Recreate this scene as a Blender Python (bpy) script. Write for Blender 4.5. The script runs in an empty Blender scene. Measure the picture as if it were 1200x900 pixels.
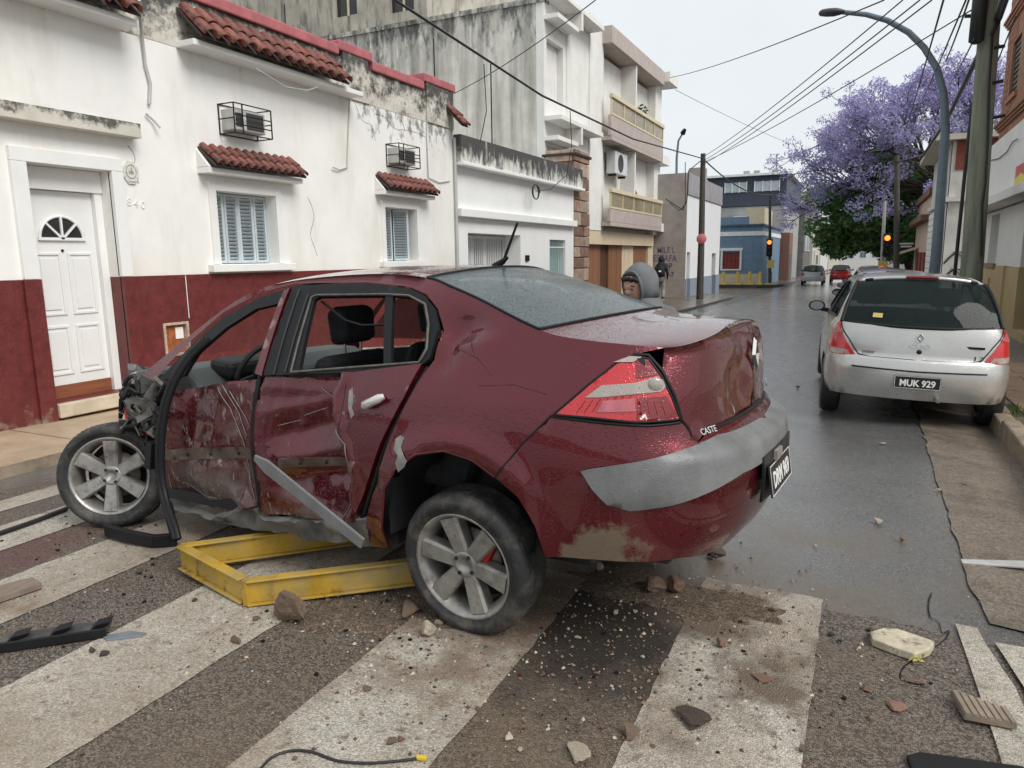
import bpy, math, random
from mathutils import Vector, Matrix, noise
from mathutils.geometry import delaunay_2d_cdt
random.seed(7)
R = math.radians
# ------------------------------------------------------------------ camera
CAM_H = 1.6
FPX, CX, CY = 845.0, 600.0, 450.0
def _axes():
    d = Vector((665.0 - CX, 5280.0 - CY, FPX)).normalized()
    v = Vector((1015.0 - CX, 0, FPX)); v.y = -(v.x * d.x + FPX * d.z) / d.y
    fw = v.normalized(); up = -d; rt = fw.cross(up)
    return rt, fw, up
_RT, _FW, _UP = _axes()
def ray(px, py):
    c = Vector((px - CX, py - CY, FPX))
    return Vector((_RT.dot(c), _FW.dot(c), _UP.dot(c)))
def onx(px, py, X):
    r = ray(px, py); t = X / r.x; return Vector((X, r.y * t, CAM_H + r.z * t))
def ony(px, py, Y):
    r = ray(px, py); t = Y / r.y; return Vector((r.x * t, Y, CAM_H + r.z * t))
def onz(px, py, Z=0.0):
    r = ray(px, py); t = (Z - CAM_H) / r.z; return Vector((r.x * t, r.y * t, Z))
S = bpy.context.scene
cd = bpy.data.cameras.new('camera'); cam = bpy.data.objects.new('camera', cd)
S.collection.objects.link(cam); S.camera = cam
cd.sensor_width = 36.0; cd.lens = FPX / 1200.0 * 36.0; cd.clip_start = 0.05; cd.clip_end = 2000
_m = Matrix(((_RT.x, -_RT.y, -_RT.z), (_FW.x, -_FW.y, -_FW.z), (_UP.x, -_UP.y, -_UP.z)))
cam.matrix_world = Matrix.Translation((0, 0, CAM_H)) @ _m.to_4x4()
# ------------------------------------------------------------------ light: overcast, rain just over
SUN_EL, SUN_ROT = 46.0, 108.0      # soft brightness behind the clouds: high, right and a little behind the camera
W = bpy.data.worlds.new('World'); S.world = W; W.use_nodes = True
nt = W.node_tree; nt.nodes.clear()
_out = nt.nodes.new('ShaderNodeOutputWorld'); _bg = nt.nodes.new('ShaderNodeBackground')
_sky = nt.nodes.new('ShaderNodeTexSky'); _sky.sky_type = 'NISHITA'; _sky.sun_disc = False
_sky.sun_elevation = R(SUN_EL); _sky.sun_rotation = R(SUN_ROT); _sky.dust_density = 4.0; _sky.air_density = 1.0
_cl = nt.nodes.new('ShaderNodeTexNoise'); _cl.inputs['Scale'].default_value = 1.7; _cl.inputs['Detail'].default_value = 4
_cr = nt.nodes.new('ShaderNodeValToRGB')
_cr.color_ramp.elements[0].position = 0.3; _cr.color_ramp.elements[0].color = (4.3, 4.65, 4.85, 1)
_cr.color_ramp.elements[1].position = 0.7; _cr.color_ramp.elements[1].color = (5.2, 5.4, 5.5, 1)
_mx = nt.nodes.new('ShaderNodeMix'); _mx.data_type = 'RGBA'; _mx.inputs[0].default_value = 0.94
nt.links.new(_cl.outputs['Fac'], _cr.inputs['Fac'])
nt.links.new(_sky.outputs['Color'], _mx.inputs[6]); nt.links.new(_cr.outputs['Color'], _mx.inputs[7])
nt.links.new(_mx.outputs[2], _bg.inputs['Color']); _bg.inputs['Strength'].default_value = 0.1
nt.links.new(_bg.outputs[0], _out.inputs[0])
sl = bpy.data.lights.new('sun', 'SUN'); sl.energy = 1.5; sl.angle = R(32); sl.color = (1.0, 0.97, 0.93)
so = bpy.data.objects.new('sun', sl); S.collection.objects.link(so)
_sd = Vector((math.cos(R(SUN_EL)) * math.sin(R(SUN_ROT)), math.cos(R(SUN_EL)) * math.cos(R(SUN_ROT)), math.sin(R(SUN_EL))))
so.rotation_euler = (-_sd).to_track_quat('-Z', 'Y').to_euler()
S.view_settings.view_transform = 'Standard'; S.view_settings.look = 'None'
S.view_settings.exposure = 0.85; S.view_settings.gamma = 1.0; S.view_settings.use_curve_mapping = False
# ------------------------------------------------------------------ helpers
COL = S.collection
class MB:
    def __init__(s): s.v = []; s.f = []; s.sm = []; s.mi = []
    def add(s, vs, fs, smooth=False, mi=0):
        b = len(s.v); s.v += [tuple(p) for p in vs]
        for f in fs: s.f.append(tuple(i + b for i in f)); s.sm.append(smooth); s.mi.append(mi)
        return s
    def box(s, x0, x1, y0, y1, z0, z1, mi=0):
        if x0 > x1: x0, x1 = x1, x0
        if y0 > y1: y0, y1 = y1, y0
        if z0 > z1: z0, z1 = z1, z0
        v = [(x0,y0,z0),(x1,y0,z0),(x1,y1,z0),(x0,y1,z0),(x0,y0,z1),(x1,y0,z1),(x1,y1,z1),(x0,y1,z1)]
        return s.add(v, [(0,3,2,1),(4,5,6,7),(0,1,5,4),(1,2,6,5),(2,3,7,6),(3,0,4,7)], False, mi)
    def obox(s, c, ax, ay, az, mi=0):          # oriented box: centre + half axes
        c = Vector(c); ax = Vector(ax); ay = Vector(ay); az = Vector(az)
        v = [c + i*ax + j*ay + k*az for k in (-1,1) for j in (-1,1) for i in (-1,1)]
        return s.add(v, [(0,2,3,1),(4,5,7,6),(0,1,5,4),(1,3,7,5),(3,2,6,7),(2,0,4,6)], False, mi)
    def bar(s, a, b, w, h, up=(0,0,1), mi=0):
        a = Vector(a); b = Vector(b); d = (b - a); L = d.length; d.normalize()
        sd = d.cross(Vector(up))
        if sd.length < 1e-4: sd = d.cross(Vector((1,0,0)))
        sd.normalize(); u = sd.cross(d)
        return s.obox((a + b) / 2, d * L / 2, sd * w / 2, u * h / 2, mi)
    def tube(s, pts, r, n=8, caps=True, mi=0):
        pts = [Vector(p) for p in pts]; m = len(pts)
        rr = r if isinstance(r, (list, tuple)) else [r] * m
        vs = []; prev = None
        for i, p in enumerate(pts):
            t = (pts[min(i+1, m-1)] - pts[max(i-1, 0)]).normalized()
            if prev is None:
                a = t.cross(Vector((0,0,1)))
                if a.length < 0.05: a = t.cross(Vector((1,0,0)))
            else: a = prev - t * prev.dot(t)
            a.normalize(); prev = a; b = t.cross(a)
            for k in range(n):
                an = 2*math.pi*k/n; vs.append(p + (a*math.cos(an) + b*math.sin(an)) * rr[i])
        fs = [(i*n+k, i*n+(k+1)%n, (i+1)*n+(k+1)%n, (i+1)*n+k) for i in range(m-1) for k in range(n)]
        s.add(vs, fs, True, mi)
        if caps:
            s.add(vs[:n], [tuple(range(n))[::-1]], False, mi); s.add(vs[-n:], [tuple(range(n))], False, mi)
        return s
    def lathe(s, prof, n=32, M=None, smooth=True, mi=0):   # prof [(r, h)] about local Z, then matrix
        M = M or Matrix.Identity(4); vs = []; m = len(prof)
        for r, h in prof:
            for k in range(n):
                a = 2*math.pi*k/n; vs.append(M @ Vector((r*math.cos(a), r*math.sin(a), h)))
        fs = [(i*n+k, i*n+(k+1)%n, (i+1)*n+(k+1)%n, (i+1)*n+k) for i in range(m-1) for k in range(n)]
        return s.add(vs, fs, smooth, mi)
    def prism(s, poly, M, h, mi=0):            # 2-D polygon in XY of M, from 0 to h along its Z
        n = len(poly)
        vs = [M @ Vector((x, y, 0)) for x, y in poly] + [M @ Vector((x, y, h)) for x, y in poly]
        fs = [tuple(range(n))[::-1], tuple(range(n, 2*n))] + [(i, (i+1) % n, n+(i+1) % n, n+i) for i in range(n)]
        return s.add(vs, fs, False, mi)
    def wall_x(s, X, y0, y1, z0, z1, holes, dep, sg=1, mi=0):   # wall facing sg*x with openings (ya,yb,za,zb) and reveals
        ys = sorted({y0, y1, *[min(max(h[i], y0), y1) for h in holes for i in (0, 1)]})
        zs = sorted({z0, z1, *[min(max(h[i], z0), z1) for h in holes for i in (2, 3)]})
        B = X - sg * dep
        for a, b in zip(ys, ys[1:]):
            for c, d in zip(zs, zs[1:]):
                my, mz = (a+b)/2, (c+d)/2
                if any(h[0] < my < h[1] and h[2] < mz < h[3] for h in holes): continue
                q = [(X,a,c),(X,b,c),(X,b,d),(X,a,d)]
                s.add(q, [(0,1,2,3) if sg > 0 else (3,2,1,0)], False, mi)
        for ya, yb, za, zb in holes:
            P = [(X,ya,za),(X,yb,za),(X,yb,zb),(X,ya,zb)]; Q = [(B,)+p[1:] for p in P]
            ok = (za > z0 + 1e-6, yb < y1 - 1e-6, zb < z1 - 1e-6, ya > y0 + 1e-6)
            fs = [(i,(i+1)%4,4+(i+1)%4,4+i) for i in range(4) if ok[i]]
            s.add(P+Q, fs if sg < 0 else [f[::-1] for f in fs], False, mi)
        for a, b in zip(ys, ys[1:]):
            if not any(h[0] < (a+b)/2 < h[1] and h[3] > z1 - 1e-6 for h in holes): s.add([(X,a,z1),(X,b,z1),(B,b,z1),(B,a,z1)], [(0,1,2,3)], False, mi)
        for q in ([(X,y0,z0),(X,y0,z1),(B,y0,z1),(B,y0,z0)], [(X,y1,z0),(B,y1,z0),(B,y1,z1),(X,y1,z1)]):
            s.add(q, [(0,1,2,3)], False, mi)
        return s
    def wall_y(s, Y, x0, x1, z0, z1, holes, dep, sg=-1, mi=0):
        t = MB().wall_x(Y, x0, x1, z0, z1, holes, dep, sg)
        return s.add([(p[1], p[0], p[2]) for p in t.v], [f[::-1] for f in t.f], False, mi)
    def mesh(s, name, mats):
        me = bpy.data.meshes.new(name); me.from_pydata(s.v, [], s.f)
        for m in (mats if isinstance(mats, (list, tuple)) else [mats]): me.materials.append(m)
        me.polygons.foreach_set('use_smooth', s.sm); me.polygons.foreach_set('material_index', s.mi)
        me.update(); return me
    def build(s, name, mats, parent=None, bevel=0, **kw):
        o = bpy.data.objects.new(name, s.mesh(name, mats)); COL.objects.link(o)
        if parent is not None: attach(o, parent)
        if bevel:
            b = o.modifiers.new('bevel', 'BEVEL'); b.width = bevel; b.segments = 2; b.limit_method = 'ANGLE'; b.angle_limit = R(40)
        tag(o, **kw); return o
def attach(o, p):
    o.parent = p
    if p.get('_world'): o.matrix_parent_inverse = Matrix.Translation(-Vector(p.location))
def tag(o, label=None, cat=None, group=None, kind=None):
    if label: o['label'] = label
    if cat: o['category'] = cat
    if group: o['group'] = group
    if kind: o['kind'] = kind
    return o
def thing(name, label, cat, loc, rot=None, group=None, world=True):
    o = bpy.data.objects.new(name, None); COL.objects.link(o); o.location = loc
    o.empty_display_size = 0.2
    if rot is not None: o.rotation_euler = rot
    if world: o['_world'] = 1
    return tag(o, label, cat, group)
def inst(me, name, M, parent, **kw):
    o = bpy.data.objects.new(name, me); COL.objects.link(o); attach(o, parent) if parent else None
    o.matrix_basis = M; return tag(o, **kw)
def copy_tree(o, parent=None):
    c = o.copy(); COL.objects.link(c)
    if parent is not None: c.parent = parent
    for ch in KIDS.get(o.name, []): copy_tree(ch, c)
    return c
KIDS = {}
def remember(o):
    KIDS[o.name] = list(o.children)
    for ch in o.children: remember(ch)
def text(body, name, M, size, mat, parent=None, depth=0.002, bold=0.0, xs=1.0, **kw):
    c = bpy.data.curves.new(name, 'FONT'); c.body = body; c.size = size; c.extrude = depth; c.offset = bold
    c.align_x = 'CENTER'; c.align_y = 'CENTER'; c.resolution_u = 3
    t = bpy.data.objects.new(name, c); COL.objects.link(t)
    bpy.context.view_layer.update()
    me = bpy.data.meshes.new_from_object(t); bpy.data.objects.remove(t)
    for v in me.vertices: v.co.x *= xs
    me.materials.clear(); me.materials.append(mat)
    o = bpy.data.objects.new(name, me); COL.objects.link(o)
    if parent is not None: attach(o, parent)
    o.matrix_basis = M; return tag(o, **kw)
def frame(o, x, y):                        # matrix with origin, X axis, Y axis
    x = Vector(x).normalized(); z = x.cross(Vector(y)).normalized(); y = z.cross(x)
    m = Matrix((x, y, z)).transposed().to_4x4(); m.translation = Vector(o); return m
def catmull(pts, n):
    pts = [Vector(p) for p in pts]; out = []
    for i in range(len(pts) - 1):
        p0 = pts[max(i-1, 0)]; p1 = pts[i]; p2 = pts[i+1]; p3 = pts[min(i+2, len(pts)-1)]
        for k in range(n):
            t = k / n
            out.append(0.5 * ((2*p1) + (p2-p0)*t + (2*p0-5*p1+4*p2-p3)*t*t + (3*p1-p0-3*p2+p3)*t**3))
    out.append(pts[-1]); return out
# ------------------------------------------------------------------ materials
def mat(name, col, rough=0.6, metal=0.0, var=0.12, vs=5.0, bump=0.0, bs=60.0, stains=(), rnd=0.0, coat=0.0, spec=0.5,
        speck=None, alpha=1.0, trans=0.0, emit=None, drops=0.0, rvar=0.0, stretch=(1,1,1), subs=0.0, ior=1.45):
    m = bpy.data.materials.new(name); m.use_nodes = True; n = m.node_tree.nodes; l = m.node_tree.links
    b = n['Principled BSDF']; b.inputs['Roughness'].default_value = rough; b.inputs['Metallic'].default_value = metal
    b.inputs['Coat Weight'].default_value = coat; b.inputs['Coat Roughness'].default_value = 0.03
    b.inputs['Specular IOR Level'].default_value = spec; b.inputs['Alpha'].default_value = alpha
    b.inputs['Transmission Weight'].default_value = trans; b.inputs['IOR'].default_value = ior
    if emit: b.inputs['Emission Color'].default_value = (*emit[0], 1); b.inputs['Emission Strength'].default_value = emit[1]
    tc = n.new('ShaderNodeTexCoord')
    def coord(sc=(1,1,1)):
        if sc == (1,1,1): return tc.outputs['Object']
        mp = n.new('ShaderNodeMapping'); mp.inputs['Scale'].default_value = sc; l.new(tc.outputs['Object'], mp.inputs[0]); return mp.outputs[0]
    def nz(scale, det=5.0, rg=0.55, sc=(1,1,1)):
        t = n.new('ShaderNodeTexNoise'); t.inputs['Scale'].default_value = scale; t.inputs['Detail'].default_value = det
        t.inputs['Roughness'].default_value = rg; l.new(coord(sc), t.inputs['Vector']); return t.outputs['Fac']
    def mr(x, a, b_, c=0.0, d=1.0):
        t = n.new('ShaderNodeMapRange'); t.inputs[1].default_value = a; t.inputs[2].default_value = b_
        t.inputs[3].default_value = c; t.inputs[4].default_value = d; l.new(x, t.inputs[0]); return t.outputs[0]
    def mixc(f, a, b_, mode='MIX'):
        t = n.new('ShaderNodeMix'); t.data_type = 'RGBA'; t.blend_type = mode
        if isinstance(f, float): t.inputs[0].default_value = f
        else: l.new(f, t.inputs[0])
        for i, q in ((6, a), (7, b_)):
            if isinstance(q, tuple): t.inputs[i].default_value = (*q[:3], 1)
            else: l.new(q, t.inputs[i])
        return t.outputs[2]
    c = tuple(col)
    if var > 0:
        f = mr(nz(vs, 6, 0.6, stretch), 0.3, 0.7)
        lo = tuple(x * (1 - var) for x in col); hi = tuple(min(1, x * (1 + var)) for x in col)
        c = mixc(f, lo, hi)
    if rnd > 0:
        oi = n.new('ShaderNodeObjectInfo'); v = mr(oi.outputs['Random'], 0, 1, 1 - rnd, 1 + rnd)
        h = n.new('ShaderNodeHueSaturation'); l.new(v, h.inputs['Value'])
        if isinstance(c, tuple): h.inputs['Color'].default_value = (*c, 1)
        else: l.new(c, h.inputs['Color'])
        c = h.outputs[0]
    rsock = None
    if speck:                                # (scale, lo colour, hi colour, weight)
        t = n.new('ShaderNodeTexVoronoi'); t.inputs['Scale'].default_value = speck[0]; l.new(coord(), t.inputs['Vector'])
        sp = n.new('ShaderNodeSeparateColor'); l.new(t.outputs['Color'], sp.inputs[0])
        cr = mixc(mr(sp.outputs[0], 0.25, 0.95), speck[1], speck[2])
        c = mixc(speck[3], c, cr)
    for st in stains:                        # dict(col, sc, lo, hi, z=(za, zb, k) , stretch, amt, x/y ranges)
        f = nz(st.get('sc', 3.0), st.get('det', 8.0), st.get('rg', 0.62), st.get('stretch', (1,1,1)))
        for ax in 'xyz':
            if ax in st:
                za, zb, k = st[ax]
                s_ = n.new('ShaderNodeSeparateXYZ'); l.new(tc.outputs['Object'], s_.inputs[0])
                g = mr(s_.outputs['xyz'.index(ax)], za, zb, 0.0, k)
                ad = n.new('ShaderNodeMath'); ad.operation = 'ADD'; l.new(f, ad.inputs[0]); l.new(g, ad.inputs[1]); f = ad.outputs[0]
        if 'at' in st:                       # distance from a point
            d = n.new('ShaderNodeVectorMath'); d.operation = 'DISTANCE'; d.inputs[1].default_value = st['at'][0]; l.new(tc.outputs['Object'], d.inputs[0])
            g = mr(d.outputs['Value'], st['at'][1], st['at'][2], st['at'][3], 0.0)
            ad = n.new('ShaderNodeMath'); ad.operation = 'ADD'; l.new(f, ad.inputs[0]); l.new(g, ad.inputs[1]); f = ad.outputs[0]
        f = mr(f, st['lo'], st['hi'], 0.0, st.get('amt', 1.0))
        c = mixc(f, c, st['col'])
        if 'rough' in st:
            t = n.new('ShaderNodeMix'); t.data_type = 'FLOAT'; l.new(f, t.inputs[0])
            if rsock is None: t.inputs[2].default_value = rough
            else: l.new(rsock, t.inputs[2])
            t.inputs[3].default_value = st['rough']; rsock = t.outputs[0]
    dmask = []
    if drops > 0:
        for sc, thr in ((85.0, 0.34), (170.0, 0.40)):
            t = n.new('ShaderNodeTexVoronoi'); t.inputs['Scale'].default_value = sc; l.new(coord(), t.inputs['Vector'])
            sp = n.new('ShaderNodeSeparateColor'); l.new(t.outputs['Color'], sp.inputs[0])
            on = mr(sp.outputs[1], 0.42, 0.47); hgt = mr(t.outputs['Distance'], thr, thr * .35)
            mu = n.new('ShaderNodeMath'); mu.operation = 'MULTIPLY'; l.new(on, mu.inputs[0]); l.new(hgt, mu.inputs[1]); dmask.append((mu.outputs[0], sc))
            fm = n.new('ShaderNodeMath'); fm.operation = 'MULTIPLY'; l.new(mu.outputs[0], fm.inputs[0]); fm.inputs[1].default_value = min(1.0, drops * .8)
            c = mixc(fm.outputs[0], c, tuple(x * .25 for x in col))  # dots darkened in the colour, imitating dark refraction inside the beads
    if isinstance(c, tuple): b.inputs['Base Color'].default_value = (*c, 1)
    else: l.new(c, b.inputs['Base Color'])
    if rvar > 0:
        q = mr(nz(vs * 1.7, 4), 0.35, 0.65, max(0.02, rough - rvar), min(1, rough + rvar))
        if rsock is not None:
            t = n.new('ShaderNodeMath'); t.operation = 'MAXIMUM'; l.new(q, t.inputs[0]); l.new(rsock, t.inputs[1]); q = t.outputs[0]
        rsock = q
    if rsock is not None: l.new(rsock, b.inputs['Roughness'])
    nrm = None
    if bump > 0:
        bp = n.new('ShaderNodeBump'); bp.inputs['Strength'].default_value = min(1, bump); bp.inputs['Distance'].default_value = 0.01
        l.new(nz(bs, 4, 0.6), bp.inputs['Height']); nrm = bp.outputs[0]
    if speck and len(speck) > 4:
        bp = n.new('ShaderNodeBump'); bp.inputs['Strength'].default_value = speck[4]; bp.inputs['Distance'].default_value = 0.004
        l.new(mr(t_dist(n, l, coord(), speck[0]), 0.0, 0.7, 1.0, 0.0), bp.inputs['Height'])
        if nrm is not None: l.new(nrm, bp.inputs['Normal'])
        nrm = bp.outputs[0]
    if drops > 0:                            # rain beads: round bumps in scattered cells
        for mo, sc in dmask:
            bp = n.new('ShaderNodeBump'); bp.inputs['Strength'].default_value = drops; bp.inputs['Distance'].default_value = 0.25 / sc
            l.new(mo, bp.inputs['Height'])
            if nrm is not None: l.new(nrm, bp.inputs['Normal'])
            nrm = bp.outputs[0]
    if nrm is not None:
        l.new(nrm, b.inputs['Normal'])
        if coat > 0: l.new(nrm, b.inputs['Coat Normal'])
    return m
def t_dist(n, l, co, sc):
    t = n.new('ShaderNodeTexVoronoi'); t.inputs['Scale'].default_value = sc; l.new(co, t.inputs['Vector']); return t.outputs['Distance']
MT = {}
# ------------------------------------------------------------------ ground, road, pavements
def lerp(a, b, t): return a + (b - a) * t
def sstep(a, b, x):
    t = min(1, max(0, (x - a) / (b - a))); return t * t * (3 - 2 * t)
def slope(y): return -0.012 * max(0.0, y - 7.0) if y < 400 else -0.012 * 393
def kerbL(y): return lerp(-6.15, -5.42, sstep(7, 24, y))
KERB_R = 1.17
def gz(x, y):                                   # road surface: falls gently along the street, crowned to the gutters
    z = slope(y)
    z -= 0.10 * sstep(-4.4, -5.9, x)
    z -= 0.05 * sstep(0.45, 1.15, x)
    return z
PAVE = 0.10                                      # pavement above the street's crown level
asphalt = mat('asphalt', (0.125, 0.124, 0.122), coat=0.5, rough=0.22, var=0.3, vs=1.1, rvar=0.12, bump=0.15, bs=140,
    speck=(170.0, (0.015, 0.015, 0.017), (0.20, 0.19, 0.18), 0.5, 0.22),
    stains=[dict(col=(0.115, 0.088, 0.06), sc=1.1, lo=0.58, hi=0.85, at=((-0.9, 2.6, 0), 0.6, 3.2, 0.34), amt=0.85, rough=0.6),
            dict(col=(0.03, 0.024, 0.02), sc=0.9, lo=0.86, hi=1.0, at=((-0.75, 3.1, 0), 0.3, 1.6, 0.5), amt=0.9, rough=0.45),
            dict(col=(0.10, 0.03, 0.028), sc=2.0, lo=0.80, hi=1.0, at=((-4.6, 1.9, 0), 0.4, 1.6, 0.45), amt=0.5)])
aggregate = mat('worn_asphalt', (0.095, 0.08, 0.066), rough=0.55, var=0.4, vs=2.2, rvar=0.1, bump=0.5, bs=120,
    speck=(160.0, (0.022, 0.020, 0.019), (0.30, 0.245, 0.195), 0.68, 0.8),
    stains=[dict(col=(0.15, 0.105, 0.065), sc=1.3, lo=0.62, hi=0.95, at=((-1.0, 2.3, 0), 0.5, 3.0, 0.28), amt=0.7),
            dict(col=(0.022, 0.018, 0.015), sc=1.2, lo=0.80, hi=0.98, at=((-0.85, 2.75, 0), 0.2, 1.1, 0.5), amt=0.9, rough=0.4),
            dict(col=(0.11, 0.035, 0.035), sc=2.0, lo=0.75, hi=1.0, at=((-4.3, 1.9, 0), 0.4, 1.5, 0.45), amt=0.55)])
zebra = mat('worn_road_paint', (0.50, 0.465, 0.395), rough=0.6, var=0.22, vs=3.0, bump=0.55, bs=110,
    speck=(150.0, (0.17, 0.145, 0.12), (0.60, 0.555, 0.475), 0.55, 0.8),
    stains=[dict(col=(0.09, 0.078, 0.066), sc=13.0, lo=0.54, hi=0.66, amt=0.85, rg=0.78), dict(col=(0.10, 0.085, 0.07), sc=3.0, lo=0.60, hi=0.72, stretch=(4, .5, 1), amt=0.5, rg=0.7),
            dict(col=(0.24, 0.175, 0.115), sc=1.2, lo=0.42, hi=0.68, amt=0.8), dict(col=(0.10, 0.085, 0.07), sc=5.0, lo=0.60, hi=0.74, amt=0.6, rg=0.75),
            dict(col=(0.12, 0.085, 0.06), sc=2.6, lo=0.64, hi=0.80, at=((-0.75, 3.05, 0), 0.2, 1.5, 0.30), amt=0.9), dict(col=(0.15, 0.10, 0.07), sc=2.4, lo=0.62, hi=0.80, at=((-1.6, 2.6, 0), 0.2, 1.1, 0.26), amt=0.85)])
concrete = mat('gutter_concrete', (0.145, 0.118, 0.092), rough=0.42, var=0.3, vs=2.5, rvar=0.15, bump=0.5, bs=90,
    speck=(120.0, (0.07, 0.055, 0.045), (0.34, 0.28, 0.22), 0.45, 0.5),
    stains=[dict(col=(0.06, 0.05, 0.04), sc=1.6, lo=0.50, hi=0.68, amt=0.85, rough=0.18), dict(col=(0.22, 0.175, 0.13), sc=3.5, lo=0.58, hi=0.72, amt=0.6)])
pave_left = mat('pale_pavement', (0.42, 0.32, 0.22), rough=0.5, var=0.22, vs=2.0, rvar=0.15, bump=0.3, bs=80,
    stains=[dict(col=(0.22, 0.17, 0.12), sc=2.4, lo=0.55, hi=0.8, amt=0.7, stretch=(2, 0.5, 1))])
kerb_mat = mat('kerb_stone', (0.25, 0.20, 0.145), rough=0.6, var=0.3, vs=5, bump=0.6, bs=50,
    stains=[dict(col=(0.09, 0.075, 0.05), sc=6, lo=0.5, hi=0.75, amt=0.8)])
kerb_dark = mat('wet_kerb', (0.05, 0.05, 0.05), rough=0.35, var=0.3, vs=4, bump=0.3)
tile_mat = mat('pavement_tile', (0.36, 0.235, 0.16), rough=0.4, var=0.2, vs=4, rvar=0.15, bump=0.2, bs=90, rnd=0.14)
stone_tile = mat('pebble_paving', (0.21, 0.17, 0.14), rough=0.5, var=0.3, vs=6, bump=0.5, bs=40, speck=(40.0, (0.1, 0.08, 0.07), (0.36, 0.3, 0.26), 0.7, 1.0))
earth = mat('earth', (0.10, 0.08, 0.055), rough=0.9, var=0.3)

def sheet(name, xs, ys, zf, m, **kw):
    b = MB(); nx, ny = len(xs), len(ys)
    b.add([(x, y, zf(x, y)) for y in ys for x in xs], [(j*nx+i, j*nx+i+1, (j+1)*nx+i+1, (j+1)*nx+i) for j in range(ny-1) for i in range(nx-1)], True)
    return b.build(name, m, **kw)
def rng(a, b, n): return [a + (b - a) * i / n for i in range(n + 1)]
sheet('ground', [-900, -300, -60, 60, 300, 900], [-300, -40, 7, 120, 400, 900], lambda x, y: slope(y) - 0.6, earth, kind='structure')
xs_road = [-70, -30, -12] + rng(-6.6, -4.2, 30) + rng(-3.6, 0.3, 6) + rng(0.4, 1.3, 20) + [4, 12, 40, 70]
sheet('road', xs_road, [-12, -4, 0] + rng(2, 40, 38) + [60, 100, 180, 300, 420], gz, asphalt, kind='structure')
# worn aggregate band that carries the crossing: ragged far edge
def ragged(x0, x1, ya, yb, n, amp, seed, z0):
    vs = []; fs = []
    for i in range(n + 1):
        x = lerp(x0, x1, i / n)
        yf = yb + amp * noise.noise(Vector((x * 3.1, seed, 0))) + amp * 0.5 * noise.noise(Vector((x * 17, seed, 1)))
        for j in range(9): vs.append((x, lerp(ya, yf, j / 8), 0))
    for i in range(n):
        for j in range(8): a = i*9+j; fs.append((a, a+9, a+10, a+1))
    return [(x, y, gz(x, y) + z0) for x, y, _ in vs], fs
v, f = ragged(-5.75, 0.62, -2.0, 3.36, 120, 0.10, 3.0, 0.004)
MB().add(v, f, True).build('crossing_surface', aggregate, kind='structure')
STRIPES = [(-0.62, -0.08), (-1.74, -1.15), (-2.87, -2.26), (-3.89, -3.40), (-4.76, -4.30), (-5.50, -5.15)]
for k, (a, b_) in enumerate(STRIPES):
    n = 16; vs = []; fs = []; ys = rng(-1.2, 3.47 + 0.03 * math.sin(k * 5), 60)
    for y in ys:
        e0 = 0.012 * noise.noise(Vector((y * 9, k * 3.3, 0))); e1 = 0.012 * noise.noise(Vector((y * 9, k * 3.3 + 9, 0)))
        for i in range(5):
            x = lerp(a + e0, b_ + e1, i / 4); yy = y + (0.02 * noise.noise(Vector((x * 20, k, 5))) if y == ys[-1] else 0)
            vs.append((x, yy, gz(x, yy) + 0.008))
    for j in range(len(ys) - 1):
        for i in range(4): q = j*5+i; fs.append((q, q+1, q+6, q+5))
    MB().add(vs, fs, True).build('crosswalk_stripe', zebra, kind='structure')
# gutter of old concrete along the right kerb, with a ragged asphalt edge
def gutter(y0, y1, name, xin, m, zo):
    ys = rng(y0, y1, max(8, int((y1 - y0) * 14))) if y1 < 14 else rng(y0, 13, 160) + rng(13.5, y1, 60)
    vs = []; fs = []
    for y in ys:
        xi = xin + 0.06 * noise.noise(Vector((y * 1.3, 1, 4))) + 0.025 * noise.noise(Vector((y * 5, 2, 4))) + 0.008 * noise.noise(Vector((y * 23, 2, 9)))
        for i in range(7):
            x = lerp(xi, KERB_R + 0.01, i / 6); vs.append((x, y, gz(x, y) + zo))
    for j in range(len(ys) - 1):
        for i in range(6): q = j*7+i; fs.append((q, q+1, q+8, q+7))
    MB().add(vs, fs, True).build(name, m, kind='structure')
gutter(3.52, 60, 'gutter', 0.56, concrete, 0.010)
# remains of a white stripe on the gutter slab
for k, poly in enumerate([[(0.45, 3.44), (0.53, 3.44), (0.545, 3.30), (0.60, 3.0), (0.62, 2.6), (0.63, 1.6), (0.50, 1.6), (0.485, 2.6), (0.465, 3.1)],
                          [(0.58, 3.33), (0.72, 3.36), (0.95, 3.30), (1.12, 3.34), (1.14, 1.6), (0.70, 1.6), (0.68, 2.6), (0.63, 3.0)]]):
    vs = [(x, y, gz(x, y) + 0.013 + 0.004 * k) for x, y in poly]
    MB().add(vs, [tuple(range(len(vs)))[::-1]]).build('crosswalk_stripe', zebra, kind='structure')
# right kerb stones and pavement
kz = PAVE + 0.03
kb = thing('kerb', 'worn pale stone kerb beside the parked silver hatchback', 'kerb', (KERB_R, 3, 0))
y = 3.0; k = 0
while y < 45:
    L = 0.55 + 0.12 * math.sin(k * 2.1); w = 0.14
    dz = 0.012 * math.sin(k * 3.7)
    MB().box(KERB_R + 0.01*math.sin(k*1.3), KERB_R + w, y, y + L - 0.012, slope(y) - 0.25, slope(y) + kz + dz).build('kerb_stone', kerb_mat, kb, bevel=0.02)
    y += L; k += 1
sheet('pavement', [KERB_R + w + 0.004, 1.9, 2.75, 6.0], [-6, 3] + rng(7, 60, 30) + [120, 300], lambda x, y: slope(y) + PAVE - 0.008, stone_tile, kind='structure')
pv = tag(bpy.data.objects.new('pavement_tiles', None), kind='structure'); COL.objects.link(pv); pv['_world'] = 1
tl = MB().box(-0.19, 0.19, -0.19, 0.19, -0.02, 0.012).mesh('tile', tile_mat)
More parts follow.
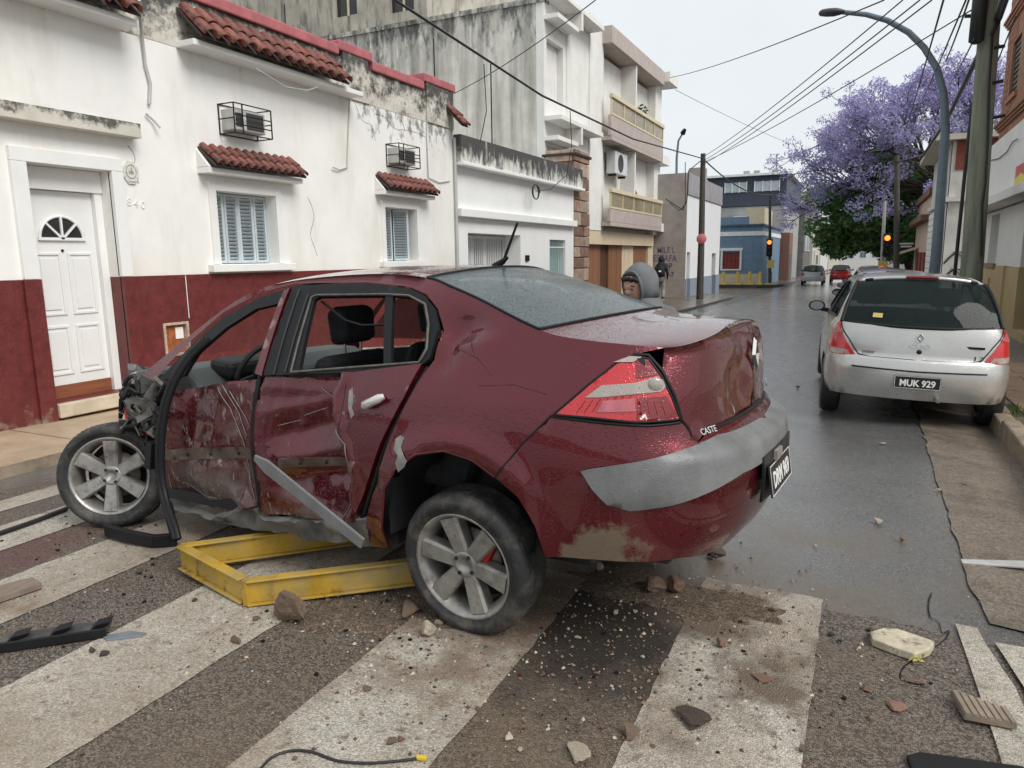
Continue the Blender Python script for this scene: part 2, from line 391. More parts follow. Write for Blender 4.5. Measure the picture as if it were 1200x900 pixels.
for j in range(20):
    for i in range(3):
        yy = 4.6 + j * 0.39
        inst(tl, 'tile', Matrix.Translation((1.62 + i * 0.39, yy, slope(yy) + PAVE + 0.004 * ((i * 7 + j * 5) % 3 - 1))), pv)
# left pavement: pale slab with a kerb, widening along the block, corner rounded into the side street
def pave_block(name, pts, z_add, m, mk, zb=-0.3):
    n = len(pts)
    top = [(x, y, slope(y) + z_add) for x, y in pts]; bot = [(x, y, slope(y) + zb) for x, y in pts]
    b = MB().add(top, [tuple(range(n))]); b.add(top + bot, [(i, n+i, n+(i+1) % n, (i+1) % n) for i in range(n)], False, 1)
    return b.build(name, [m, mk], kind='structure')
edge = [(kerbL(y), y) for y in rng(0.5, 34, 40)]
cor = [(-5.42 - 2.2 * (1 - math.cos(a)), 34 + 4.2 * math.sin(a)) for a in rng(0, math.pi / 2, 8)]
near = [(x, y) for x, y in edge if y <= 12.6]; far = [(x, y) for x, y in edge if y >= 12.6]
pave_block('pavement', [(-8.9, 12.59), (-8.9, 0.5)] + near, 0.0, pave_left, kerb_mat)
wet_pave = mat('wet_pavement', (0.13, 0.105, 0.085), rough=0.25, var=0.3, vs=2, rvar=0.15, bump=0.15)
pave_block('pavement', [(-9.6, 38.2), (-9.6, 12.61)] + far + cor, 0.02, wet_pave, kerb_dark)
pave_block('pavement', [(-9.8, 52.0)] + [(-5.0 - 2.2 + 2.2 * math.sin(a), 54.2 - 2.2 * math.cos(a)) for a in rng(0, math.pi / 2, 6)] + [(-4.9, 80), (-4.9, 330), (-9.8, 330)], 0.1, wet_pave, kerb_dark)
# kerb line joints on the near left pavement
for k, yj in enumerate((2.2, 4.05, 6.0, 8.1)):
    MB().box(-7.45, kerbL(yj) - 0.01, yj, yj + 0.012, slope(yj) + 0.0005, slope(yj) + 0.0035).build('pavement_joint', kerb_mat, kind='structure')
# ------------------------------------------------------------------ left side: house with red dado
FX = -7.5
plaster = mat('aged_white_plaster', (0.83, 0.825, 0.795), rough=0.75, var=0.06, vs=1.2, bump=0.25, bs=70,
    stains=[dict(col=(0.64, 0.60, 0.50), sc=1.6, lo=0.50, hi=0.72, stretch=(1, 1, 0.25), amt=0.55, rg=.7), dict(col=(0.40, 0.37, 0.31), sc=9, lo=0.66, hi=0.74, stretch=(1, 1.2, 0.15), amt=0.4, rg=.7),
            dict(col=(0.70, 0.63, 0.50), sc=0.8, lo=0.85, hi=1.25, z=(2.6, 1.5, 0.45), amt=0.5),
            dict(col=(0.10, 0.10, 0.09), sc=6.0, lo=0.94, hi=1.06, z=(2.9, 4.2, 0.35), y=(9.4, 10.2, 0.18), stretch=(1, 1, 0.7), amt=0.75)])
white = mat('white_paint', (0.80, 0.80, 0.78), rough=0.5, var=0.04, vs=3, bump=0.1,
    stains=[dict(col=(0.45, 0.42, 0.36), sc=5, lo=0.62, hi=0.9, amt=0.35)])
parapet_m = mat('mouldy_parapet', (0.62, 0.59, 0.52), rough=0.85, var=0.15, vs=4, bump=0.5, bs=30,
    stains=[dict(col=(0.045, 0.045, 0.042), sc=4.5, lo=0.56, hi=0.72, z=(4.05, 4.75, 0.24), amt=0.95, rg=0.72),
            dict(col=(0.16, 0.15, 0.13), sc=16, lo=0.5, hi=0.7, amt=0.5)])
red_dado = mat('red_dado_paint', (0.135, 0.027, 0.026), rough=0.42, var=0.25, vs=9, bump=0.5, bs=35,
    stains=[dict(col=(0.40, 0.31, 0.27), sc=9, lo=0.80, hi=0.86, amt=0.5, rg=0.75),
            dict(col=(0.22, 0.085, 0.07), sc=3.0, lo=0.55, hi=0.85, amt=0.35),
            dict(col=(0.28, 0.22, 0.17), sc=6, lo=0.78, hi=0.95, z=(0.35, 0.0, 0.35), amt=0.8)])
pink = mat('pink_coping', (0.42, 0.13, 0.14), rough=0.6, var=0.2, vs=4, bump=0.3, stains=[dict(col=(0.2, 0.07, 0.07), sc=5, lo=0.55, hi=0.8, amt=0.6)])
hood_m = mat('stained_cement', (0.60, 0.57, 0.50), rough=0.85, var=0.12, vs=4, bump=0.4, bs=40,
    stains=[dict(col=(0.05, 0.05, 0.045), sc=4.5, lo=0.66, hi=0.78, z=(2.92, 3.14, 0.30), amt=0.9, rg=0.7)])
terracotta = mat('roof_tile', (0.215, 0.062, 0.043), rough=0.55, var=0.3, vs=12, bump=0.3, bs=60, rnd=0.28,
    stains=[dict(col=(0.03, 0.024, 0.022), sc=9, lo=0.50, hi=0.66, amt=0.85)])
tile_dark = mat('tile_bed', (0.05, 0.035, 0.03), rough=0.8, var=0.3)
shutter_m = mat('shutter_blue_grey', (0.50, 0.57, 0.60), rough=0.45, var=0.08, vs=8, rnd=0.05)
door_white = mat('door_white', (0.78, 0.78, 0.77), rough=0.32, var=0.03)
dark_glass = mat('dark_pane', (0.03, 0.028, 0.03), rough=0.08, var=0.0, spec=0.6)
wood_red = mat('door_sill_wood', (0.24, 0.085, 0.04), rough=0.5, var=0.3, vs=6, stretch=(1, 0.3, 4))
step_m = mat('step_stone', (0.55, 0.47, 0.35), rough=0.5, var=0.2, vs=5, bump=0.2)
iron = mat('black_iron', (0.022, 0.021, 0.021), rough=0.5, metal=0.6, var=0.2)
ac_white = mat('ac_casing', (0.55, 0.55, 0.52), rough=0.45, var=0.1, vs=9)
ac_grille = mat('ac_grille', (0.05, 0.05, 0.05), rough=0.6, var=0.4, vs=60)
cable_m = mat('cable_black', (0.02, 0.02, 0.021), rough=0.5, var=0.1)
cable_w = mat('cable_grey', (0.48, 0.48, 0.46), rough=0.5, var=0.1)
rust_box = mat('rusty_box', (0.33, 0.10, 0.035), rough=0.7, var=0.4, vs=14, bump=0.3)

H1 = thing('row_house', 'white plastered row house with red dado, red tile eaves and pale door', 'house', (FX, 7.5, 0))
DH = (4.53, 5.43, 0.17, 2.59); W1 = (6.86, 7.90, 1.57, 2.49); W2 = (10.49, 11.47, 1.57, 2.49); MBX = (5.93, 6.24, 0.50, 0.86)
MB().wall_x(FX, 2.0, 12.92, 1.45, 4.10, [DH[:2] + (1.45, 2.59), W1, W2], 0.30).build('wall', plaster, H1)
MB().wall_x(FX + 0.018, 2.0, 12.92, -0.2, 1.45, [(DH[0], DH[1], 0.17, 1.45), MBX], 0.32).build('dado', red_dado, H1)
MB().box(FX - 9, FX - 0.31, 2.0, 12.9, 0, 4.3).build('house_body', plaster, H1)
# parapet with stepped sections and the pink coping
pb = MB()
for a, b_, h in ((2.0, 9.55, 4.70), (9.55, 10.2, 4.78), (10.2, 11.95, 4.65), (11.95, 12.92, 4.80)):
    pb.box(FX - 0.25, FX - (0.0 if h < 4.75 else -0.03), a, b_ - 0.003, 4.103, h)
pb.build('parapet', parapet_m, H1, bevel=0.01)
pc = MB()
for a, b_, h in ((2.0, 9.45, 4.70), (9.45, 10.3, 4.78), (10.3, 11.85, 4.65), (11.85, 12.98, 4.80)):
    pc.box(FX - 0.33, FX + 0.05, a, b_ - 0.003, h + 0.002, h + 0.15)
pc.build('coping', pink, H1, bevel=0.02)
# cornice ledges under the tile eaves and tiles
def barrel(L, r0, r1, n=7):
    b = MB(); vs = []
    for k, (t, r) in enumerate(((0, r0), (L, r1))):
        for i in range(n + 1):
            a = math.pi * i / n; vs.append((t, r * math.cos(a), r * math.sin(a)))
        for i in range(n + 1):
            a = math.pi * i / n; vs.append((t, (r - 0.014) * math.cos(a), (r - 0.014) * math.sin(a)))
    m = n + 1
    fs = [(i, i+1, 2*m+i+1, 2*m+i) for i in range(n)] + [(m+i+1, m+i, 3*m+i, 3*m+i+1) for i in range(n)] + [(2*m+i, 2*m+i+1, 3*m+i+1, 3*m+i) for i in range(n)]
    return b.add(vs, fs, True)
def tile_eave(house, y0, y1, xb, zt, xf, zf, rows, pitch, name='tile_eave'):
    par = MB().add([(xb, y0, zt), (xb, y1, zt), (xf, y1, zf), (xf, y0, zf), (xb, y0, zt - 0.05), (xb, y1, zt - 0.05), (xf, y1, zf - 0.03), (xf, y0, zf - 0.03)],
        [(0, 3, 2, 1), (3, 7, 6, 2), (0, 4, 7, 3), (1, 2, 6, 5), (4, 5, 6, 7)]).build(name, tile_dark, house)
    d = Vector((xf - xb, 0, zf - zt)); LL = d.length; d.normalize()
    L = LL / rows * 1.22; r = pitch * 0.40
    me = barrel(L, r * 0.86, r * 1.08).mesh('roof_tile', terracotta)
    n = int(round((y1 - y0) / pitch)); up = d.cross(Vector((0, 1, 0))); up = up if up.z > 0 else -up
    for i in range(n):
        for k in range(rows):
            yy = y0 + (i + 0.5) * (y1 - y0) / n + random.uniform(-.008, .008)
            o = Vector((xb, yy, zt)) + d * (LL / rows * k - 0.01) + up * (0.012 + 0.004 * k)
            dd = (d + up * (0.06 + random.uniform(-.02, .02)) + Vector((0, random.uniform(-.03, .03), 0))).normalized()
            y_ = up.cross(dd).normalized()
            M = Matrix((dd, y_, dd.cross(y_))).transposed().to_4x4(); M.translation = o
            inst(me, 'roof_tile', M, par)
    return par
MB().box(FX - 0.02, FX + 0.30, 6.46, 9.66, 4.10, 4.17).build('cornice', white, H1, bevel=0.008)
MB().box(FX - 0.02, FX + 0.30, 2.0, 5.74, 4.10, 4.17).build('cornice', white, H1, bevel=0.008)
tile_eave(H1, 6.50, 9.22, FX + 0.02, 4.56, FX + 0.38, 4.21, 2, 0.215)
tile_eave(H1, 2.02, 5.72, FX + 0.02, 4.56, FX + 0.38, 4.21, 2, 0.215)
tile_eave(H1, 12.62, 12.88, FX + 0.02, 4.50, FX + 0.36, 4.14, 2, 0.13)
# concrete hood over the door, surround, step, door
MB().box(FX - 0.05, FX + 0.16, 3.2, 5.76, 2.965, 3.12).build('door_hood', hood_m, H1, bevel=0.006)
sr = MB()
sr.box(FX - .02, FX + 0.05, 4.38, 4.53, 1.452, 2.59).box(FX - .02, FX + 0.05, 5.43, 5.57, 1.452, 2.59).box(FX - .02, FX + 0.05, 4.38, 5.57, 2.592, 2.73)
sr.build('door_surround', white, H1, bevel=0.004)
MB().box(FX, FX + 0.065, 4.36, 4.53, -0.05, 1.45).build('door_pilaster', red_dado, H1, bevel=0.004)
MB().box(FX, FX + 0.065, 5.43, 5.59, 0.167, 1.45).build('door_pilaster', red_dado, H1, bevel=0.004)
MB().box(FX - .30, FX + 0.10, 4.531, 5.75, 0.02, 0.165).build('door_step', step_m, H1, bevel=0.012)
MB().box(FX - 0.30, FX - 0.14, 4.534, 5.426, 2.36, 2.585).build('door_lintel', white, H1)
MB().box(FX - 0.26, FX - 0.16, 5.34, 5.427, 0.172, 2.36).box(FX - 0.26, FX - 0.16, 4.533, 4.585, 0.172, 2.36).build('door_frame', white, H1)
DX = FX - 0.215
dr = MB().box(DX - 0.04, DX, 4.586, 5.338, 0.31, 2.355).build('door', door_white, H1, bevel=0.003)
MB().box(DX - 0.035, DX + 0.008, 4.586, 5.338, 0.172, 0.308).build('kick_board', wood_red, dr)
def ring(mb, x0, x1, y0, y1, z0, z1, w):
    mb.box(x0, x1, y0, y1, z0, z0 + w).box(x0, x1, y0, y1, z1 - w, z1).box(x0, x1, y0, y0 + w, z0 + w, z1 - w).box(x0, x1, y1 - w, y1, z0 + w, z1 - w)
    return mb
for y0, y1 in ((4.645, 4.925), (4.995, 5.275)):
    for z0, z1 in ((0.42, 0.95), (1.06, 1.72)):
        p = ring(MB(), DX, DX + 0.013, y0, y1, z0, z1, 0.028); p.box(DX, DX + 0.010, y0 + 0.055, y1 - 0.055, z0 + 0.06, z1 - 0.06)
        p.build('panel', door_white, dr, bevel=0.004)
fy, fz, fr = 4.96, 1.86, 0.235
gl = [(fy + fr * math.cos(a), fz + fr * math.sin(a)) for a in rng(0, math.pi, 14)]
MYZ = Matrix(((0, 0, 1, DX + 0.002), (1, 0, 0, 0), (0, 1, 0, 0), (0, 0, 0, 1)))
fan = MB().prism(gl, MYZ, 0.004).build('fan_window', dark_glass, dr)
fb = MB(); c0 = Vector((DX + 0.014, fy, fz))
arc = [(DX + 0.012, fy + fr * math.cos(a), fz + fr * math.sin(a)) for a in rng(0, math.pi, 18)]
fb.tube(arc, 0.016, 6)
fb.bar((DX + 0.012, fy - fr - .02, fz), (DX + 0.012, fy + fr + .02, fz), 0.03, 0.03)
for a in (45, 90, 135): fb.bar(c0, c0 + Vector((0, math.cos(R(a)), math.sin(R(a)))) * fr, 0.02, 0.026, up=(1, 0, 0))
fb.build('fan_bar', door_white, fan)
MB().tube([(DX, 4.95, 1.74), (DX + 0.012, 4.95, 1.74)], 0.014, 10).build('peephole', iron, dr)
# plaque and raised numbers
pl = MB().prism([(0.155 * math.cos(R(22.5 + 45 * k)) * 0.66, 0.155 * math.sin(R(22.5 + 45 * k)) * 0.88) for k in range(8)], Matrix(((0, 0, 1, FX - 0.002), (1, 0, 0, 5.69), (0, 1, 0, 2.60), (0, 0, 0, 1))), 0.022)
po = pl.build('wall_plaque', mat('plaque_ceramic', (0.66, 0.66, 0.60), rough=0.35, var=0.25, vs=25), H1, bevel=0.004)
pr = MB(); ctr = [(FX + 0.021, 5.69 + 0.062 * math.cos(a), 2.61 + 0.075 * math.sin(a)) for a in rng(0, 2 * math.pi, 16)]
pr.tube(ctr, 0.005, 5).bar((FX + .021, 5.66, 2.60), (FX + .021, 5.72, 2.60), .004, .035).bar((FX + .021, 5.69, 2.60), (FX + .021, 5.69, 2.655), .004, .02).bar((FX + .021, 5.645, 2.50), (FX + .021, 5.735, 2.50), .004, .012)
pr.build('relief', mat('plaque_relief', (0.36, 0.35, 0.30), rough=0.5), po)
for k, ch in enumerate('5840'):
    text(ch, 'house_number', Matrix(((0, 0, 1, FX + 0.004), (1, 0, 0, 5.555 + 0.085 * k), (0, 1, 0, 2.285 - 0.012 * k), (0, 0, 0, 1))), 0.12, white if k else white, H1, depth=0.006)
# meter box, crack line
mbx = MB().box(FX - 0.12, FX - 0.02, MBX[0] + .003, MBX[1] - .003, MBX[2] + .003, MBX[3] - .003).build('meter_box', rust_box, H1)
ring(MB(), FX - 0.03, FX + 0.032, MBX[0] - 0.025, MBX[1] + 0.025, MBX[2] - 0.02, MBX[3] + 0.025, 0.03).build('box_frame', mat('box_frame_paint', (0.45, 0.36, 0.28), rough=.6, var=.4, vs=20), mbx)
MB().box(FX - 0.02, FX - 0.01, 6.10, 6.21, 0.68, 0.82).build('sticker', white, mbx)
# windows: surround, sill, tiled canopy, folding shutters with real slats
def slat_mesh(w):
    return MB().obox((0, 0, 0), (0.004, 0, 0.0), (0, w / 2, 0), (0.016, 0, 0.019)).mesh('slat', shutter_m)
def house_window(hole, leaves, canopy, pitch, ncol):
    y0, y1, z0, z1 = hole
    s = MB(); X0, X1 = FX - .01, FX + 0.035
    s.box(X0, X1, y0 - 0.11, y0 - .002, z0, z1 + 0.11).box(X0, X1, y1 + .002, y1 + 0.11, z0, z1 + 0.11).box(X0, X1, y0 - .002, y1 + .002, z1 + .002, z1 + 0.11)
    w = s.build('window_surround', white, H1, bevel=0.004)
    MB().box(FX - 0.22, FX + 0.11, y0 - 0.2, y1 + 0.24 if y0 < 9 else y1 + 0.14, z0 - 0.10, z0 - 0.004).build('window_sill', white, H1, bevel=0.008)
    a, b_, zb = canopy
    MB().box(FX, FX + 0.20, a, b_, zb, zb + 0.07).add([(FX, a, zb + .073), (FX + 0.20, a, zb + .073), (FX, a, zb + 0.30), (FX, a + 0.05, zb + .073), (FX + 0.20, a + 0.05, zb + .073), (FX, a + 0.05, zb + 0.30)],
        [(0, 1, 2), (3, 5, 4), (0, 3, 4, 1), (1, 4, 5, 2), (0, 2, 5, 3)]).build('canopy_ledge', white, H1, bevel=0.004)
    tile_eave(H1, a + 0.03, b_, FX + 0.01, zb + 0.33, FX + 0.27, zb + 0.10, 2, pitch, 'canopy_tiles')
    MB().box(FX - 0.26, FX - 0.24, y0 + .002, y1 - .002, z0 + .002, z1 - .002).build('window_pane', dark_glass, H1)
    for (la, lb, ang) in leaves:
        wdt = lb - la; sx = FX - 0.17
        fr_ = ring(MB(), -0.018, 0.018, -wdt / 2, wdt / 2, 0, z1 - z0 - 0.02, 0.038)
        root = Matrix.Translation((sx, (la + lb) / 2, z0 + 0.01)) @ Matrix.Rotation(R(ang), 4, 'Z')
        fo = bpy.data.objects.new('shutter', fr_.mesh('shutter', shutter_m)); COL.objects.link(fo); attach(fo, H1); fo.matrix_basis = root
        me = slat_mesh(wdt - 0.08); n = 17
        for i in range(n):
            so_ = bpy.data.objects.new('slat', me); COL.objects.link(so_); so_.parent = fo
            so_.location = (0, 0, 0.065 + (z1 - z0 - 0.15) * i / (n - 1))
q = (W1[1] - W1[0] - 0.01) / 4
house_window(W1, [(W1[0] + .005 + q * i, W1[0] + .005 + q * (i + 1) - .004, (-6, 6)[i % 2]) for i in range(4)], (6.62, 8.28, 2.68), 0.135, 14)
house_window(W2, [(10.50, 10.92, 0), (11.05, 11.36, -38)], (10.25, 11.85, 2.68), 0.16, 11)
# caged window air conditioners
def caged_ac(y0, y1, z0, z1, nm, dx=0.27):
    t = thing('caged_air_conditioner', nm, 'air conditioner', (FX + 0.2, (y0 + y1) / 2, z0), group='caged air conditioners on the row house')
    MB().box(FX - 0.05, FX + dx - 0.06, y0 + 0.05, y1 - 0.05, z0 + 0.05, z1 - 0.05).build('casing', ac_white, t, bevel=0.01)
    g = MB(); g.box(FX + dx - 0.059, FX + dx - 0.05, y0 + 0.26, y1 - 0.09, z0 + 0.08, z1 - 0.08); g.box(FX + dx - 0.059, FX + dx - 0.05, y0 + 0.08, y0 + 0.2, z0 + 0.1, z1 - 0.1)
    g.build('grille', ac_grille, t)
    c = MB(); w = 0.013
    for xx in (FX + 0.01, FX + dx):
        for zz in (z0, z1): c.bar((xx, y0, zz), (xx, y1, zz), w, w)
        for yy in (y0, y1): c.bar((xx, yy, z0), (xx, yy, z1), w, w, up=(1, 0, 0))
    for yy in (y0, y1):
        for zz in (z0, (z0 + z1) / 2, z1): c.bar((FX - .01, yy, zz), (FX + dx, yy, zz), w, w)
    for zz in (z0 + (z1 - z0) * .3, z0 + (z1 - z0) * .62): c.bar((FX + dx, y0, zz), (FX + dx, y1, zz), w, w)
    for yy in (y0 + (y1 - y0) * .22,): c.bar((FX + dx, yy, z0), (FX + dx, yy, z1), w, w, up=(1, 0, 0))
    c.build('cage', iron, t)
caged_ac(7.02, 7.66, 3.20, 3.56, 'black caged air conditioner above the fully shuttered window')
caged_ac(10.62, 11.26, 3.18, 3.54, 'black caged air conditioner above the half open shutters')
# wires on the facade
def wire(name, pts, r, m, parent=None, label=None, group=None, n=6):
    return MB().tube(pts, r, n).build(name, m, parent, label=label, cat='cable' if label else None, group=group)
wire('conduit', [onx(163, 0, FX + .33), onx(166, 40, FX + .03), onx(170, 75, FX + .03), onx(176, 98, FX + .03), onx(175, 122, FX + .03)], 0.018, cable_w, H1)
wire('conduit', [onx(171, 133, FX + .03), onx(180, 141, FX + .04), onx(188, 150, FX + .08)], 0.012, cable_w, H1)
wire('cable', [onx(410, 112, FX + .02), onx(408, 160, FX + .02), onx(407, 196, FX + .02), onx(398, 199, FX + .03), onx(390, 196, FX + .04)], 0.010, cable_w, H1)
wire('cable', [onx(501, 118, FX + .02), onx(500, 160, FX + .02), onx(502, 208, FX + .02), onx(515, 214, FX + .02), onx(527, 212, FX + .02)], 0.010, cable_w, H1)
wire('downpipe', [(FX + .05, 12.88, 3.95), (FX + .05, 12.88, 0.0)], 0.03, cable_w, H1)
wire('cable', [onx(300, 80, FX + .34), onx(335, 102, FX + .33), onx(360, 106, FX + .33), onx(372, 102, FX + .34)], 0.008, cable_w, H1)

crack_m = mat('plaster_crack', (.10, .095, .085), rough=.9)
for pts_ in (((433, 120), (438, 132), (452, 138), (462, 150), (480, 153), (498, 160)), ((415, 118), (424, 140), (436, 148), (440, 165)), ((470, 140), (474, 152), (470, 162), (478, 172)), ((150, 170), (158, 185), (156, 200), (163, 215)), ((360, 230), (368, 252), (364, 275), (372, 300))):
    q_ = catmull([onx(x, y, FX + .001) for x, y in pts_], 5); cm_ = MB().tube([p + Vector((0, .012 * noise.noise(p * 9), .012 * noise.noise(p * 11))) for p in q_], [.002 + .004 * abs(noise.noise(p * 7)) for p in q_], 5); cm_.build('crack', crack_m, H1)
MB().box(FX + .018, FX + .0205, 6.285, 6.295, .92, 1.44).build('paint_run', white, H1)
# ------------------------------------------------------------------ low white house with gate
LW = thing('low_house', 'low white house with mouldy parapet band and barred gateway', 'house', (FX, 16, 0))
lw_m = mat('fresh_white_wall', (0.83, 0.84, 0.83), rough=0.6, var=0.04, vs=2, stains=[dict(col=(0.5, 0.47, 0.4), sc=1.5, lo=0.6, hi=0.95, amt=0.4)])
lw_par = mat('black_mould_parapet', (0.66, 0.65, 0.60), rough=0.85, var=0.1, vs=3, bump=0.4, bs=30,
    stains=[dict(col=(0.045, 0.045, 0.045), sc=2.6, lo=0.50, hi=0.66, z=(3.45, 4.0, 0.26), stretch=(1, 1.6, 0.7), amt=0.95, rg=0.7)])
GT = (13.42, 16.0, 0.0, 2.13); WN = (17.8, 18.92, 0.7, 2.06)
MB().wall_x(FX, 12.94, 19.55, -0.3, 3.43, [GT, WN], 0.55).build('wall', lw_m, LW)
MB().box(FX - 8, FX - 0.56, 12.94, 19.5, -0.3, 3.4).build('house_body', lw_m, LW)
MB().box(FX - 0.3, FX + 0.22, 12.93, 19.9, 3.433, 3.50).build('cornice', lw_m, LW, bevel=0.01)
MB().box(FX - 0.3, FX + 0.16, 12.93, 19.85, 3.503, 4.02).build('parapet', lw_par, LW, bevel=0.01)
MB().box(FX - 0.02, FX + 0.14, 12.95, 19.5, 2.44, 2.60).build('ledge', lw_m, LW, bevel=0.01)
gate_w = mat('gate_white', (0.72, 0.74, 0.74), rough=0.5, var=0.05); gate_g = mat('gate_green', (0.30, 0.42, 0.42), rough=0.5, var=0.08)
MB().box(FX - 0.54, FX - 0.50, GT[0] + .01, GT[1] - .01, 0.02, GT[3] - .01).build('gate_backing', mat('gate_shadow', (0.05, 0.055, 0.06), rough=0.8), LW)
gt = ring(MB(), FX - 0.47, FX - 0.43, GT[0] + .02, GT[1] - .03, 0.02, GT[3] - 0.02, 0.07)
for f_ in (0.12, 0.36, 0.6): gt.box(FX - 0.469, FX - 0.431, lerp(GT[0], GT[1], f_) - .05, lerp(GT[0], GT[1], f_) + .05, 0.09, GT[3] - 0.09)
gt = gt.build('gate', gate_w, LW)
brm = MB().box(-0.012, 0.012, -0.022, 0.022, 0.0, GT[3] - 0.12).mesh('bar', gate_w)
for i in range(26):
    o = inst(brm, 'bar', Matrix.Translation((FX - 0.455, GT[0] + 0.12 + i * 0.091, 0.05)), None); o.parent = gt
wg = MB().box(FX - 0.25, FX - 0.23, WN[0] + .01, WN[1] - .01, WN[2] + .01, WN[3] - .01).build('window_pane', gate_g, LW)
for i in range(9):
    MB().tube([(FX - 0.05, WN[0] + .06 + i * .125, WN[2]), (FX - 0.05, WN[0] + .06 + i * .125, WN[3])], 0.011, 6).build('bar', gate_g, wg)
for zz in (0.95, 1.85): MB().box(FX - 0.065, FX - 0.035, WN[0], WN[1], zz, zz + 0.03).build('bar', gate_w, wg)
for yy, zz, h in ((16.25, 1.52, 0.14), (16.25, 0.98, 0.16), (16.6, 0.98, 0.16)):
    MB().box(FX, FX + 0.035, yy, yy + 0.2, zz, zz + h).build('wall_box', iron, LW)
wire('cable_coil', [onx(628, 225, FX + .24) + Vector((0, .25 * math.cos(a) * (1 - a / 30), .17 * math.sin(a))) for a in rng(0, 14, 40)], 0.012, cable_m, LW)
# stone pier between the low house and the apartment block
SP = thing('stone_pier', 'rough brown stone clad pier beside the low white house', 'pier', (FX, 20, -.1))
pier_m = [mat('pier_stone_%d' % i, c, rough=0.8, var=0.35, vs=7, bump=0.6, bs=25, rnd=0.18) for i, c in enumerate([(0.30, 0.20, 0.15), (0.38, 0.29, 0.22), (0.20, 0.12, 0.09)])]
MB().box(FX - 0.9, FX - 0.02, 19.58, 20.72, -0.3, 4.42).build('pier_core', tile_dark, SP)
zz = -0.25; k = 0
while zz < 4.3:
    h = random.uniform(0.28, 0.5); sp_ = random.uniform(0.35, 0.65)
    for a, b_ in ((19.56, 19.56 + 1.18 * sp_ - .012), (19.56 + 1.18 * sp_ + .012, 20.74)):
        MB().box(FX - 0.05, FX + random.uniform(.02, .06), a, b_, zz, zz + h - 0.02).build('stone', pier_m[k % 3], SP, bevel=0.02); k += 1
    MB().box(FX - 0.86, FX - 0.05, 19.55, 19.585 - .001 * k, zz, zz + h - 0.02).build('stone', pier_m[k % 3], SP, bevel=0.01)
    zz += h
MB().box(FX - 0.95, FX + 0.09, 19.5, 20.8, 4.40, 4.47).build('pier_cap', tile_dark, SP, bevel=0.01)
# ------------------------------------------------------------------ apartment block with balconies
AX, AB = -8.9, -8.53
AP = thing('apartment_block', 'three storey pale apartment block with yellow railed balconies', 'building', (AX, 27, slope(27)))
ap_side = mat('weathered_side_wall', (0.60, 0.585, 0.53), rough=0.9, var=0.15, vs=2, bump=0.35, bs=20,
    stains=[dict(col=(0.15, 0.15, 0.14), sc=1.5, lo=0.50, hi=0.70, stretch=(1.6, 1, 0.12), amt=0.7, z=(3.5, 9, 0.10)),
            dict(col=(0.05, 0.05, 0.05), sc=3.5, lo=0.66, hi=0.82, z=(6.8, 8.9, 0.26), stretch=(1, 1, 0.35), amt=0.9, rg=0.72),
            dict(col=(0.40, 0.33, 0.24), sc=0.9, lo=0.56, hi=0.8, amt=0.5),
            dict(col=(0.85, 0.84, 0.78), sc=3.0, lo=0.66, hi=0.72, stretch=(2.2, 1, 0.22), amt=0.8)])
ap_white = mat('pale_render', (0.72, 0.715, 0.68), rough=0.8, var=0.08, vs=1.5, bump=0.2,
    stains=[dict(col=(0.36, 0.35, 0.32), sc=2.0, lo=0.58, hi=0.85, stretch=(1, 1.5, 0.25), amt=0.55)])
ap_pink = mat('pinkish_concrete', (0.43, 0.37, 0.34), rough=0.8, var=0.1, vs=3, stains=[dict(col=(0.2, 0.18, 0.17), sc=3, lo=0.6, hi=0.8, stretch=(1, 1, 0.3), amt=0.5)])
rail_y = mat('yellow_rail', (0.62, 0.54, 0.37), rough=0.55, var=0.08)
rail_glass = mat('amber_rail_panel', (0.60, 0.53, 0.38), rough=0.25, var=0.1, trans=0.75)
inner = mat('balcony_wall', (0.50, 0.50, 0.49), rough=0.8, var=0.06)
brown_wood = mat('brown_garage_wood', (0.24, 0.115, 0.06), rough=0.5, var=0.2, vs=5, stretch=(1, 6, 0.5), rnd=0.1)
brown_dark = mat('dark_brown_panel', (0.085, 0.04, 0.022), rough=0.5, var=0.2)
cream = mat('cream_panel', (0.60, 0.50, 0.36), rough=0.6, var=0.08)
g0 = -0.25
# side wall facing the low house
MB().wall_y(20.75, -17.2, AX - 0.255, -0.3, 8.92, [], 0.3).build('side_wall', ap_side, AP)
MB().box(-17.3, AX + 0.02, 20.70, 21.1, 8.925, 9.06).build('wall_coping', ap_side, AP)
MB().box(-17.2, AX - 0.35, 21.06, 34, -0.3, 8.9).build('building_body', ap_white, AP)
wins = [(20.95, 22.25, 6.35, 8.0), (20.95, 22.25, 3.9, 5.0)]
MB().wall_x(AX, 20.745, 26.15, 2.55, 9.7, wins, 0.25).build('wall', ap_white, AP)
for w in wins: MB().box(AX - 0.24, AX - 0.20, w[0] + .01, w[1] - .01, w[2] + .01, w[3] - .01).build('roller_shutter', ap_white, AP)
for z in (9.0, 5.6):                           # hooded niches
    h = MB(); h.box(AX, AX + 0.45, 20.77, 22.5, z - .55, z - .42 ).box(AX, AX + 0.55, 22.45, 22.6, z - 0.5, z + 0.02).box(AX, AX + 0.55, 20.76, 24.6, z + .022, z + 0.16)
    h.build('window_hood', ap_white, AP, bevel=0.01)
for yy in (22.5, 24.6): MB().box(AX + .001, AX + 0.05, yy, yy + 0.12, 2.56, 9.69).build('rib', ap_white, AP)
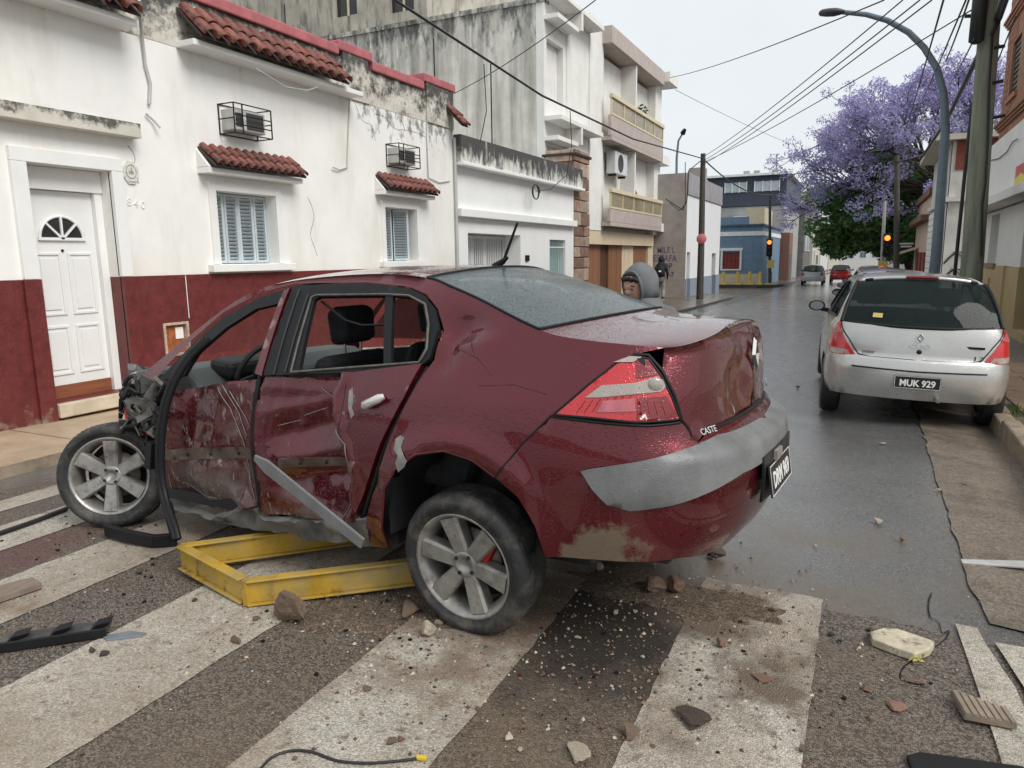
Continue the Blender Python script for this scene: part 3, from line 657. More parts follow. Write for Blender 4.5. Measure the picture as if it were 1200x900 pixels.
# balconies: back wall, slabs, parapet faces, railings, divider
MB().box(AX - 0.9, AX - 0.8, 26.15, 33.5, 2.56, 9.6).build('balcony_back', inner, AP)
MB().box(AX - 0.8, AX + 0.02, 33.3, 34.35, 2.56, 9.55).build('wall', ap_white, AP)
MB().box(AX - 0.8, AX - 0.02, 26.152, 26.25, 2.56, 9.6).build('balcony_end', inner, AP)
MB().box(AX - 0.8, AB + 0.0, 26.0, 33.42, 9.04, 9.62).build('roof_fascia', ap_pink, AP, bevel=0.01)
MB().box(AX - 0.8, AX + 0.6, 33.43, 35.0, 9.2, 9.62).build('roof_fascia', ap_white, AP, bevel=0.01)
for zt, zb in ((6.62, 5.76), (3.34, 2.72)):
    MB().box(AX - 0.8, AB, 26.0, 33.42, zb, zb + 0.14).build('balcony_slab', ap_pink, AP)
    MB().box(AB - 0.12, AB + 0.003, 25.97, 33.44, zb + 0.143, zt).build('balcony_parapet', ap_pink, AP, bevel=0.008)
    MB().box(AX - 0.8, AX + 0.35, 33.46, 34.9, zb - 0.02, zb + 0.35).build('balcony_slab', ap_white, AP)
    r_ = MB().box(AB - 0.08, AB + 0.06, 25.97, 33.44, zt + 0.58, zt + 0.72).build('handrail', rail_y, AP, bevel=0.006)
    MB().box(AB - 0.06, AB + 0.02, 25.99, 33.4, zt + .003, zt + 0.07).build('bottom_rail', rail_y, r_)
    for i in range(6):
        y = 26.0 + i * 1.47
        MB().box(AB - 0.05, AB + 0.01, y, y + 0.06, zt + 0.07, zt + 0.58).build('post', rail_y, r_)
        if i < 5: MB().box(AB - 0.03, AB - 0.018, y + 0.07, y + 1.46, zt + 0.08, zt + 0.57).build('panel', rail_glass, r_)
for za, zb in ((6.1, 9.03), (2.9, 5.75)):
    MB().box(AX - 0.8, AB - 0.1, 29.35, 29.5, za, zb).build('divider', ap_white, AP)
    MB().box(AX - 0.79, AX - 0.74, 27.0, 28.8, za + .05, zb - 0.6).build('balcony_door', inner, AP)
ac = thing('wall_air_conditioner', 'white split air conditioner unit hung on the balcony wall', 'air conditioner', (AX, 28.2, 4.9))
MB().box(AX - 0.25, AX + 0.12, 27.3, 28.85, 4.72, 5.55).build('casing', mat('ac_white', (0.62, 0.63, 0.64), rough=.4), ac, bevel=0.03)
MB().lathe([(0.0, 0.0), (0.30, 0.0), (0.33, 0.012), (0.33, 0.0)], 20, Matrix.Translation((AX + 0.125, 27.95, 5.14)) @ Matrix.Rotation(R(90), 4, 'Y')).build('fan_grille', ac_grille, ac)
MB().box(AX - 0.2, AX + 0.1, 27.4, 27.46, 4.64, 4.72).box(AX - 0.2, AX + 0.1, 28.6, 28.66, 4.64, 4.72).build('bracket', iron, ac)
# potted plants on the balconies
leaf_g = mat('leaf_green', (0.045, 0.095, 0.035), rough=0.55, var=0.4, vs=12, rnd=0.1)
def leaf_cloud(mb, c, rad, n, sz, rnd, flat=1.0):
    for _ in range(n):
        while True:
            p = Vector((rnd.uniform(-1, 1), rnd.uniform(-1, 1), rnd.uniform(-1, 1)))
            if 0.1 < p.length < 1: break
        p = Vector((p.x * rad[0], p.y * rad[1], p.z * rad[2])) + Vector(c)
        a = Vector((rnd.gauss(0, 1), rnd.gauss(0, 1), rnd.gauss(0, 1) * flat)).normalized()
        b_ = a.cross(Vector((rnd.gauss(0, 1), rnd.gauss(0, 1), rnd.gauss(0, 1)))).normalized()
        L = sz * rnd.uniform(0.6, 1.4); w = L * 0.42
        mb.add([p - a * L, p + b_ * w, p + a * L, p - b_ * w], [(0, 1, 2, 3)])
rp = random.Random(3)
for (y, z, sz, lab) in ((30.6, 3.95, .3, 'dark leafy plant behind the lower balcony railing'), (32.0, 7.6, .28, 'trailing plant hanging in the upper balcony')):
    t = thing('potted_plant', lab, 'plant', (AX - .2, y, z - .5))
    m_ = MB(); leaf_cloud(m_, (AX - .2, y, z), (.22, .4, .5), 160, .09, rp); m_.build('foliage', leaf_g, t)
    MB().lathe([(0.0, 0), (.13, 0), (.18, .3), (.16, .3), (0, .27)], 14, Matrix.Translation((AX - .2, y, z - .75))).build('pot', terracotta, t)
# garage front under the balconies
MB().box(AX - 1.2, AX - 0.3, 20.76, 33.9, g0 - .2, 2.15).build('ground_floor_wall', brown_dark, AP)
MB().box(AX - 0.29, AX - 0.02, 20.76, 33.6, 2.05, 2.54).build('lintel', cream, AP)
for i, (a, b_, m_) in enumerate(((22.6, 24.5, cream), (24.55, 26.6, brown_wood), (27.6, 29.3, brown_wood), (29.35, 31.0, cream), (31.05, 33.0, brown_wood))):
    n = 5
    for k in range(n):
        MB().box(AX - 0.29, AX - 0.22 + .006 * (k % 2), lerp(a, b_, k / n) + .006, lerp(a, b_, (k + 1) / n) - .006, g0, 2.04).build('plank', m_, AP)
MB().box(AX - 0.28, AX - 0.12, 33.02, 33.9, g0, 2.04).build('pier', cream, AP)
# ------------------------------------------------------------------ rooftop building behind the first house
RB = thing('rooftop_block', 'dingy grey and yellow upper storey rising behind the tiled parapet', 'building', (-18, 24, 0))
rb_m = mat('dingy_wall', (0.40, 0.375, 0.32), rough=0.9, var=0.2, vs=1.5, bump=0.3, stains=[dict(col=(0.06, 0.06, 0.055), sc=2.4, lo=0.48, hi=0.7, stretch=(1.5, 1, 0.3), amt=0.85)])
MB().wall_y(21.6, -24, -13.4, 0, 14, [(-14.9, -13.9, 9.7, 11.5), (-17.2, -16.2, 9.9, 11.6)], 0.3).build('wall', rb_m, RB)
MB().box(-24, -13.5, 21.91, 30, 0, 13.9).build('building_body', rb_m, RB)
for a in (-14.9, -17.2):
    p = MB().box(a + .01, a + .99, 21.8, 21.85, 9.72, 11.48).build('window_pane', dark_glass, RB)
    MB().box(a + 0.46, a + 0.54, 21.76, 21.8, 9.72, 11.48).build('window_bar', rail_y, p)
MB().box(-26, -17.0, 16.5, 16.8, 0, 8.6).build('yard_wall', mat('ochre_wall', (0.55, 0.45, 0.25), rough=.9, var=.25, vs=2, stains=[dict(col=(.1, .09, .07), sc=3, lo=.5, hi=.7, amt=.7)]), RB)
MB().box(-19.5, -17.6, 20.2, 20.5, 8.4, 9.4).box(-26, -17.4, 20.6, 20.74, 8.95, 9.25).build('parapet', ap_side, RB)
for i, (px, py) in enumerate(((508, 45), (333, 5), (575, 75))):
    a = ony(px, py, 20.6)
    MB().tube([a, a - Vector((0, 0, 2.6))], 0.02, 6).build('vent_pipe', iron, RB)
# ------------------------------------------------------------------ white house with grey base at the corner
CW = thing('corner_house', 'white rendered house with grey upper band and blue grey base', 'house', (-7.5, 38, slope(38)))
cw_m = mat('white_corrugated_render', (0.74, 0.755, 0.76), rough=0.7, var=0.05, vs=3, stretch=(1, 4, 0.2), stains=[dict(col=(.4, .4, .38), sc=2, lo=.62, hi=.9, stretch=(1, 2, .2), amt=.5)])
cw_g = mat('grey_band', (0.30, 0.29, 0.31), rough=0.8, var=0.12, vs=2, stains=[dict(col=(.13, .13, .13), sc=3, lo=.55, hi=.8, stretch=(1, 1, .4), amt=.6)])
cw_b = mat('blue_grey_base', (0.25, 0.29, 0.35), rough=0.6, var=0.1)
cw_s = mat('bare_grey_render', (0.33, 0.30, 0.275), rough=0.85, var=0.15, vs=1.5, bump=.2, stains=[dict(col=(.2, .17, .14), sc=2, lo=.5, hi=.8, amt=.6)])
holes = [(34.2, 34.9, -.5, 1.75), (37.6, 38.1, -.2, 1.7), (40.4, 41.5, -.1, 1.7)]
MB().wall_x(-7.5, 34.0, 42.6, 0.52, 4.34, [h[:2] + (0.52, h[3]) for h in holes], 0.25).build('wall', cw_m, CW)
MB().wall_x(-7.46, 34.0, 42.6, -0.7, 0.518, [(h[0], h[1], -.7, .518) for h in holes], 0.29).build('base', cw_b, CW)
MB().box(-7.8, -7.44, 33.98, 42.64, 4.343, 5.3).build('upper_band', cw_g, CW)
for h in holes: MB().box(-7.74, -7.70, h[0] + .01, h[1] - .01, -.6, h[3] - .01).build('door', cw_b if h[0] < 40 else dark_glass, CW)
MB().wall_y(33.96, -9.9, -7.505, -0.6, 5.3, [], 0.3).build('side_wall', cw_s, CW)
MB().box(-16, -7.82, 34.3, 42.6, -.6, 5.2).build('house_body', cw_s, CW)
MB().box(-9.0, -8.2, 41.0, 41.9, 5.25, 6.3).build('chimney', cw_s, CW)
for s_, xs_, sz in (('MILE L', 0.0, .40), ('ESTAFA', -0.04, .44), ('POP', 0.02, .42), ('~7', 0.25, .36)):
    i = ('MILE L', 'ESTAFA', 'POP', '~7').index(s_)
    text(s_, 'graffiti', frame((-8.42 + xs_, 33.955, 1.85 - i * 0.38), (1, 0, 0.02 * (-1) ** i), (0.05, 0, 1)), sz, mat('spray_paint_%d' % i, (0.13, 0.09, 0.20) if i < 2 else (0.035, 0.035, 0.05), rough=.6), CW, depth=0.002, bold=0.003, xs=0.75)
# ------------------------------------------------------------------ blue corner house beyond the side street
BLz = slope(54)
BH = thing('blue_house', 'single storey blue corner house with white band and red shutter', 'house', (-9, 56, BLz))
blue_m = mat('blue_render', (0.14, 0.22, 0.31), rough=0.7, var=0.15, vs=3, bump=.2, stains=[dict(col=(.06, .12, .2), sc=5, lo=.6, hi=.8, amt=.6)])
bw = mat('band_white', (0.72, 0.73, 0.72), rough=.6); bdk = mat('dark_blue_cornice', (0.06, 0.10, 0.16), rough=.6)
ochre = mat('pale_ochre', (0.55, 0.47, 0.33), rough=.7, var=.1); redsh = mat('red_shutter', (0.20, 0.035, 0.03), rough=.5, var=.1, rnd=.1)
MB().wall_y(54.0, -14, -6.6, 0.26, 3.6, [(-9.27, -8.08, 0.6, 1.78)], .3).build('wall', blue_m, BH)
MB().box(-14, -6.62, 54.31, 66, -1.0, 3.6).build('house_body', blue_m, BH)
MB().box(-14.02, -6.56, 53.97, 54.29, -1.0, 0.258).build('base', ochre, BH)
MB().box(-14.02, -6.57, 53.96, 54.0, 2.92, 3.22).box(-6.62, -6.57, 54.0, 66, 2.92, 3.22).build('band', bw, BH)
MB().box(-14.1, -6.5, 53.85, 66, 3.6, 3.72).build('cornice', bdk, BH)
MB().box(-11.0, -7.6, 54.2, 54.5, 3.72, 4.25).build('parapet', blue_m, BH)
MB().box(-8.2, -6.9, 57, 62, 3.72, 5.0).build('water_tank_room', ochre, BH)
sh = ring(MB(), -0.05, 0.0, 0, 1, 0, 1, .05)
sr_ = MB().box(-9.4, -7.95, 53.93, 53.99, 0.5, 0.6).box(-9.4, -9.27, 53.93, 53.99, .6, 1.9).box(-8.08, -7.95, 53.93, 53.99, .6, 1.9).box(-9.45, -7.9, 53.92, 53.99, 1.9, 2.08).build('window_surround', bw, BH)
for i in range(4):
    for j in range(2): MB().box(-9.26 + .295 * i + .01, -9.26 + .295 * (i + 1) - .01, 54.05, 54.1, .61 + .58 * j, 1.17 + .58 * j).build('shutter_panel', redsh, BH)
for i, x in enumerate((-9.0, -8.0, -7.2, -6.5, -6.0)):
    b = tag(MB().tube([(x, 52.9 + (i == 4) * 1.5, BLz + .05), (x, 52.9 + (i == 4) * 1.5, BLz + 1.0)], .11, 8).add([(x-.3, 52.75, BLz+.1), (x+.3, 52.75, BLz+.1), (x+.3, 53.05, BLz+.1), (x-.3, 53.05, BLz+.1), (x-.3, 52.75, BLz+.2), (x+.3, 52.75, BLz+.2), (x+.3, 53.05, BLz+.2), (x-.3, 53.05, BLz+.2)], [(4,5,6,7),(0,1,5,4),(1,2,6,5),(2,3,7,6),(3,0,4,7)]).build('bollard', mat('yellow_paint_%d' % i, (0.62, 0.47, 0.13), rough=.5, var=.2)),
        'short yellow corner bollard in front of the blue house', 'bollard', 'yellow corner bollards')
# ------------------------------------------------------------------ generic far houses
far_glass = mat('far_window', (0.10, 0.13, 0.17), rough=.15, var=.1)
def far_house(name, label, x0, x1, y0, y1, h, m, wins=(), side='L', roof=None, doors=()):
    z0 = slope((y0 + y1) / 2) - .3
    t = thing(name, label, 'building', ((x0 + x1) / 2, (y0 + y1) / 2, z0))
    MB().box(x0, x1, y0, y1, z0 - .5, h).build('wall', m, t)
    if roof: MB().box(x0 - .15, x1 + .15, y0 - .15, y1 + .15, h + .002, h + roof[0]).build('cornice', roof[1], t)
    fx = x1 if side == 'L' else x0; sg = 1 if side == 'L' else -1
    for (face, a, b_, c, d) in wins:
        if face == 'y': w = MB().box(a, b_, y0 - .06, y0 - .003, c, d)
        else: w = MB().box(fx + sg * .003, fx + sg * .06, a, b_, c, d)
        o = w.build('window', far_glass, t)
        mb = MB()
        if face == 'y':
            ring2 = ((a, b_, c - .08, c), (a, b_, d, d + .08), (a - .08, a, c - .08, d + .08), (b_, b_ + .08, c - .08, d + .08), ((a + b_) / 2 - .03, (a + b_) / 2 + .03, c, d))
            for q in ring2: mb.box(q[0], q[1], y0 - .09, y0 - .004, q[2], q[3])
        else:
            ring2 = ((a, b_, c - .08, c), (a, b_, d, d + .08), (a - .08, a, c - .08, d + .08), (b_, b_ + .08, c - .08, d + .08))
            for q in ring2: mb.box(fx + sg * .004, fx + sg * .09, q[0], q[1], q[2], q[3])
        mb.build('window_frame', bw, o)
    for (a, b_, c, d, dm) in doors: MB().box(fx + sg * .003, fx + sg * .05, a, b_, c, d).build('door', dm, t)
    return t
grey_c = mat('grey_concrete_far', (0.32, 0.32, 0.31), rough=.85, var=.12, vs=1.2, stains=[dict(col=(.16, .16, .15), sc=1.2, lo=.55, hi=.8, stretch=(1, 1, .3), amt=.6)])
navy = mat('navy_panel', (0.045, 0.055, 0.08), rough=.6, var=.1)
beige = mat('beige_render', (0.52, 0.48, 0.40), rough=.8, var=.1, vs=1.5, stains=[dict(col=(.3, .28, .24), sc=1.5, lo=.55, hi=.8, amt=.5)])
darkst = mat('dark_stone_far', (0.14, 0.14, 0.135), rough=.9, var=.25, vs=1.5)
brownst = mat('brown_render_far', (0.19, 0.10, 0.07), rough=.8, var=.15)
pale_far = mat('pale_far', (0.60, 0.59, 0.56), rough=.85, var=.08)
GB = far_house('grey_building', 'tall grey concrete building with navy top floor of windows', -13.5, -6.8, 70, 86, 5.9, grey_c)
MB().box(-13.6, -6.7, 69.9, 86, 5.95, 8.55).build('top_floor', navy, GB)
MB().box(-13.9, -6.3, 69.5, 86, 8.56, 8.75).build('roof_slab', bw, GB)
for a, b_ in ((-12.0, -10.1), (-9.4, -7.3)):
    w = MB().box(a, b_, 69.82, 69.88, 7.2, 8.05).build('window', mat('far_pane_light', (.42, .48, .52), rough=.1), GB)
    for f_ in (0, .33, .66, 1): MB().box(lerp(a, b_, f_) - .04, lerp(a, b_, f_) + .04, 69.76, 69.84, 7.16, 8.1).build('window_bar', bw, w)
for x in (-10.6, -9.7, -8.1): MB().box(x, x + .5, 71, 71.5, 8.76, 9.15).build('roof_vent', grey_c, GB)
MB().box(-10.9, -8.2, 68.4, 69.7, 3.6, 5.0).build('water_tank', bw, GB)
far_house('brown_house', 'narrow brown shopfront building next to the blue house', -9, -5.9, 66.2, 69.4, 3.4, brownst, doors=[(66.6, 67.6, slope(66), 1.6, darkst), (68, 69, slope(66), 1.6, darkst)])
far_house('stone_building', 'narrow dark stone building behind the traffic light pole', -12, -6.2, 86.2, 96, 6.8, darkst, wins=[('x', 88, 90, 2, 3.5), ('x', 92, 94, 2, 3.5)])
far_house('beige_building', 'tall beige ornate building with garage arch down the street', -12, -5.9, 96.2, 112, 8.6, beige, wins=[('x', 98, 100, 3.5, 5), ('x', 103, 105, 3.5, 5), ('x', 98, 100, 0, 2), ('y', -8.5, -7.0, 5.2, 6.6), ('y', -8.5, -7.0, 1.6, 3.0)], roof=(.4, beige), doors=[(104, 108, slope(100), 1.4, darkst)])
far_house('pale_building', 'pale plain building after the ornate beige one', -12, -5.8, 112.2, 135, 6.0, pale_far, wins=[('x', 116, 118, 2, 3.5), ('x', 122, 124, 2, 3.5), ('y', -8, -6.8, 4.0, 5.0)], roof=(.3, bw))
far_house('cream_terrace', 'cream terrace closing the left of the far street', -12, -5.7, 135.2, 190, 4.2, beige, wins=[('x', 140, 143, 0, 2), ('x', 150, 153, 0, 2)])
far_house('far_block', 'distant white block where the street ends', -20, 22, 300, 312, 4.5, pale_far, wins=[('y', x, x + 2, 0, 2) for x in range(-18, 20, 4)])
MB().tube([(-8.2, 75, 8.7), (-8.2, 75, 11.0)], .04, 5).bar((-8.9, 75, 10.6), (-7.5, 75, 10.6), .04, .04).build('aerial', iron, GB)
# ------------------------------------------------------------------ right side
RX = 2.6
RW = thing('shop_building', 'white walled shop building with tan dado and projecting canopy', 'building', (RX, 15, 0))
rw_m = mat('shop_white', (0.78, 0.77, 0.74), rough=.6, var=.05, vs=2, stains=[dict(col=(.5, .46, .38), sc=2, lo=.6, hi=.9, stretch=(1, 1, .3), amt=.4)])
tan = mat('tan_dado', (0.50, 0.38, 0.20), rough=.6, var=.1, vs=2, stains=[dict(col=(.3, .2, .11), sc=4, lo=.62, hi=.85, amt=.6), dict(col=(.16, .12, .08), sc=5, lo=.8, hi=1.0, z=(.35, -.1, .35), amt=.7)])
hr = [(19.3, 20.5, 1.32, 2.42), (14.0, 16.4, 0.15, 2.42), (11.0, 12.6, 1.32, 2.42)]
MB().wall_x(RX, 8.0, 21.9, 1.30, 2.5, [h[:2] + (max(1.3, h[2]), h[3]) for h in hr], .35, -1).build('wall', rw_m, RW)
MB().wall_x(RX - .015, 8.0, 21.9, -0.4, 1.298, [(14.0, 16.4, .15, 1.298), (17.3, 18.1, 0.02, 1.298), (19.75, 19.98, .72, 1.0)], .35, -1).build('dado', tan, RW)
MB().box(RX + .03, RX + .2, 17.3, 18.1, 0, 1.29).build('dado_recess', tan, RW)
MB().box(RX + .36, RX + 9, 8.0, 21.88, -.4, 4.1).build('building_body', rw_m, RW)
MB().box(RX - .02, RX + .3, 8.0, 21.95, 2.72, 4.12).build('fascia', rw_m, RW, bevel=.01)
MB().box(RX - .42, RX + .4, 8.0, 21.98, 2.53, 2.70).build('canopy', rw_m, RW, bevel=.01)
MB().box(RX - .06, RX + .1, 19.2, 20.6, 1.24, 1.33).build('window_sill', mat('sill_brown', (.25, .19, .14), rough=.7), RW)
MB().box(RX + .25, RX + .3, 19.3, 20.5, 1.32, 2.42).build('window_pane', mat('grey_shutter', (.40, .39, .36), rough=.6, var=.1), RW)
MB().box(RX + .1, RX + .2, 19.32, 19.42, 1.34, 2.4).build('grille', iron, RW)
MB().box(RX + .2, RX + .3, 14.0, 16.4, .15, 2.42).build('shop_door', dark_glass, RW)
MB().box(RX + .05, RX + .12, 19.75, 19.98, .72, 1.0).build('meter_box', iron, RW)
sg = thing('wall_sign', 'small red and yellow sign fixed to the white shop wall', 'sign', (RX, 17, 2.9))
sgo = MB().box(RX - .07, RX - .025, 16.0, 17.45, 2.68, 3.22).build('sign_board', mat('sign_red', (.55, .05, .03), rough=.4), sg)
MB().add([(RX - .075, 16.0, 2.68), (RX - .075, 17.45, 2.68), (RX - .075, 17.45, 2.98), (RX - .075, 16.8, 3.05), (RX - .075, 16.0, 2.9)], [(0, 1, 2, 3, 4)]).build('yellow_area', mat('sign_yellow', (.75, .62, .06), rough=.4), sgo)
MB().box(RX - .079, RX - .077, 16.9, 17.4, 2.71, 2.85).build('green_area', mat('sign_green', (.12, .3, .06), rough=.4), sgo)
wire('facade_cable', [onx(1160, 188, RX - .04), onx(1170, 186, RX - .05), onx(1180, 178, RX - .05), onx(1187, 166, RX - .06), onx(1192, 163, RX - .08)], .012, cable_m, RW)
# brick block above and behind
brick_m = mat('brick_wall', (0.34, 0.165, 0.095), rough=.8, var=.25, vs=9, bump=.4, bs=40)
brick_b = mat('brick_piece', (0.36, 0.17, 0.10), rough=.8, var=.2, vs=9, rnd=.25)
BK = thing('brick_block', 'tall orange brick building above the white shop', 'building', (RX + 1, 16, 4.13))
BX = RX + 0.12
MB().wall_x(BX, 9.0, 21.6, 4.13, 9.5, [(19.7, 20.75, 5.05, 6.25), (14, 15.1, 5.05, 6.25)], .25, -1).build('wall', brick_m, BK)
MB().box(BX + .26, BX + 8, 9.0, 21.5, 4.13, 9.4).build('building_body', brick_m, BK)
for z in (4.42, 6.75):
    for k in range(3): MB().box(BX - .05 - .035 * k, BX + .2, 8.9, 21.62 + .035 * k, z + .06 * k, z + .057 + .06 * k).build('brick_cornice', brick_b, BK)
bm_ = MB().box(-.006, .05, -.115, .115, -.03, .03).mesh('brick', brick_b)
for j in range(60):
    for i in range(5):
        yy = 21.45 - (i + (j % 2) * .5) * .25; z = 4.17 + j * .075
        if 19.6 < yy + .12 and yy - .12 < 20.85 and 5.0 < z < 6.3: continue
        if 4.38 < z < 4.64 or 6.71 < z < 6.97: continue
        inst(bm_, 'brick', Matrix.Translation((BX - .004, yy, z)), BK)
for a in (19.7, 14):
    p = MB().box(BX + .12, BX + .16, a + .01, a + 1.04, 5.06, 6.24).build('window_pane', dark_glass, BK)
    for i in range(10): MB().box(BX + .05, BX + .09, a + .02, a + 1.03, 5.10 + i * .115, 5.17 + i * .115).build('slat', iron, p)
    MB().box(BX - .05, BX + .1, a - .1, a + 1.15, 4.93, 5.04).build('sill', brick_b, BK)
# old white two-storey house, then the pinkish house
OX = 2.42; OY = 29.5
OW = thing('old_house', 'old white two storey house with red gable panel and clapboard side', 'house', (OX, OY + 3, slope(OY)))
ow_m = mat('old_white', (0.60, 0.585, 0.55), rough=.85, var=.15, vs=1.5, bump=.3, stains=[dict(col=(.2, .19, .17), sc=2, lo=.55, hi=.75, stretch=(1, 1, .4), amt=.7)])
MB().wall_y(OY, OX, OX + 4, -.8, 5.3, [], .3).build('wall', ow_m, OW)
MB().wall_x(OX, OY + .002, 37, -.8, 5.3, [(32.6, 33.6, 3.6, 4.9)], .3, -1).build('wall', ow_m, OW)
MB().box(OX + .31, OX + 8, OY + .31, 37, -.8, 5.2).build('house_body', ow_m, OW)
MB().box(OX - .12, OX + 4, OY - .14, OY - .003, 3.30, 3.46).box(OX - .12, OX - .002, OY, 37, 3.30, 3.46).build('string_course', ow_m, OW)
MB().box(OX - .55, OX + 8, OY - .35, 37.2, 5.32, 5.50).build('eaves', beige, OW)
MB().box(OX + .12, OX + 3.9, OY - .04, OY - .003, 4.35, 5.30).build('brick_panel', mat('red_brick_panel', (.22, .06, .045), rough=.8, var=.2), OW)
for k in range(10): MB().box(OX - .05, OX - .003, 30.4, 37, 0.7 + k * .25, .92 + k * .25).build('board', rw_m, OW)
MB().box(OX + .2, OX + .24, 32.6, 33.6, 3.6, 4.9).build('window_pane', dark_glass, OW)
for s_ in ((1127, 302), (1124, 322)):
    p = ony(s_[0], s_[1], OY - .02)
    wire('graffiti', [p + Vector((.34 * math.cos(a * 1.3) + .05 * a - .3, -.004, .20 * math.sin(a * 2.1))) for a in rng(0, 7, 50)], .014, cable_m, OW)
PH = far_house('pink_house', 'pinkish house with brown cornice and red brown window shutters', OX + .05, OX + 7, 37.3, 47.5, 4.1, mat('pink_render', (.56, .43, .35), rough=.8, var=.08), side='R', roof=(.30, brownst))
MB().box(OX - .35, OX + .04, 37.2, 47.5, 3.0, 3.25).build('ledge', brownst, PH)
for y in (38.5, 41, 43.5): MB().box(OX - .03, OX + .047, y, y + 1.1, -.1, 1.6).build('shutter', redsh, PH)
MB().add([(OX + .04, 44, 1.9), (OX - 1.0, 44, 1.55), (OX - 1.0, 47, 1.55), (OX + .04, 47, 1.9), (OX + .04, 44, 1.8), (OX - 1.0, 44, 1.45), (OX - 1.0, 47, 1.45), (OX + .04, 47, 1.8)], [(0, 1, 2, 3), (1, 5, 6, 2), (0, 4, 5, 1), (7, 6, 5, 4)]).build('awning', cream, PH)
far_house('right_terrace', 'grey terrace beyond the trees on the far right', 4.2, 14, 58, 200, 3.6, pale_far, side='R')
# ------------------------------------------------------------------ poles, lamps, signals
steel_b = mat('blue_grey_steel', (0.14, 0.19, 0.23), rough=.5, metal=.2, var=.15, vs=5)
wood_p = mat('green_treated_wood', (0.20, 0.215, 0.16), rough=.8, var=.3, vs=4, stretch=(3, 3, .25), bump=.5, bs=25, stains=[dict(col=(.07, .07, .055), sc=3, lo=.55, hi=.75, stretch=(3, 3, .3), amt=.7)])
dark_p = mat('dark_pole', (0.06, 0.052, 0.045), rough=.7, var=.2)
LY = 19.0
lp = thing('street_lamp', 'blue grey curved street lamp arching over the parked cars', 'street lamp', (ony(1094, 330, LY).x, LY, slope(LY) + PAVE))
path = [Vector((ony(1094, 330, LY).x - .01, LY, slope(LY)))] + [ony(a, b_, LY) for a, b_ in ((1094, 325), (1097, 300), (1103, 220), (1108, 150), (1106, 110), (1098, 80), (1083, 56), (1065, 38), (1040, 24), (1015, 17), (985, 14))]
MB().tube(path, [.115, .11, .11, .10, .09, .08, .072, .068, .064, .06, .055, .05], 12).build('post', steel_b, lp)
e = path[-1]; d_ = (ony(960, 13, LY) - e)
hd = MB().tube([e + d_ * t for t in (-.2, 0, .25, .6, .9, 1.0)], [.06, .11, .15, .15, .12, .06], 10)
hd.v = [(x, y, e.z + (z - e.z) * .55) for x, y, z in hd.v]; hd.build('lamp_head', mat('lamp_head_dark', (.06, .065, .07), rough=.5), lp)
PY = 14.7
wp = thing('utility_pole', 'thick greenish wooden utility pole behind the silver hatchback', 'pole', (ony(1136, 345, PY).x, PY, PAVE))
wpts = [Vector((ony(1137, 340, PY).x, PY, slope(PY)))] + [ony(a, b_, PY) for a, b_ in ((1140, 300), (1145.5, 220), (1151, 140), (1157, 60), (1163, -20), (1172, -130))]
MB().tube(wpts, [.175, .17, .165, .16, .155, .15, .14], 14).build('pole_shaft', wood_p, wp)
c_ = ony(1147, 14, PY - .25)
MB().tube([c_ + Vector((0, 0, -.48)), c_ + Vector((0, 0, -.44)), c_ + Vector((.02, 0, .9)), c_ + Vector((.02, 0, .95))], [.05, .11, .12, .06], 12).build('splice_case', cable_m, wp)
for i, (dx, zz) in enumerate(((-.17, 6.0), (.17, 5.8), (.15, 5.2), (.16, 4.2))): MB().bar(ony(1152 + i, 20 + 40 * i, PY) + Vector((dx * .6, -.12, 0)), ony(1152 + i, 20 + 40 * i, PY) + Vector((dx * 1.6, -.12, .02)), .03, .05).build('bracket', iron, wp)
MB().tube([ony(a, b_, PY - .17) for a, b_ in ((1163, 40), (1159, 100), (1158, 160), (1155, 215), (1151, 240), (1150, 300))], .02, 6).build('riser_cable', cable_m, wp)
tg = thing('conduit_pole', 'thin black conduit pole leaning beside the wooden utility pole', 'pole', (ony(1119, 325, 16.2).x, 16.2, PAVE))
MB().tube([Vector((ony(1118, 330, 16.2).x, 16.2, slope(16)))] + [ony(a, b_, 16.2) for a, b_ in ((1121, 298), (1127, 240), (1134, 170), (1140, 120))], .032, 8).build('shaft', cable_m, tg)
# left dark pole with the round pink sign
ql = thing('utility_pole', 'slim dark utility pole with a round pink sign by the white house', 'pole', (-5.75, 27.5, slope(27.5)))
lb = onz(820, 351, slope(27.5)); QY = lb.y
MB().tube([lb, ony(822, 280, QY), ony(824, 180, QY)], [.15, .13, .10], 10).build('pole_shaft', dark_p, ql)
MB().lathe([(0, .02), (.20, .02), (.21, .01), (.21, 0), (0, 0)], 20, Matrix.Translation(ony(823, 280, QY) + Vector((0, -.15, 0))) @ Matrix.Rotation(R(90), 4, 'X')).build('round_sign', mat('pink_sign', (.62, .19, .21), rough=.5, var=.1), ql)
QT = ony(824, 186, QY)
l2 = thing('street_lamp', 'distant thin street lamp rising beyond the balcony block', 'street lamp', (ony(793, 330, 44).x, 44, slope(44)))
p2 = [ony(a, b_, 44) for a, b_ in ((789, 345), (792, 260), (793, 185), (795, 165), (799, 158))]
MB().tube(p2, [.09, .08, .07, .06, .05], 8).build('post', steel_b, l2); MB().tube([p2[-1] + (p2[-1] - p2[-2]) * t for t in (0, .2, 1.0)], [.06, .16, .09], 8).build('lamp_head', iron, l2)
amber = mat('signal_lit', (.9, .16, .02), emit=((1.0, .16, .02), 2.2)); sig_dark = mat('signal_housing', (.02, .02, .02), rough=.5)
lens_off = mat('signal_lens_dark', (.05, .05, .04), rough=.2); post_y = mat('post_yellow', (.55, .42, .12), rough=.6)
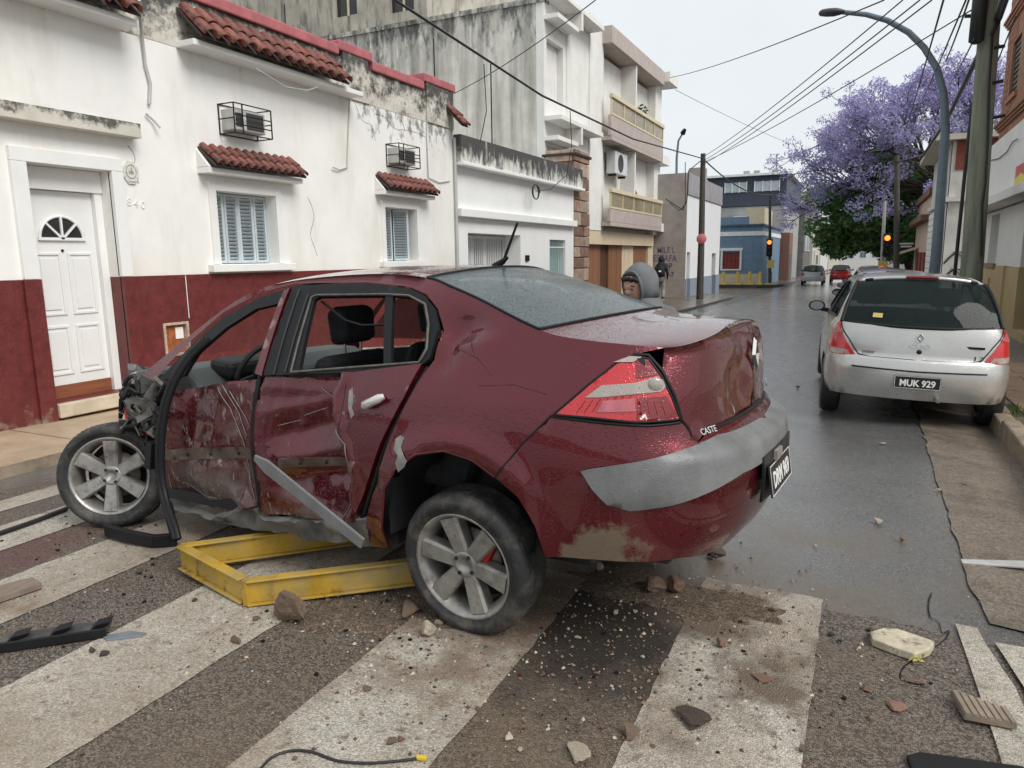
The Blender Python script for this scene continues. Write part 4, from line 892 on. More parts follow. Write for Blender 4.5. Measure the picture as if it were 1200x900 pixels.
def signal(px, py, Y, top, base_px, label, bare):
    p = ony(px, py, Y); b = ony(base_px[0], base_px[1], Y)
    t = thing('traffic_light', label, 'traffic light', (b.x, Y, slope(Y)))
    MB().tube([(b.x, Y + .15, slope(Y) - .1), (ony(top[0], top[1], Y).x, Y + .15, ony(top[0], top[1], Y).z)], [.11, .085], 10).build('post', dark_p if not bare else mat('galv', (.36, .35, .32), rough=.6), t)
    MB().box(p.x - .19, p.x + .19, Y - .12, Y + .1, p.z - .95, p.z + .25).build('signal_head', sig_dark, t, bevel=.03)
    for k in range(3):
        M = Matrix.Translation((p.x, Y - .125, p.z - .36 * k)) @ Matrix.Rotation(R(90), 4, 'X')
        MB().lathe([(0, .05), (.08, .045), (.13, .015), (.14, 0), (0, 0)], 16, M).build('lens', amber if k == 0 else lens_off, t)
        MB().lathe([(.15, 0), (.16, .0), (.16, .16), (.15, .16)], 16, M).build('visor', sig_dark, t)
    MB().box(b.x - .24, b.x + .24, Y - .02, Y + .02, p.z - 1.75, p.z - 1.2).build('yellow_plate', post_y, t)
    return t
signal(902, 284, 53.0, (902, 225), (902, 330), 'lit traffic light on the dark pole by the blue house', False)
signal(1040, 279, 44.0, (1037, 236), (1034, 318), 'lit traffic light on the pale post under the trees', True)
ss = thing('street_sign', 'small dark street name sign beside the lit signal under the trees', 'sign', (ony(1062, 320, 48).x, 48, slope(48)))
a = ony(1062, 287, 48)
MB().tube([(a.x - .5, 48.1, slope(48)), (a.x - .5, 48.1, a.z + .4)], .05, 8).build('post', dark_p, ss)
sb = MB().box(a.x - .48, a.x + .5, 47.98, 48.02, a.z - .2, a.z + .2).build('sign_board', sig_dark, ss)
for dz, w in ((.07, .36), (-.09, .28)): MB().box(a.x - w, a.x + w, 47.96, 47.975, a.z + dz - .045, a.z + dz + .045).build('lettering', bw, sb)
p3 = thing('utility_pole', 'dark utility pole standing in front of the jacaranda', 'pole', (ony(1051, 330, 41).x, 41, slope(41)))
b3 = ony(1052, 320, 41); MB().tube([(b3.x, 41, slope(41)), ony(1051, 250, 41), ony(1051, 182, 41)], [.15, .14, .12], 10).build('pole_shaft', dark_p, p3)
MB().bar(ony(1044, 190, 41), ony(1058, 188, 41), .1, .12).build('crossarm', dark_p, p3)
P3T = ony(1051, 190, 41)
# ------------------------------------------------------------------ overhead cables
def sag(a, b_, s, n=14): return [Vector(a).lerp(Vector(b_), t / n) - Vector((0, 0, s * 4 * (t / n) * (1 - t / n))) for t in range(n + 1)]
def ocable(pts, r, label, group=None): return MB().tube(pts, r, 5).build('overhead_cable', cable_m, label=label, cat='cable', group=group)
TH = ('thin overhead wire strung across the pale sky', 'thin overhead wires')
ocable([onx(455, -5, -6.2), onx(635, 112, -6.0), onx(742, 163, -5.85), QT], .022, 'thick black cable sloping past the stained wall to the slim pole')
ocable(sag(QT, ony(905, 228, 53), .5), .03, 'cable running from the slim pole to the signal pole by the blue house')
ocable([ony(1205, -95, 8), ony(1168, 22, PY), ony(1135, 88, 18.5), ony(1110, 140, 24), ony(1082, 182, 34), P3T], .05, 'heavy black cable bundle passing the wooden utility pole')
ocable([ony(1200, -60, 9), ony(1172, 22, PY - .2), ony(1162, 40, PY - .2)], .03, 'short black cable clamped to the wooden utility pole')
for A, B in (((1036, 0, 12), (785, 91, 30)), ((1078, 0, 12), (825, 188, QY)), ((1092, 0, 12), (825, 192, QY)), ((1058, 0, 13), (824, 184, QY)), ((1138, 12, 14), (825, 190, QY)), ((791, 105, 34.6), (935, 172, 60)), ((698, 0, 14), (527, 112, 20.5))):
    ocable(sag(ony(*A), ony(*B), .12), .011, *TH)
for A, B in (((1107, -5, 10), (1062, 150, 34)), ((1137, -5, 11), (1108, 72, 18)), ((1134, -5, 11), (1075, 130, 34)), ((1142, 45, 14), (1112, 100, 30)), ((1190, 20, 14), (1152, 110, 30))):
    ocable(sag(ony(*A), ony(*B), .05), .013, 'thin dark wire descending past the curved street lamp', 'wires by the curved street lamp')
ocable([ony(780, 233, 30), ony(800, 246, 29), ony(805, 235, 28.5), ony(807, 200, 28), QT], .02, 'looped black cable hanging beside the slim pole')
ocable([ony(803, 190, 28), ony(803, 240, 29), ony(796, 247, 29.6), ony(785, 238, 30)], .015, 'slack wire dropping to the balcony wall corner')
ocable([onx(567, 75, -6.1), onx(570, 130, -6.6), onx(563, 165, -7.2)], .009, 'slack wire dangling from the thick cable by the stained wall')
ocable([onx(668, 130, -6.0), onx(670, 170, -6.8), onx(664, 205, -7.2), onx(645, 222, -7.22), onx(628, 224, -7.22)], .009, 'slack wire dropping to the low white house')
# ------------------------------------------------------------------ trees
bark = mat('dark_bark', (0.055, 0.042, 0.036), rough=.9, var=.3)
def leaf_mat(name, c1, c2):
    m = bpy.data.materials.new(name); m.use_nodes = True; n = m.node_tree.nodes; l = m.node_tree.links
    b = n['Principled BSDF']; b.inputs['Roughness'].default_value = .6
    g = n.new('ShaderNodeNewGeometry'); mx = n.new('ShaderNodeMix'); mx.data_type = 'RGBA'
    mx.inputs[6].default_value = (*c1, 1); mx.inputs[7].default_value = (*c2, 1)
    l.new(g.outputs['Random Per Island'], mx.inputs[0]); l.new(mx.outputs[2], b.inputs['Base Color'])
    tr = n.new('ShaderNodeBsdfTranslucent'); l.new(mx.outputs[2], tr.inputs[0]); ms = n.new('ShaderNodeMixShader'); ms.inputs[0].default_value = .45
    l.new(b.outputs[0], ms.inputs[1]); l.new(tr.outputs[0], ms.inputs[2]); l.new(ms.outputs[0], n['Material Output'].inputs[0]); return m
violet = leaf_mat('jacaranda_blossom', (0.26, 0.235, 0.45), (0.55, 0.51, 0.75))
green_l = leaf_mat('tree_leaves', (0.075, 0.16, 0.06), (0.20, 0.36, 0.13))
green_m = leaf_mat('bright_leaves', (0.06, 0.12, 0.035), (0.11, 0.18, 0.05))
def grow(rnd, base, dirs, lens, rads, depth, out, tips):
    def rec(p, d, L, r, k):
        pts = [p]; q = p; dd = d
        for _ in range(4):
            dd = (dd + Vector((rnd.gauss(0, .14), rnd.gauss(0, .14), rnd.gauss(0, .10)))).normalized(); q = q + dd * L / 4; pts.append(q)
        out.append((pts, [r * (1 - .12 * i) for i in range(5)]))
        if k == depth: tips.append((q, dd)); return
        for j in range(3 if k < 2 else 2):
            ax = Vector((rnd.gauss(0, 1), rnd.gauss(0, 1), rnd.gauss(0, 1))).normalized()
            nd = (dd + ax * .75 + Vector((0, 0, .10))).normalized()
            at = pts[rnd.choice((2, 3, 4))] if j else q
            rec(at, nd, L * rnd.uniform(.62, .85), r * .58, k + 1)
        if k >= 2: tips.append((q, dd))
    for d, L, r in zip(dirs, lens, rads): rec(base, Vector(d).normalized(), L, r, 0)
def tree(name, label, base, top, dirs, lens, rads, depth, seed, trunk_r, leaves):
    t = thing(name, label, 'tree', base); rnd = random.Random(seed); out = []; tips = []
    MB().tube([base, Vector(base).lerp(Vector(top), .5) + Vector((.1, 0, 0)), top], [trunk_r, trunk_r * .8, trunk_r * .7], 10).build('trunk', bark, t)
    grow(rnd, Vector(top), dirs, lens, rads, depth, out, tips)
    lb_ = MB()
    for pts, rr in out: lb_.tube(pts, rr, 5, False)
    lb_.build('limbs', bark, t)
    for nm, m, dens, rad, sz, flt in leaves:
        b = MB()
        for q, dd in tips:
            if not flt(q, rnd): continue
            leaf_cloud(b, q, (rad, rad, rad * .7), dens, sz, rnd)
        b.build(nm, m, t)
    return t, tips
JB = Vector((4.3, 50, slope(50))); JT = Vector((3.9, 50, 4.8))
jd = [(-1, -.2, .55), (-.9, .5, .35), (-.6, -.6, 1.0), (-.15, .1, 1.2), (.5, -.3, 1.0), (.8, .4, .8), (-.5, .6, .9), (.2, -.7, .8), (-1, .1, .3), (-.8, -.5, .45), (.1, -.8, .5), (.8, -.5, .4), (-.5, -.7, .7)]
tree('jacaranda_tree', 'large jacaranda tree covered in violet blossom over the street', JB, JT, jd, [x * .82 for x in (4.4, 4.2, 3.8, 3.6, 3.6, 3.8, 3.6, 3.2, 3.8, 3.6, 3.4, 3.6, 3.0)], [.22, .2, .2, .24, .2, .2, .18, .16, .15, .14, .14, .14, .12], 4, 11, .42,
     [('blossom', violet, 70, .54, .085, lambda q, r: r.random() < .92), ('leaves', green_m, 16, .7, .10, lambda q, r: q.x > .5 and q.z < 9 and r.random() < .5)])
def dense(name, label, base, centre, rad, n, seed, m, blobs=26, sz=.16):
    rnd = random.Random(seed); t = thing(name, label, 'tree', base)
    MB().tube([base, (Vector(base) + Vector(centre)) / 2 + Vector((.15, 0, 0)), centre], [.28, .22, .12], 10).build('trunk', bark, t)
    b = MB(); lim = MB()
    for _ in range(blobs):
        while True:
            p = Vector((rnd.uniform(-1, 1), rnd.uniform(-1, 1), rnd.uniform(-1, 1)))
            if .35 < p.length < 1: break
        c = Vector((centre[0] + p.x * rad[0], centre[1] + p.y * rad[1], centre[2] + p.z * rad[2])); s_ = rnd.uniform(.18, .36)
        lim.tube([Vector(centre), Vector(centre).lerp(c, .6) + Vector((0, 0, .2)), c], [.09, .05, .02], 5, False)
        leaf_cloud(b, c, (rad[0] * s_, rad[1] * s_, rad[2] * s_ * .8), n // blobs, sz, rnd, .6)
    lim.build('limbs', bark, t); b.build('crown', m, t); return t
dense('street_tree', 'dense dark green tree leaning over the road below the jacaranda', (2.9, 54, slope(54)), (1.2, 54, 4.6), (4.6, 4.0, 3.8), 70000, 5, green_l, 70)
dense('street_tree', 'dark bushy tree filling the gap behind the street name sign', (3.6, 53, slope(53)), (3.2, 53, 3.2), (2.2, 2.6, 3.2), 22000, 6, green_l, 24)
# ------------------------------------------------------------------ car body toolkit
def hermite(pts):
    xs = [p[0] for p in pts]; ys = [p[1] for p in pts]; n = len(xs)
    ms = []
    for i in range(n):
        if 0 < i < n - 1:
            a = (ys[i] - ys[i-1]) / (xs[i] - xs[i-1]); b = (ys[i+1] - ys[i]) / (xs[i+1] - xs[i])
            ms.append(0 if a * b <= 0 else 2 * a * b / (a + b))
        else: j = min(max(i, 1), n - 1); ms.append((ys[j] - ys[j-1]) / (xs[j] - xs[j-1]))
    def f(x):
        if x <= xs[0]: return ys[0] + ms[0] * (x - xs[0])
        if x >= xs[-1]: return ys[-1] + ms[-1] * (x - xs[-1])
        for i in range(n - 1):
            if x <= xs[i+1]:
                h = xs[i+1] - xs[i]; t = (x - xs[i]) / h
                return ys[i]*(1+2*t)*(1-t)**2 + h*ms[i]*t*(1-t)**2 + ys[i+1]*t*t*(3-2*t) + h*ms[i+1]*t*t*(t-1)
    return f
def inside(p, poly):
    x, y = p; c = False; j = len(poly) - 1
    for i in range(len(poly)):
        xi, yi = poly[i]; xj, yj = poly[j]
        if (yi > y) != (yj > y) and x < (xj - xi) * (y - yi) / (yj - yi) + xi: c = not c
        j = i
    return c
def resample(poly, h, closed=True):
    out = []; n = len(poly)
    for i in range(n if closed else n - 1):
        a = Vector(poly[i]); b = Vector(poly[(i+1) % n]); k = max(1, int(math.ceil((b - a).length / h)))
        out += [tuple(a.lerp(b, t / k)) for t in range(k)]
    if not closed: out.append(tuple(poly[-1]))
    return out
def fill2d(outer, holes, h):
    loops = [outer] + holes; co = []; ed = []
    for lp_ in loops:
        b = len(co); co += [Vector(p) for p in lp_]; ed += [(b + i, b + (i+1) % len(lp_)) for i in range(len(lp_))]
    nb = len(co); xs = [p[0] for p in outer]; ys = [p[1] for p in outer]
    segs = [(Vector(l[i]), Vector(l[(i+1) % len(l)])) for l in loops for i in range(len(l))]
    grid = {}
    for a, b in segs:
        for t in (0, .5, 1): q = a.lerp(b, t); grid.setdefault((int(q.x // h), int(q.y // h)), []).append(q)
    y = min(ys) + h * .5; r = 0
    while y < max(ys):
        x = min(xs) + (h * .5 if r % 2 else 0)
        while x < max(xs):
            p = Vector((x, y)); gx, gy = int(x // h), int(y // h)
            ok = all((p - q).length > h * .55 for i in (-1, 0, 1) for j in (-1, 0, 1) for q in grid.get((gx + i, gy + j), ()))
            if ok and inside((x, y), outer) and not any(inside((x, y), hl) for hl in holes): co.append(p)
            x += h
        y += h * .866; r += 1
    V, E_, F, *_ = delaunay_2d_cdt(co, ed, [], 0, 1e-6)
    tri = []
    for f in F:
        c = sum((V[i] for i in f), Vector((0, 0))) / len(f)
        if inside(c, outer) and not any(inside(c, hl) for hl in holes): tri.append(tuple(f))
    return [tuple(v) for v in V], tri, nb
class Shell:
    def __init__(s, plan, side, rear, front=None, T=None, extra=None):
        d = catmull(plan, 24); s.c = d; s.S = [0.0]
        for a, b in zip(d, d[1:]): s.S.append(s.S[-1] + (b - a).length)
        s.N = []
        for i in range(len(d)):
            t = (d[min(i+1, len(d)-1)] - d[max(i-1, 0)]).normalized(); s.N.append(Vector((t.y, -t.x)))
        if abs(plan[-1][1]) < 1e-6: s.N[-1] = Vector((-1, 0))
        if abs(plan[0][1]) < 1e-6: s.N[0] = Vector((1, 0))
        s.side = hermite(side); s.rear = hermite(rear); s.front = hermite(front or rear); s.T = T or Matrix.Identity(4); s.extra = extra; s.end = s.S[-1]
    def at(s, q):
        q = min(max(q, 0), s.end); lo, hi = 0, len(s.S) - 1
        while hi - lo > 1:
            m = (lo + hi) // 2
            if s.S[m] <= q: lo = m
            else: hi = m
        t = (q - s.S[lo]) / max(1e-9, s.S[hi] - s.S[lo]); return s.c[lo].lerp(s.c[hi], t), s.N[lo].lerp(s.N[hi], t).normalized()
    def raw(s, q, z, off=0.0):
        c, n = s.at(q); w = n.x * n.x
        d = (1 - w) * s.side(z) + w * (s.rear(z) if n.x < 0 else s.front(z))
        if s.extra: d += s.extra(c.x, c.y, z, w)
        p = c - n * (d - off); return Vector((p.x, p.y, z))
    def nrm(s, q, z):
        e = .006; a = s.raw(min(q + e, s.end), z) - s.raw(max(q - e, 0), z); b = s.raw(q, z + e) - s.raw(q, z - e)
        n = a.cross(b); n.normalize(); c, o = s.at(q)
        return n if n.x * o.x + n.y * o.y > 0 else -n
    def P(s, q, z, off=0.0):
        p = s.raw(q, z)
        if off: p = p + s.nrm(q, z) * off
        return p
    def sU(s, u, z=.62):                     # arc position of a side point at u
        best = None
        for i, c in enumerate(s.c):
            if s.N[i].y > .25 and (best is None or abs(c.x - u) < best[0]): best = (abs(c.x - u), i)
        i = best[1]; c = s.c[i]
        for j in (i - 1, i):
            if 0 <= j < len(s.c) - 1 and (s.c[j].x - u) * (s.c[j+1].x - u) <= 0 and s.c[j].x != s.c[j+1].x:
                t = (u - s.c[j].x) / (s.c[j+1].x - s.c[j].x); return lerp(s.S[j], s.S[j+1], t)
        return s.S[i]
    def sV(s, v):                            # arc position of a rear point at half width v
        for i in range(len(s.c) - 1, 0, -1):
            if s.N[i].x < 0 and s.c[i].y <= v <= s.c[i-1].y:
                t = (v - s.c[i].y) / max(1e-9, s.c[i-1].y - s.c[i].y); return lerp(s.S[i], s.S[i-1], t)
        return s.end
    def panel(s, mb, poly, h=.04, off=0.0, holes=(), disp=None, rim=.014, mirror=False, res=True, mi=0, both=False):
        outer = resample(poly, h) if res else list(poly); hl = [resample(q, h) for q in holes]
        V, F, nb = fill2d(outer, hl, h)
        for mir in ((False, True) if both else (mirror,)):
            pts = []; ns = []
            for q, z in V:
                n = s.nrm(q, z); p = s.raw(q, z) + n * off
                if disp: p = p - n * disp(p.x, p.z, p.y)
                if mir: p = Vector((p.x, -p.y, p.z)); n = Vector((n.x, -n.y, n.z))
                pts.append(p); ns.append(n)
            fs = []
            for f in F:
                nn = (pts[f[1]] - pts[f[0]]).cross(pts[f[2]] - pts[f[0]])
                fs.append(f if nn.dot(ns[f[0]]) > 0 else f[::-1])
            T = s.T
            mb.add([T @ p for p in pts], fs, True, mi)
            if rim:
                k = 0
                for lp_ in [outer] + hl:
                    n_ = len(lp_); a = [T @ pts[k + i] for i in range(n_)]; b = [T @ (pts[k + i] - ns[k + i] * rim) for i in range(n_)]
                    mb.add(a + b, [(i, (i+1) % n_, n_ + (i+1) % n_, n_ + i) for i in range(n_)], True, mi); k += n_
        return mb
    def line(s, mb, pts, r, off=0.0, mirror=False, n=5, h=.03, mi=0):
        q = resample(pts, h, False); out = []
        for a, z in q:
            p = s.P(a, z, off); out.append(s.T @ (Vector((p.x, -p.y, p.z)) if mirror else p))
        return mb.tube(out, r, n, mi=mi)
def coons(mb, A, B, L, Rr, T, bulge=None, mi=0, flip=False):
    n = len(A) - 1; m = len(L) - 1; vs = []
    for j in range(m + 1):
        v = j / m
        for i in range(n + 1):
            u = i / n
            p = A[i]*(1-v) + B[i]*v + L[j]*(1-u) + Rr[j]*u - (A[0]*(1-u)*(1-v) + A[n]*u*(1-v) + B[0]*(1-u)*v + B[n]*u*v)
            if bulge: p = p + bulge(u, v)
            vs.append(T @ p)
    fs = [(j*(n+1)+i, j*(n+1)+i+1, (j+1)*(n+1)+i+1, (j+1)*(n+1)+i) for j in range(m) for i in range(n)]
    return mb.add(vs, [f[::-1] for f in fs] if flip else fs, True, mi)
def weld(o, d=.0015):
    import bmesh
    bm = bmesh.new(); bm.from_mesh(o.data); bmesh.ops.remove_doubles(bm, verts=bm.verts, dist=d); bm.to_mesh(o.data); bm.free(); return o
def glass_mat(name, tint, trans=.75, drops=0.0, haze=0.0, rough=.02):
    m = mat(name, tint, rough=rough, var=0, drops=drops, spec=.5); n = m.node_tree.nodes; l = m.node_tree.links
    b = n['Principled BSDF']; t = n.new('ShaderNodeBsdfTransparent'); t.inputs[0].default_value = (*[min(1, .35 + c * 1.2) for c in tint], 1)
    ms = n.new('ShaderNodeMixShader'); ms.inputs[0].default_value = trans
    l.new(b.outputs[0], ms.inputs[1]); l.new(t.outputs[0], ms.inputs[2]); l.new(ms.outputs[0], n['Material Output'].inputs[0]); return m
rubber = mat('tyre_rubber', (0.022, 0.022, 0.023), rough=.6, var=.3, vs=9, bump=.2, bs=60, stains=[dict(col=(.12, .105, .088), sc=7, lo=.46, hi=.66, amt=.8, rg=.7)])
rubber_clean = mat('tyre_rubber_wet', (0.018, 0.018, 0.019), rough=.4, var=.3, vs=9)
alloy = mat('dirty_alloy', (0.34, 0.325, 0.305), rough=.42, metal=.65, var=.25, vs=14, stains=[dict(col=(.10, .085, .07), sc=12, lo=.5, hi=.7, amt=.8, rough=.8)])
dark_in = mat('dark_plastic', (0.018, 0.018, 0.02), rough=.55, var=.3, vs=8)
black_trim = mat('black_trim', (0.010, 0.010, 0.011), rough=.5, var=.2, spec=.3)
caliper = mat('red_caliper', (0.45, 0.02, 0.02), rough=.5)
disc_m = mat('brake_disc', (0.16, 0.14, 0.125), rough=.5, metal=.7, var=.3, vs=14)
def wheel(parent, M, Rr=.320, wd=.205, rim_r=.233, spokes=6, tyre=None, detail=True):
    tyre = tyre or rubber; w = wd / 2
    prof = [(rim_r - .012, -w * .8), (rim_r, -w * .92), (rim_r + .03, -w), (Rr - .055, -w * 1.05), (Rr - .022, -w * .95), (Rr - .006, -w * .78), (Rr, -w * .55), (Rr, w * .55), (Rr - .006, w * .78), (Rr - .022, w * .95), (Rr - .055, w * 1.05), (rim_r + .03, w), (rim_r, w * .92), (rim_r - .012, w * .8)]
    t = MB().lathe(prof, 56, M)
    if detail:
        for k in range(64):                  # tread blocks and shoulder ribs
            a = 2 * math.pi * k / 64; c, s_ = math.cos(a), math.sin(a); tang = Vector((-s_, c, 0)); rad = Vector((c, s_, 0))
            for zz, sk in ((-.45, .25), (-.16, -.2), (.16, .2), (.45, -.25)):
                p = M @ (rad * (Rr - .0010) + Vector((0, 0, w * zz))); R3 = M.to_3x3()
                t.obox(p, R3 @ (tang * .0095), R3 @ (rad * .0022), R3 @ (Vector((0, 0, w * .15)) + tang * .004 * (1 if sk > 0 else -1)))
    to = t.build('tyre', tyre, parent)
    r = MB().lathe([(rim_r - .012, -w * .8), (rim_r - .03, -w * .4), (rim_r - .032, w * .45), (rim_r - .016, w * .78), (rim_r - .004, w * .93), (rim_r + .006, w * .95), (rim_r + .006, w * .88)], 48, M)
    face = w * .62; hubz = w * .72
    r.lathe([(0, hubz - .012), (.028, hubz - .012), (.032, hubz), (.058, hubz - .002), (.066, hubz - .015), (.07, hubz - .06)], 28, M)
    for k in range(spokes):
        a = 2 * math.pi * k / spokes + .35; c, s_ = math.cos(a), math.sin(a)
        def q(rr, tt, zz): return M @ Vector((c * rr - s_ * tt, s_ * rr + c * tt, zz))
        w0, w1 = .036, .047; r0, r1 = .05, rim_r - .018
        top = [q(r0, -w0 * .78, hubz - .004), q(r0, w0 * .78, hubz - .004), q(r1, w1 * .80, face + .024), q(r1, -w1 * .80, face + .024)]
        mid = [q(r0, -w0, hubz - .016), q(r0, w0, hubz - .016), q(r1, w1, face + .010), q(r1, -w1, face + .010)]
        bot = [q(r0, -w0, hubz - .06), q(r0, w0, hubz - .06), q(r1, w1, face - .04), q(r1, -w1, face - .04)]
        r.add(top + mid + bot, [(0, 1, 2, 3), (0, 4, 5, 1), (1, 5, 6, 2), (2, 6, 7, 3), (3, 7, 4, 0), (4, 8, 9, 5), (6, 10, 11, 7), (5, 9, 10, 6), (7, 11, 8, 4)])
    ro = r.build('rim', alloy, parent)
    nb = MB()
    for k in range(4):
        a = 2 * math.pi * k / 4 + .5; p = Vector((.046 * math.cos(a), .046 * math.sin(a), 0))
        nb.tube([M @ (p + Vector((0, 0, hubz - .01))), M @ (p + Vector((0, 0, hubz + .006)))], .009, 8)
    nb.build('wheel_nuts', dark_in, ro)
    MB().lathe([(.0, -.01), (.145, -.01), (.145, .004), (0, .004)], 32, M).build('brake_disc', disc_m, ro)
    MB().lathe([(rim_r - .03, -w * .75), (0, -w * .75)], 24, M).build('inner_barrel', dark_in, ro)
    return to, ro
def plate(body, parent, M, w=.40, h=.13):
    o = MB().obox((0, 0, 0), (w / 2, 0, 0), (0, h / 2, 0), (0, 0, .004)).mesh('number_plate', mat('plate_black_' + body.replace(' ', ''), (.015, .015, .016), rough=.35))
    p = inst(o, 'number_plate', M, None); p.parent = parent
    wt = mat('plate_white_' + body.replace(' ', ''), (.75, .75, .72), rough=.4)
    t = text(body, 'plate_number', Matrix.Translation((0, -.008, .0045)), h * .72, wt, p, depth=.0012, bold=.0025, xs=.86)
    b = MB(); 
    for y in (-h / 2 + .004, h / 2 - .004): b.box(-w / 2 + .004, w / 2 - .004, y - .0015, y + .0015, .004, .0055)
    for x in (-w / 2 + .004, w / 2 - .004): b.box(x - .0015, x + .0015, -h / 2 + .006, h / 2 - .006, .004, .0055)
    q = b.build('plate_border', wt); q.parent = p
    return p
def diamond(parent, M, s_, m):
    o = MB(); out = [(0, 1.35 * s_), (.85 * s_, 0), (0, -1.35 * s_), (-.85 * s_, 0)]; inn = [(x * .5, y * .5) for x, y in out]
    vs = [M @ Vector((x, y, 0)) for x, y in out] + [M @ Vector((x * .75, y * .75, .012)) for x, y in out] + [M @ Vector((x, y, .002)) for x, y in inn]
    o.add(vs, [(i, (i+1) % 4, 4 + (i+1) % 4, 4 + i) for i in range(4)] + [(4 + i, 4 + (i+1) % 4, 8 + (i+1) % 4, 8 + i) for i in range(4)])
    o.build('badge', m, parent)
chrome = mat('chrome', (.50, .50, .50), rough=.22, metal=1.0, var=.05)
def seat(parent, M, name, m):
    def pad(name, prof, wdt, bev):
        b = MB(); n = len(prof)
        vs = [M @ Vector((x, sg * wdt, z)) for sg in (-1, 1) for x, z in prof]
        b.add(vs, [tuple(range(n)), tuple(range(n, 2 * n))[::-1]] + [(i, n + i, n + (i+1) % n, (i+1) % n) for i in range(n)]); o = b.build(name, m, None, bevel=bev); o.parent = parent; return o
    s_ = pad(name, [(-.1, .0), (.48, .02), (.50, .13), (.3, .16), (-.05, .12), (-.22, .50), (-.27, .62), (-.36, .62), (-.30, .3), (-.2, .02)], .25, .05)
    h = pad('headrest', [(-.27, .66), (-.25, .84), (-.31, .87), (-.37, .85), (-.37, .68)], .13, .04); h.parent = s_
    for y_ in (-.06, .06): r_ = MB().tube([M @ Vector((-.31, y_, .58)), M @ Vector((-.31, y_, .7))], .007, 6).build('headrest_post', chrome); r_.parent = h
    return s_
# ------------------------------------------------------------------ the wrecked maroon saloon
paint = mat('maroon_paint', (0.112, 0.005, 0.0115), spec=.3, rough=.26, metal=.6, var=.12, vs=2.5, coat=1.0, drops=.35,
    stains=[dict(col=(.20, .155, .11), sc=6, lo=.80, hi=.92, at=((-.63, .82, .46), .05, .30, .60), amt=.95, rough=.8, rg=.7),
            dict(col=(.10, .09, .08), sc=5, lo=.88, hi=1.0, z=(.55, .25, .34), amt=.75, rough=.75, rg=.7),
            dict(col=(.30, .27, .24), sc=14, lo=.66, hi=.72, y=(.5, .8, .0), amt=.0)])
paint_dirty = mat('scraped_maroon', (0.105, 0.0055, 0.0115), spec=.3, rough=.28, metal=.5, var=.2, vs=4, coat=1.0, drops=.35, bump=.12, bs=12,
    stains=[dict(col=(.135, .115, .098), sc=4.5, lo=.60, hi=.80, z=(.75, .30, .16), x=(1.15, 1.35, .07), amt=.85, rough=.8, rg=.72),
            dict(col=(.42, .38, .33), sc=9, lo=.64, hi=.70, stretch=(3.0, 1, .8), amt=.85, rough=.6, rg=.75, x=(1.1, 1.4, .06)),
            dict(col=(.05, .03, .03), sc=3, lo=.62, hi=.8, amt=.7, rough=.5)])
grey_lt = mat('silver_letter', (.5, .5, .5), rough=.4, var=.0)
grey_pl = mat('grey_bumper_plastic', (0.17, 0.175, 0.175), rough=.38, var=.18, vs=5, bump=.15, bs=90, drops=.25, stains=[dict(col=(.09, .09, .09), sc=4, lo=.48, hi=.7, amt=.7), dict(col=(.36, .36, .35), sc=10, lo=.66, hi=.72, stretch=(.35, .35, 4), amt=.6, rg=.75), dict(col=(.10, .08, .06), sc=7, lo=.62, hi=.75, amt=.5)])
sill_m = mat('torn_grey_sill', (0.15, 0.145, 0.135), rough=.6, var=.4, vs=6, bump=.5, bs=14, stains=[dict(col=(.40, .38, .34), sc=7, lo=.62, hi=.72, amt=.85), dict(col=(.035, .03, .028), sc=5, lo=.55, hi=.7, amt=.7)])
bare_m = mat('bare_torn_metal', (0.26, 0.25, 0.235), rough=.5, metal=.3, var=.3, vs=18)
rub_m = mat('adhesive_band', (0.10, 0.07, 0.055), rough=.6, var=.4, vs=10, stains=[dict(col=(.30, .24, .18), sc=8, lo=.55, hi=.75, amt=.7)])
lens_r = mat('red_lens', (0.50, 0.010, 0.015), rough=.12, var=.15, vs=6, coat=1, drops=.4, spec=.6)
lens_d = mat('dark_red_lens', (0.17, 0.006, 0.012), rough=.15, var=.15, coat=1, drops=.3)
lens_w = mat('clear_lens', (0.33, 0.29, 0.26), rough=.15, var=.12, vs=12, coat=1, drops=.4)
lens_p = mat('pink_lens', (0.42, 0.10, 0.12), rough=.15, var=.12, coat=1, drops=.3)
wet_glass = glass_mat('wet_rear_glass', (.10, .125, .13), trans=.22, drops=1.0, rough=.16)
smoke_glass = glass_mat('smoked_side_glass', (.06, .065, .065), trans=.6)
thin_glass = glass_mat('thin_glass', (.40, .43, .42), trans=.93)
cloth_d = mat('cabin_gloom_cloth', (0.016, 0.016, 0.018), rough=.85, var=.3)
int_grey = mat('dashboard_grey', (0.085, 0.095, 0.093), rough=.6, var=.15)
CARX, CARY, CARA = -1.385, 3.325, 3.052
CR = thing('wrecked_car', 'wrecked maroon saloon with crushed doors and torn off front, standing across the crossing', 'car', (CARX, CARY, 0), (0, 0, CARA), world=False)
RM = Matrix.Translation((CARX, CARY, 0)) @ Matrix.Rotation(CARA, 4, 'Z'); RMi = RM.inverted()
_pt, _rl, _lb = -.035, .008, .111
_f = Vector((math.cos(_pt), 0, math.sin(_pt))); _l0 = Vector((0, 1, 0)); _u0 = _f.cross(_l0)
_l = _l0 * math.cos(_rl) + _u0 * math.sin(_rl); _u = _f.cross(_l)
TB = Matrix((_f, _l, _u)).transposed().to_4x4(); TB.translation = Vector((0, 0, _lb))
def flare(u, v, z, w):
    r = math.hypot(u + .01, z - .335)
    return -.024 * math.exp(-((r - .405) / .045) ** 2) * (1 - w) * sstep(.2, .34, z) if -.6 < u < .6 else 0
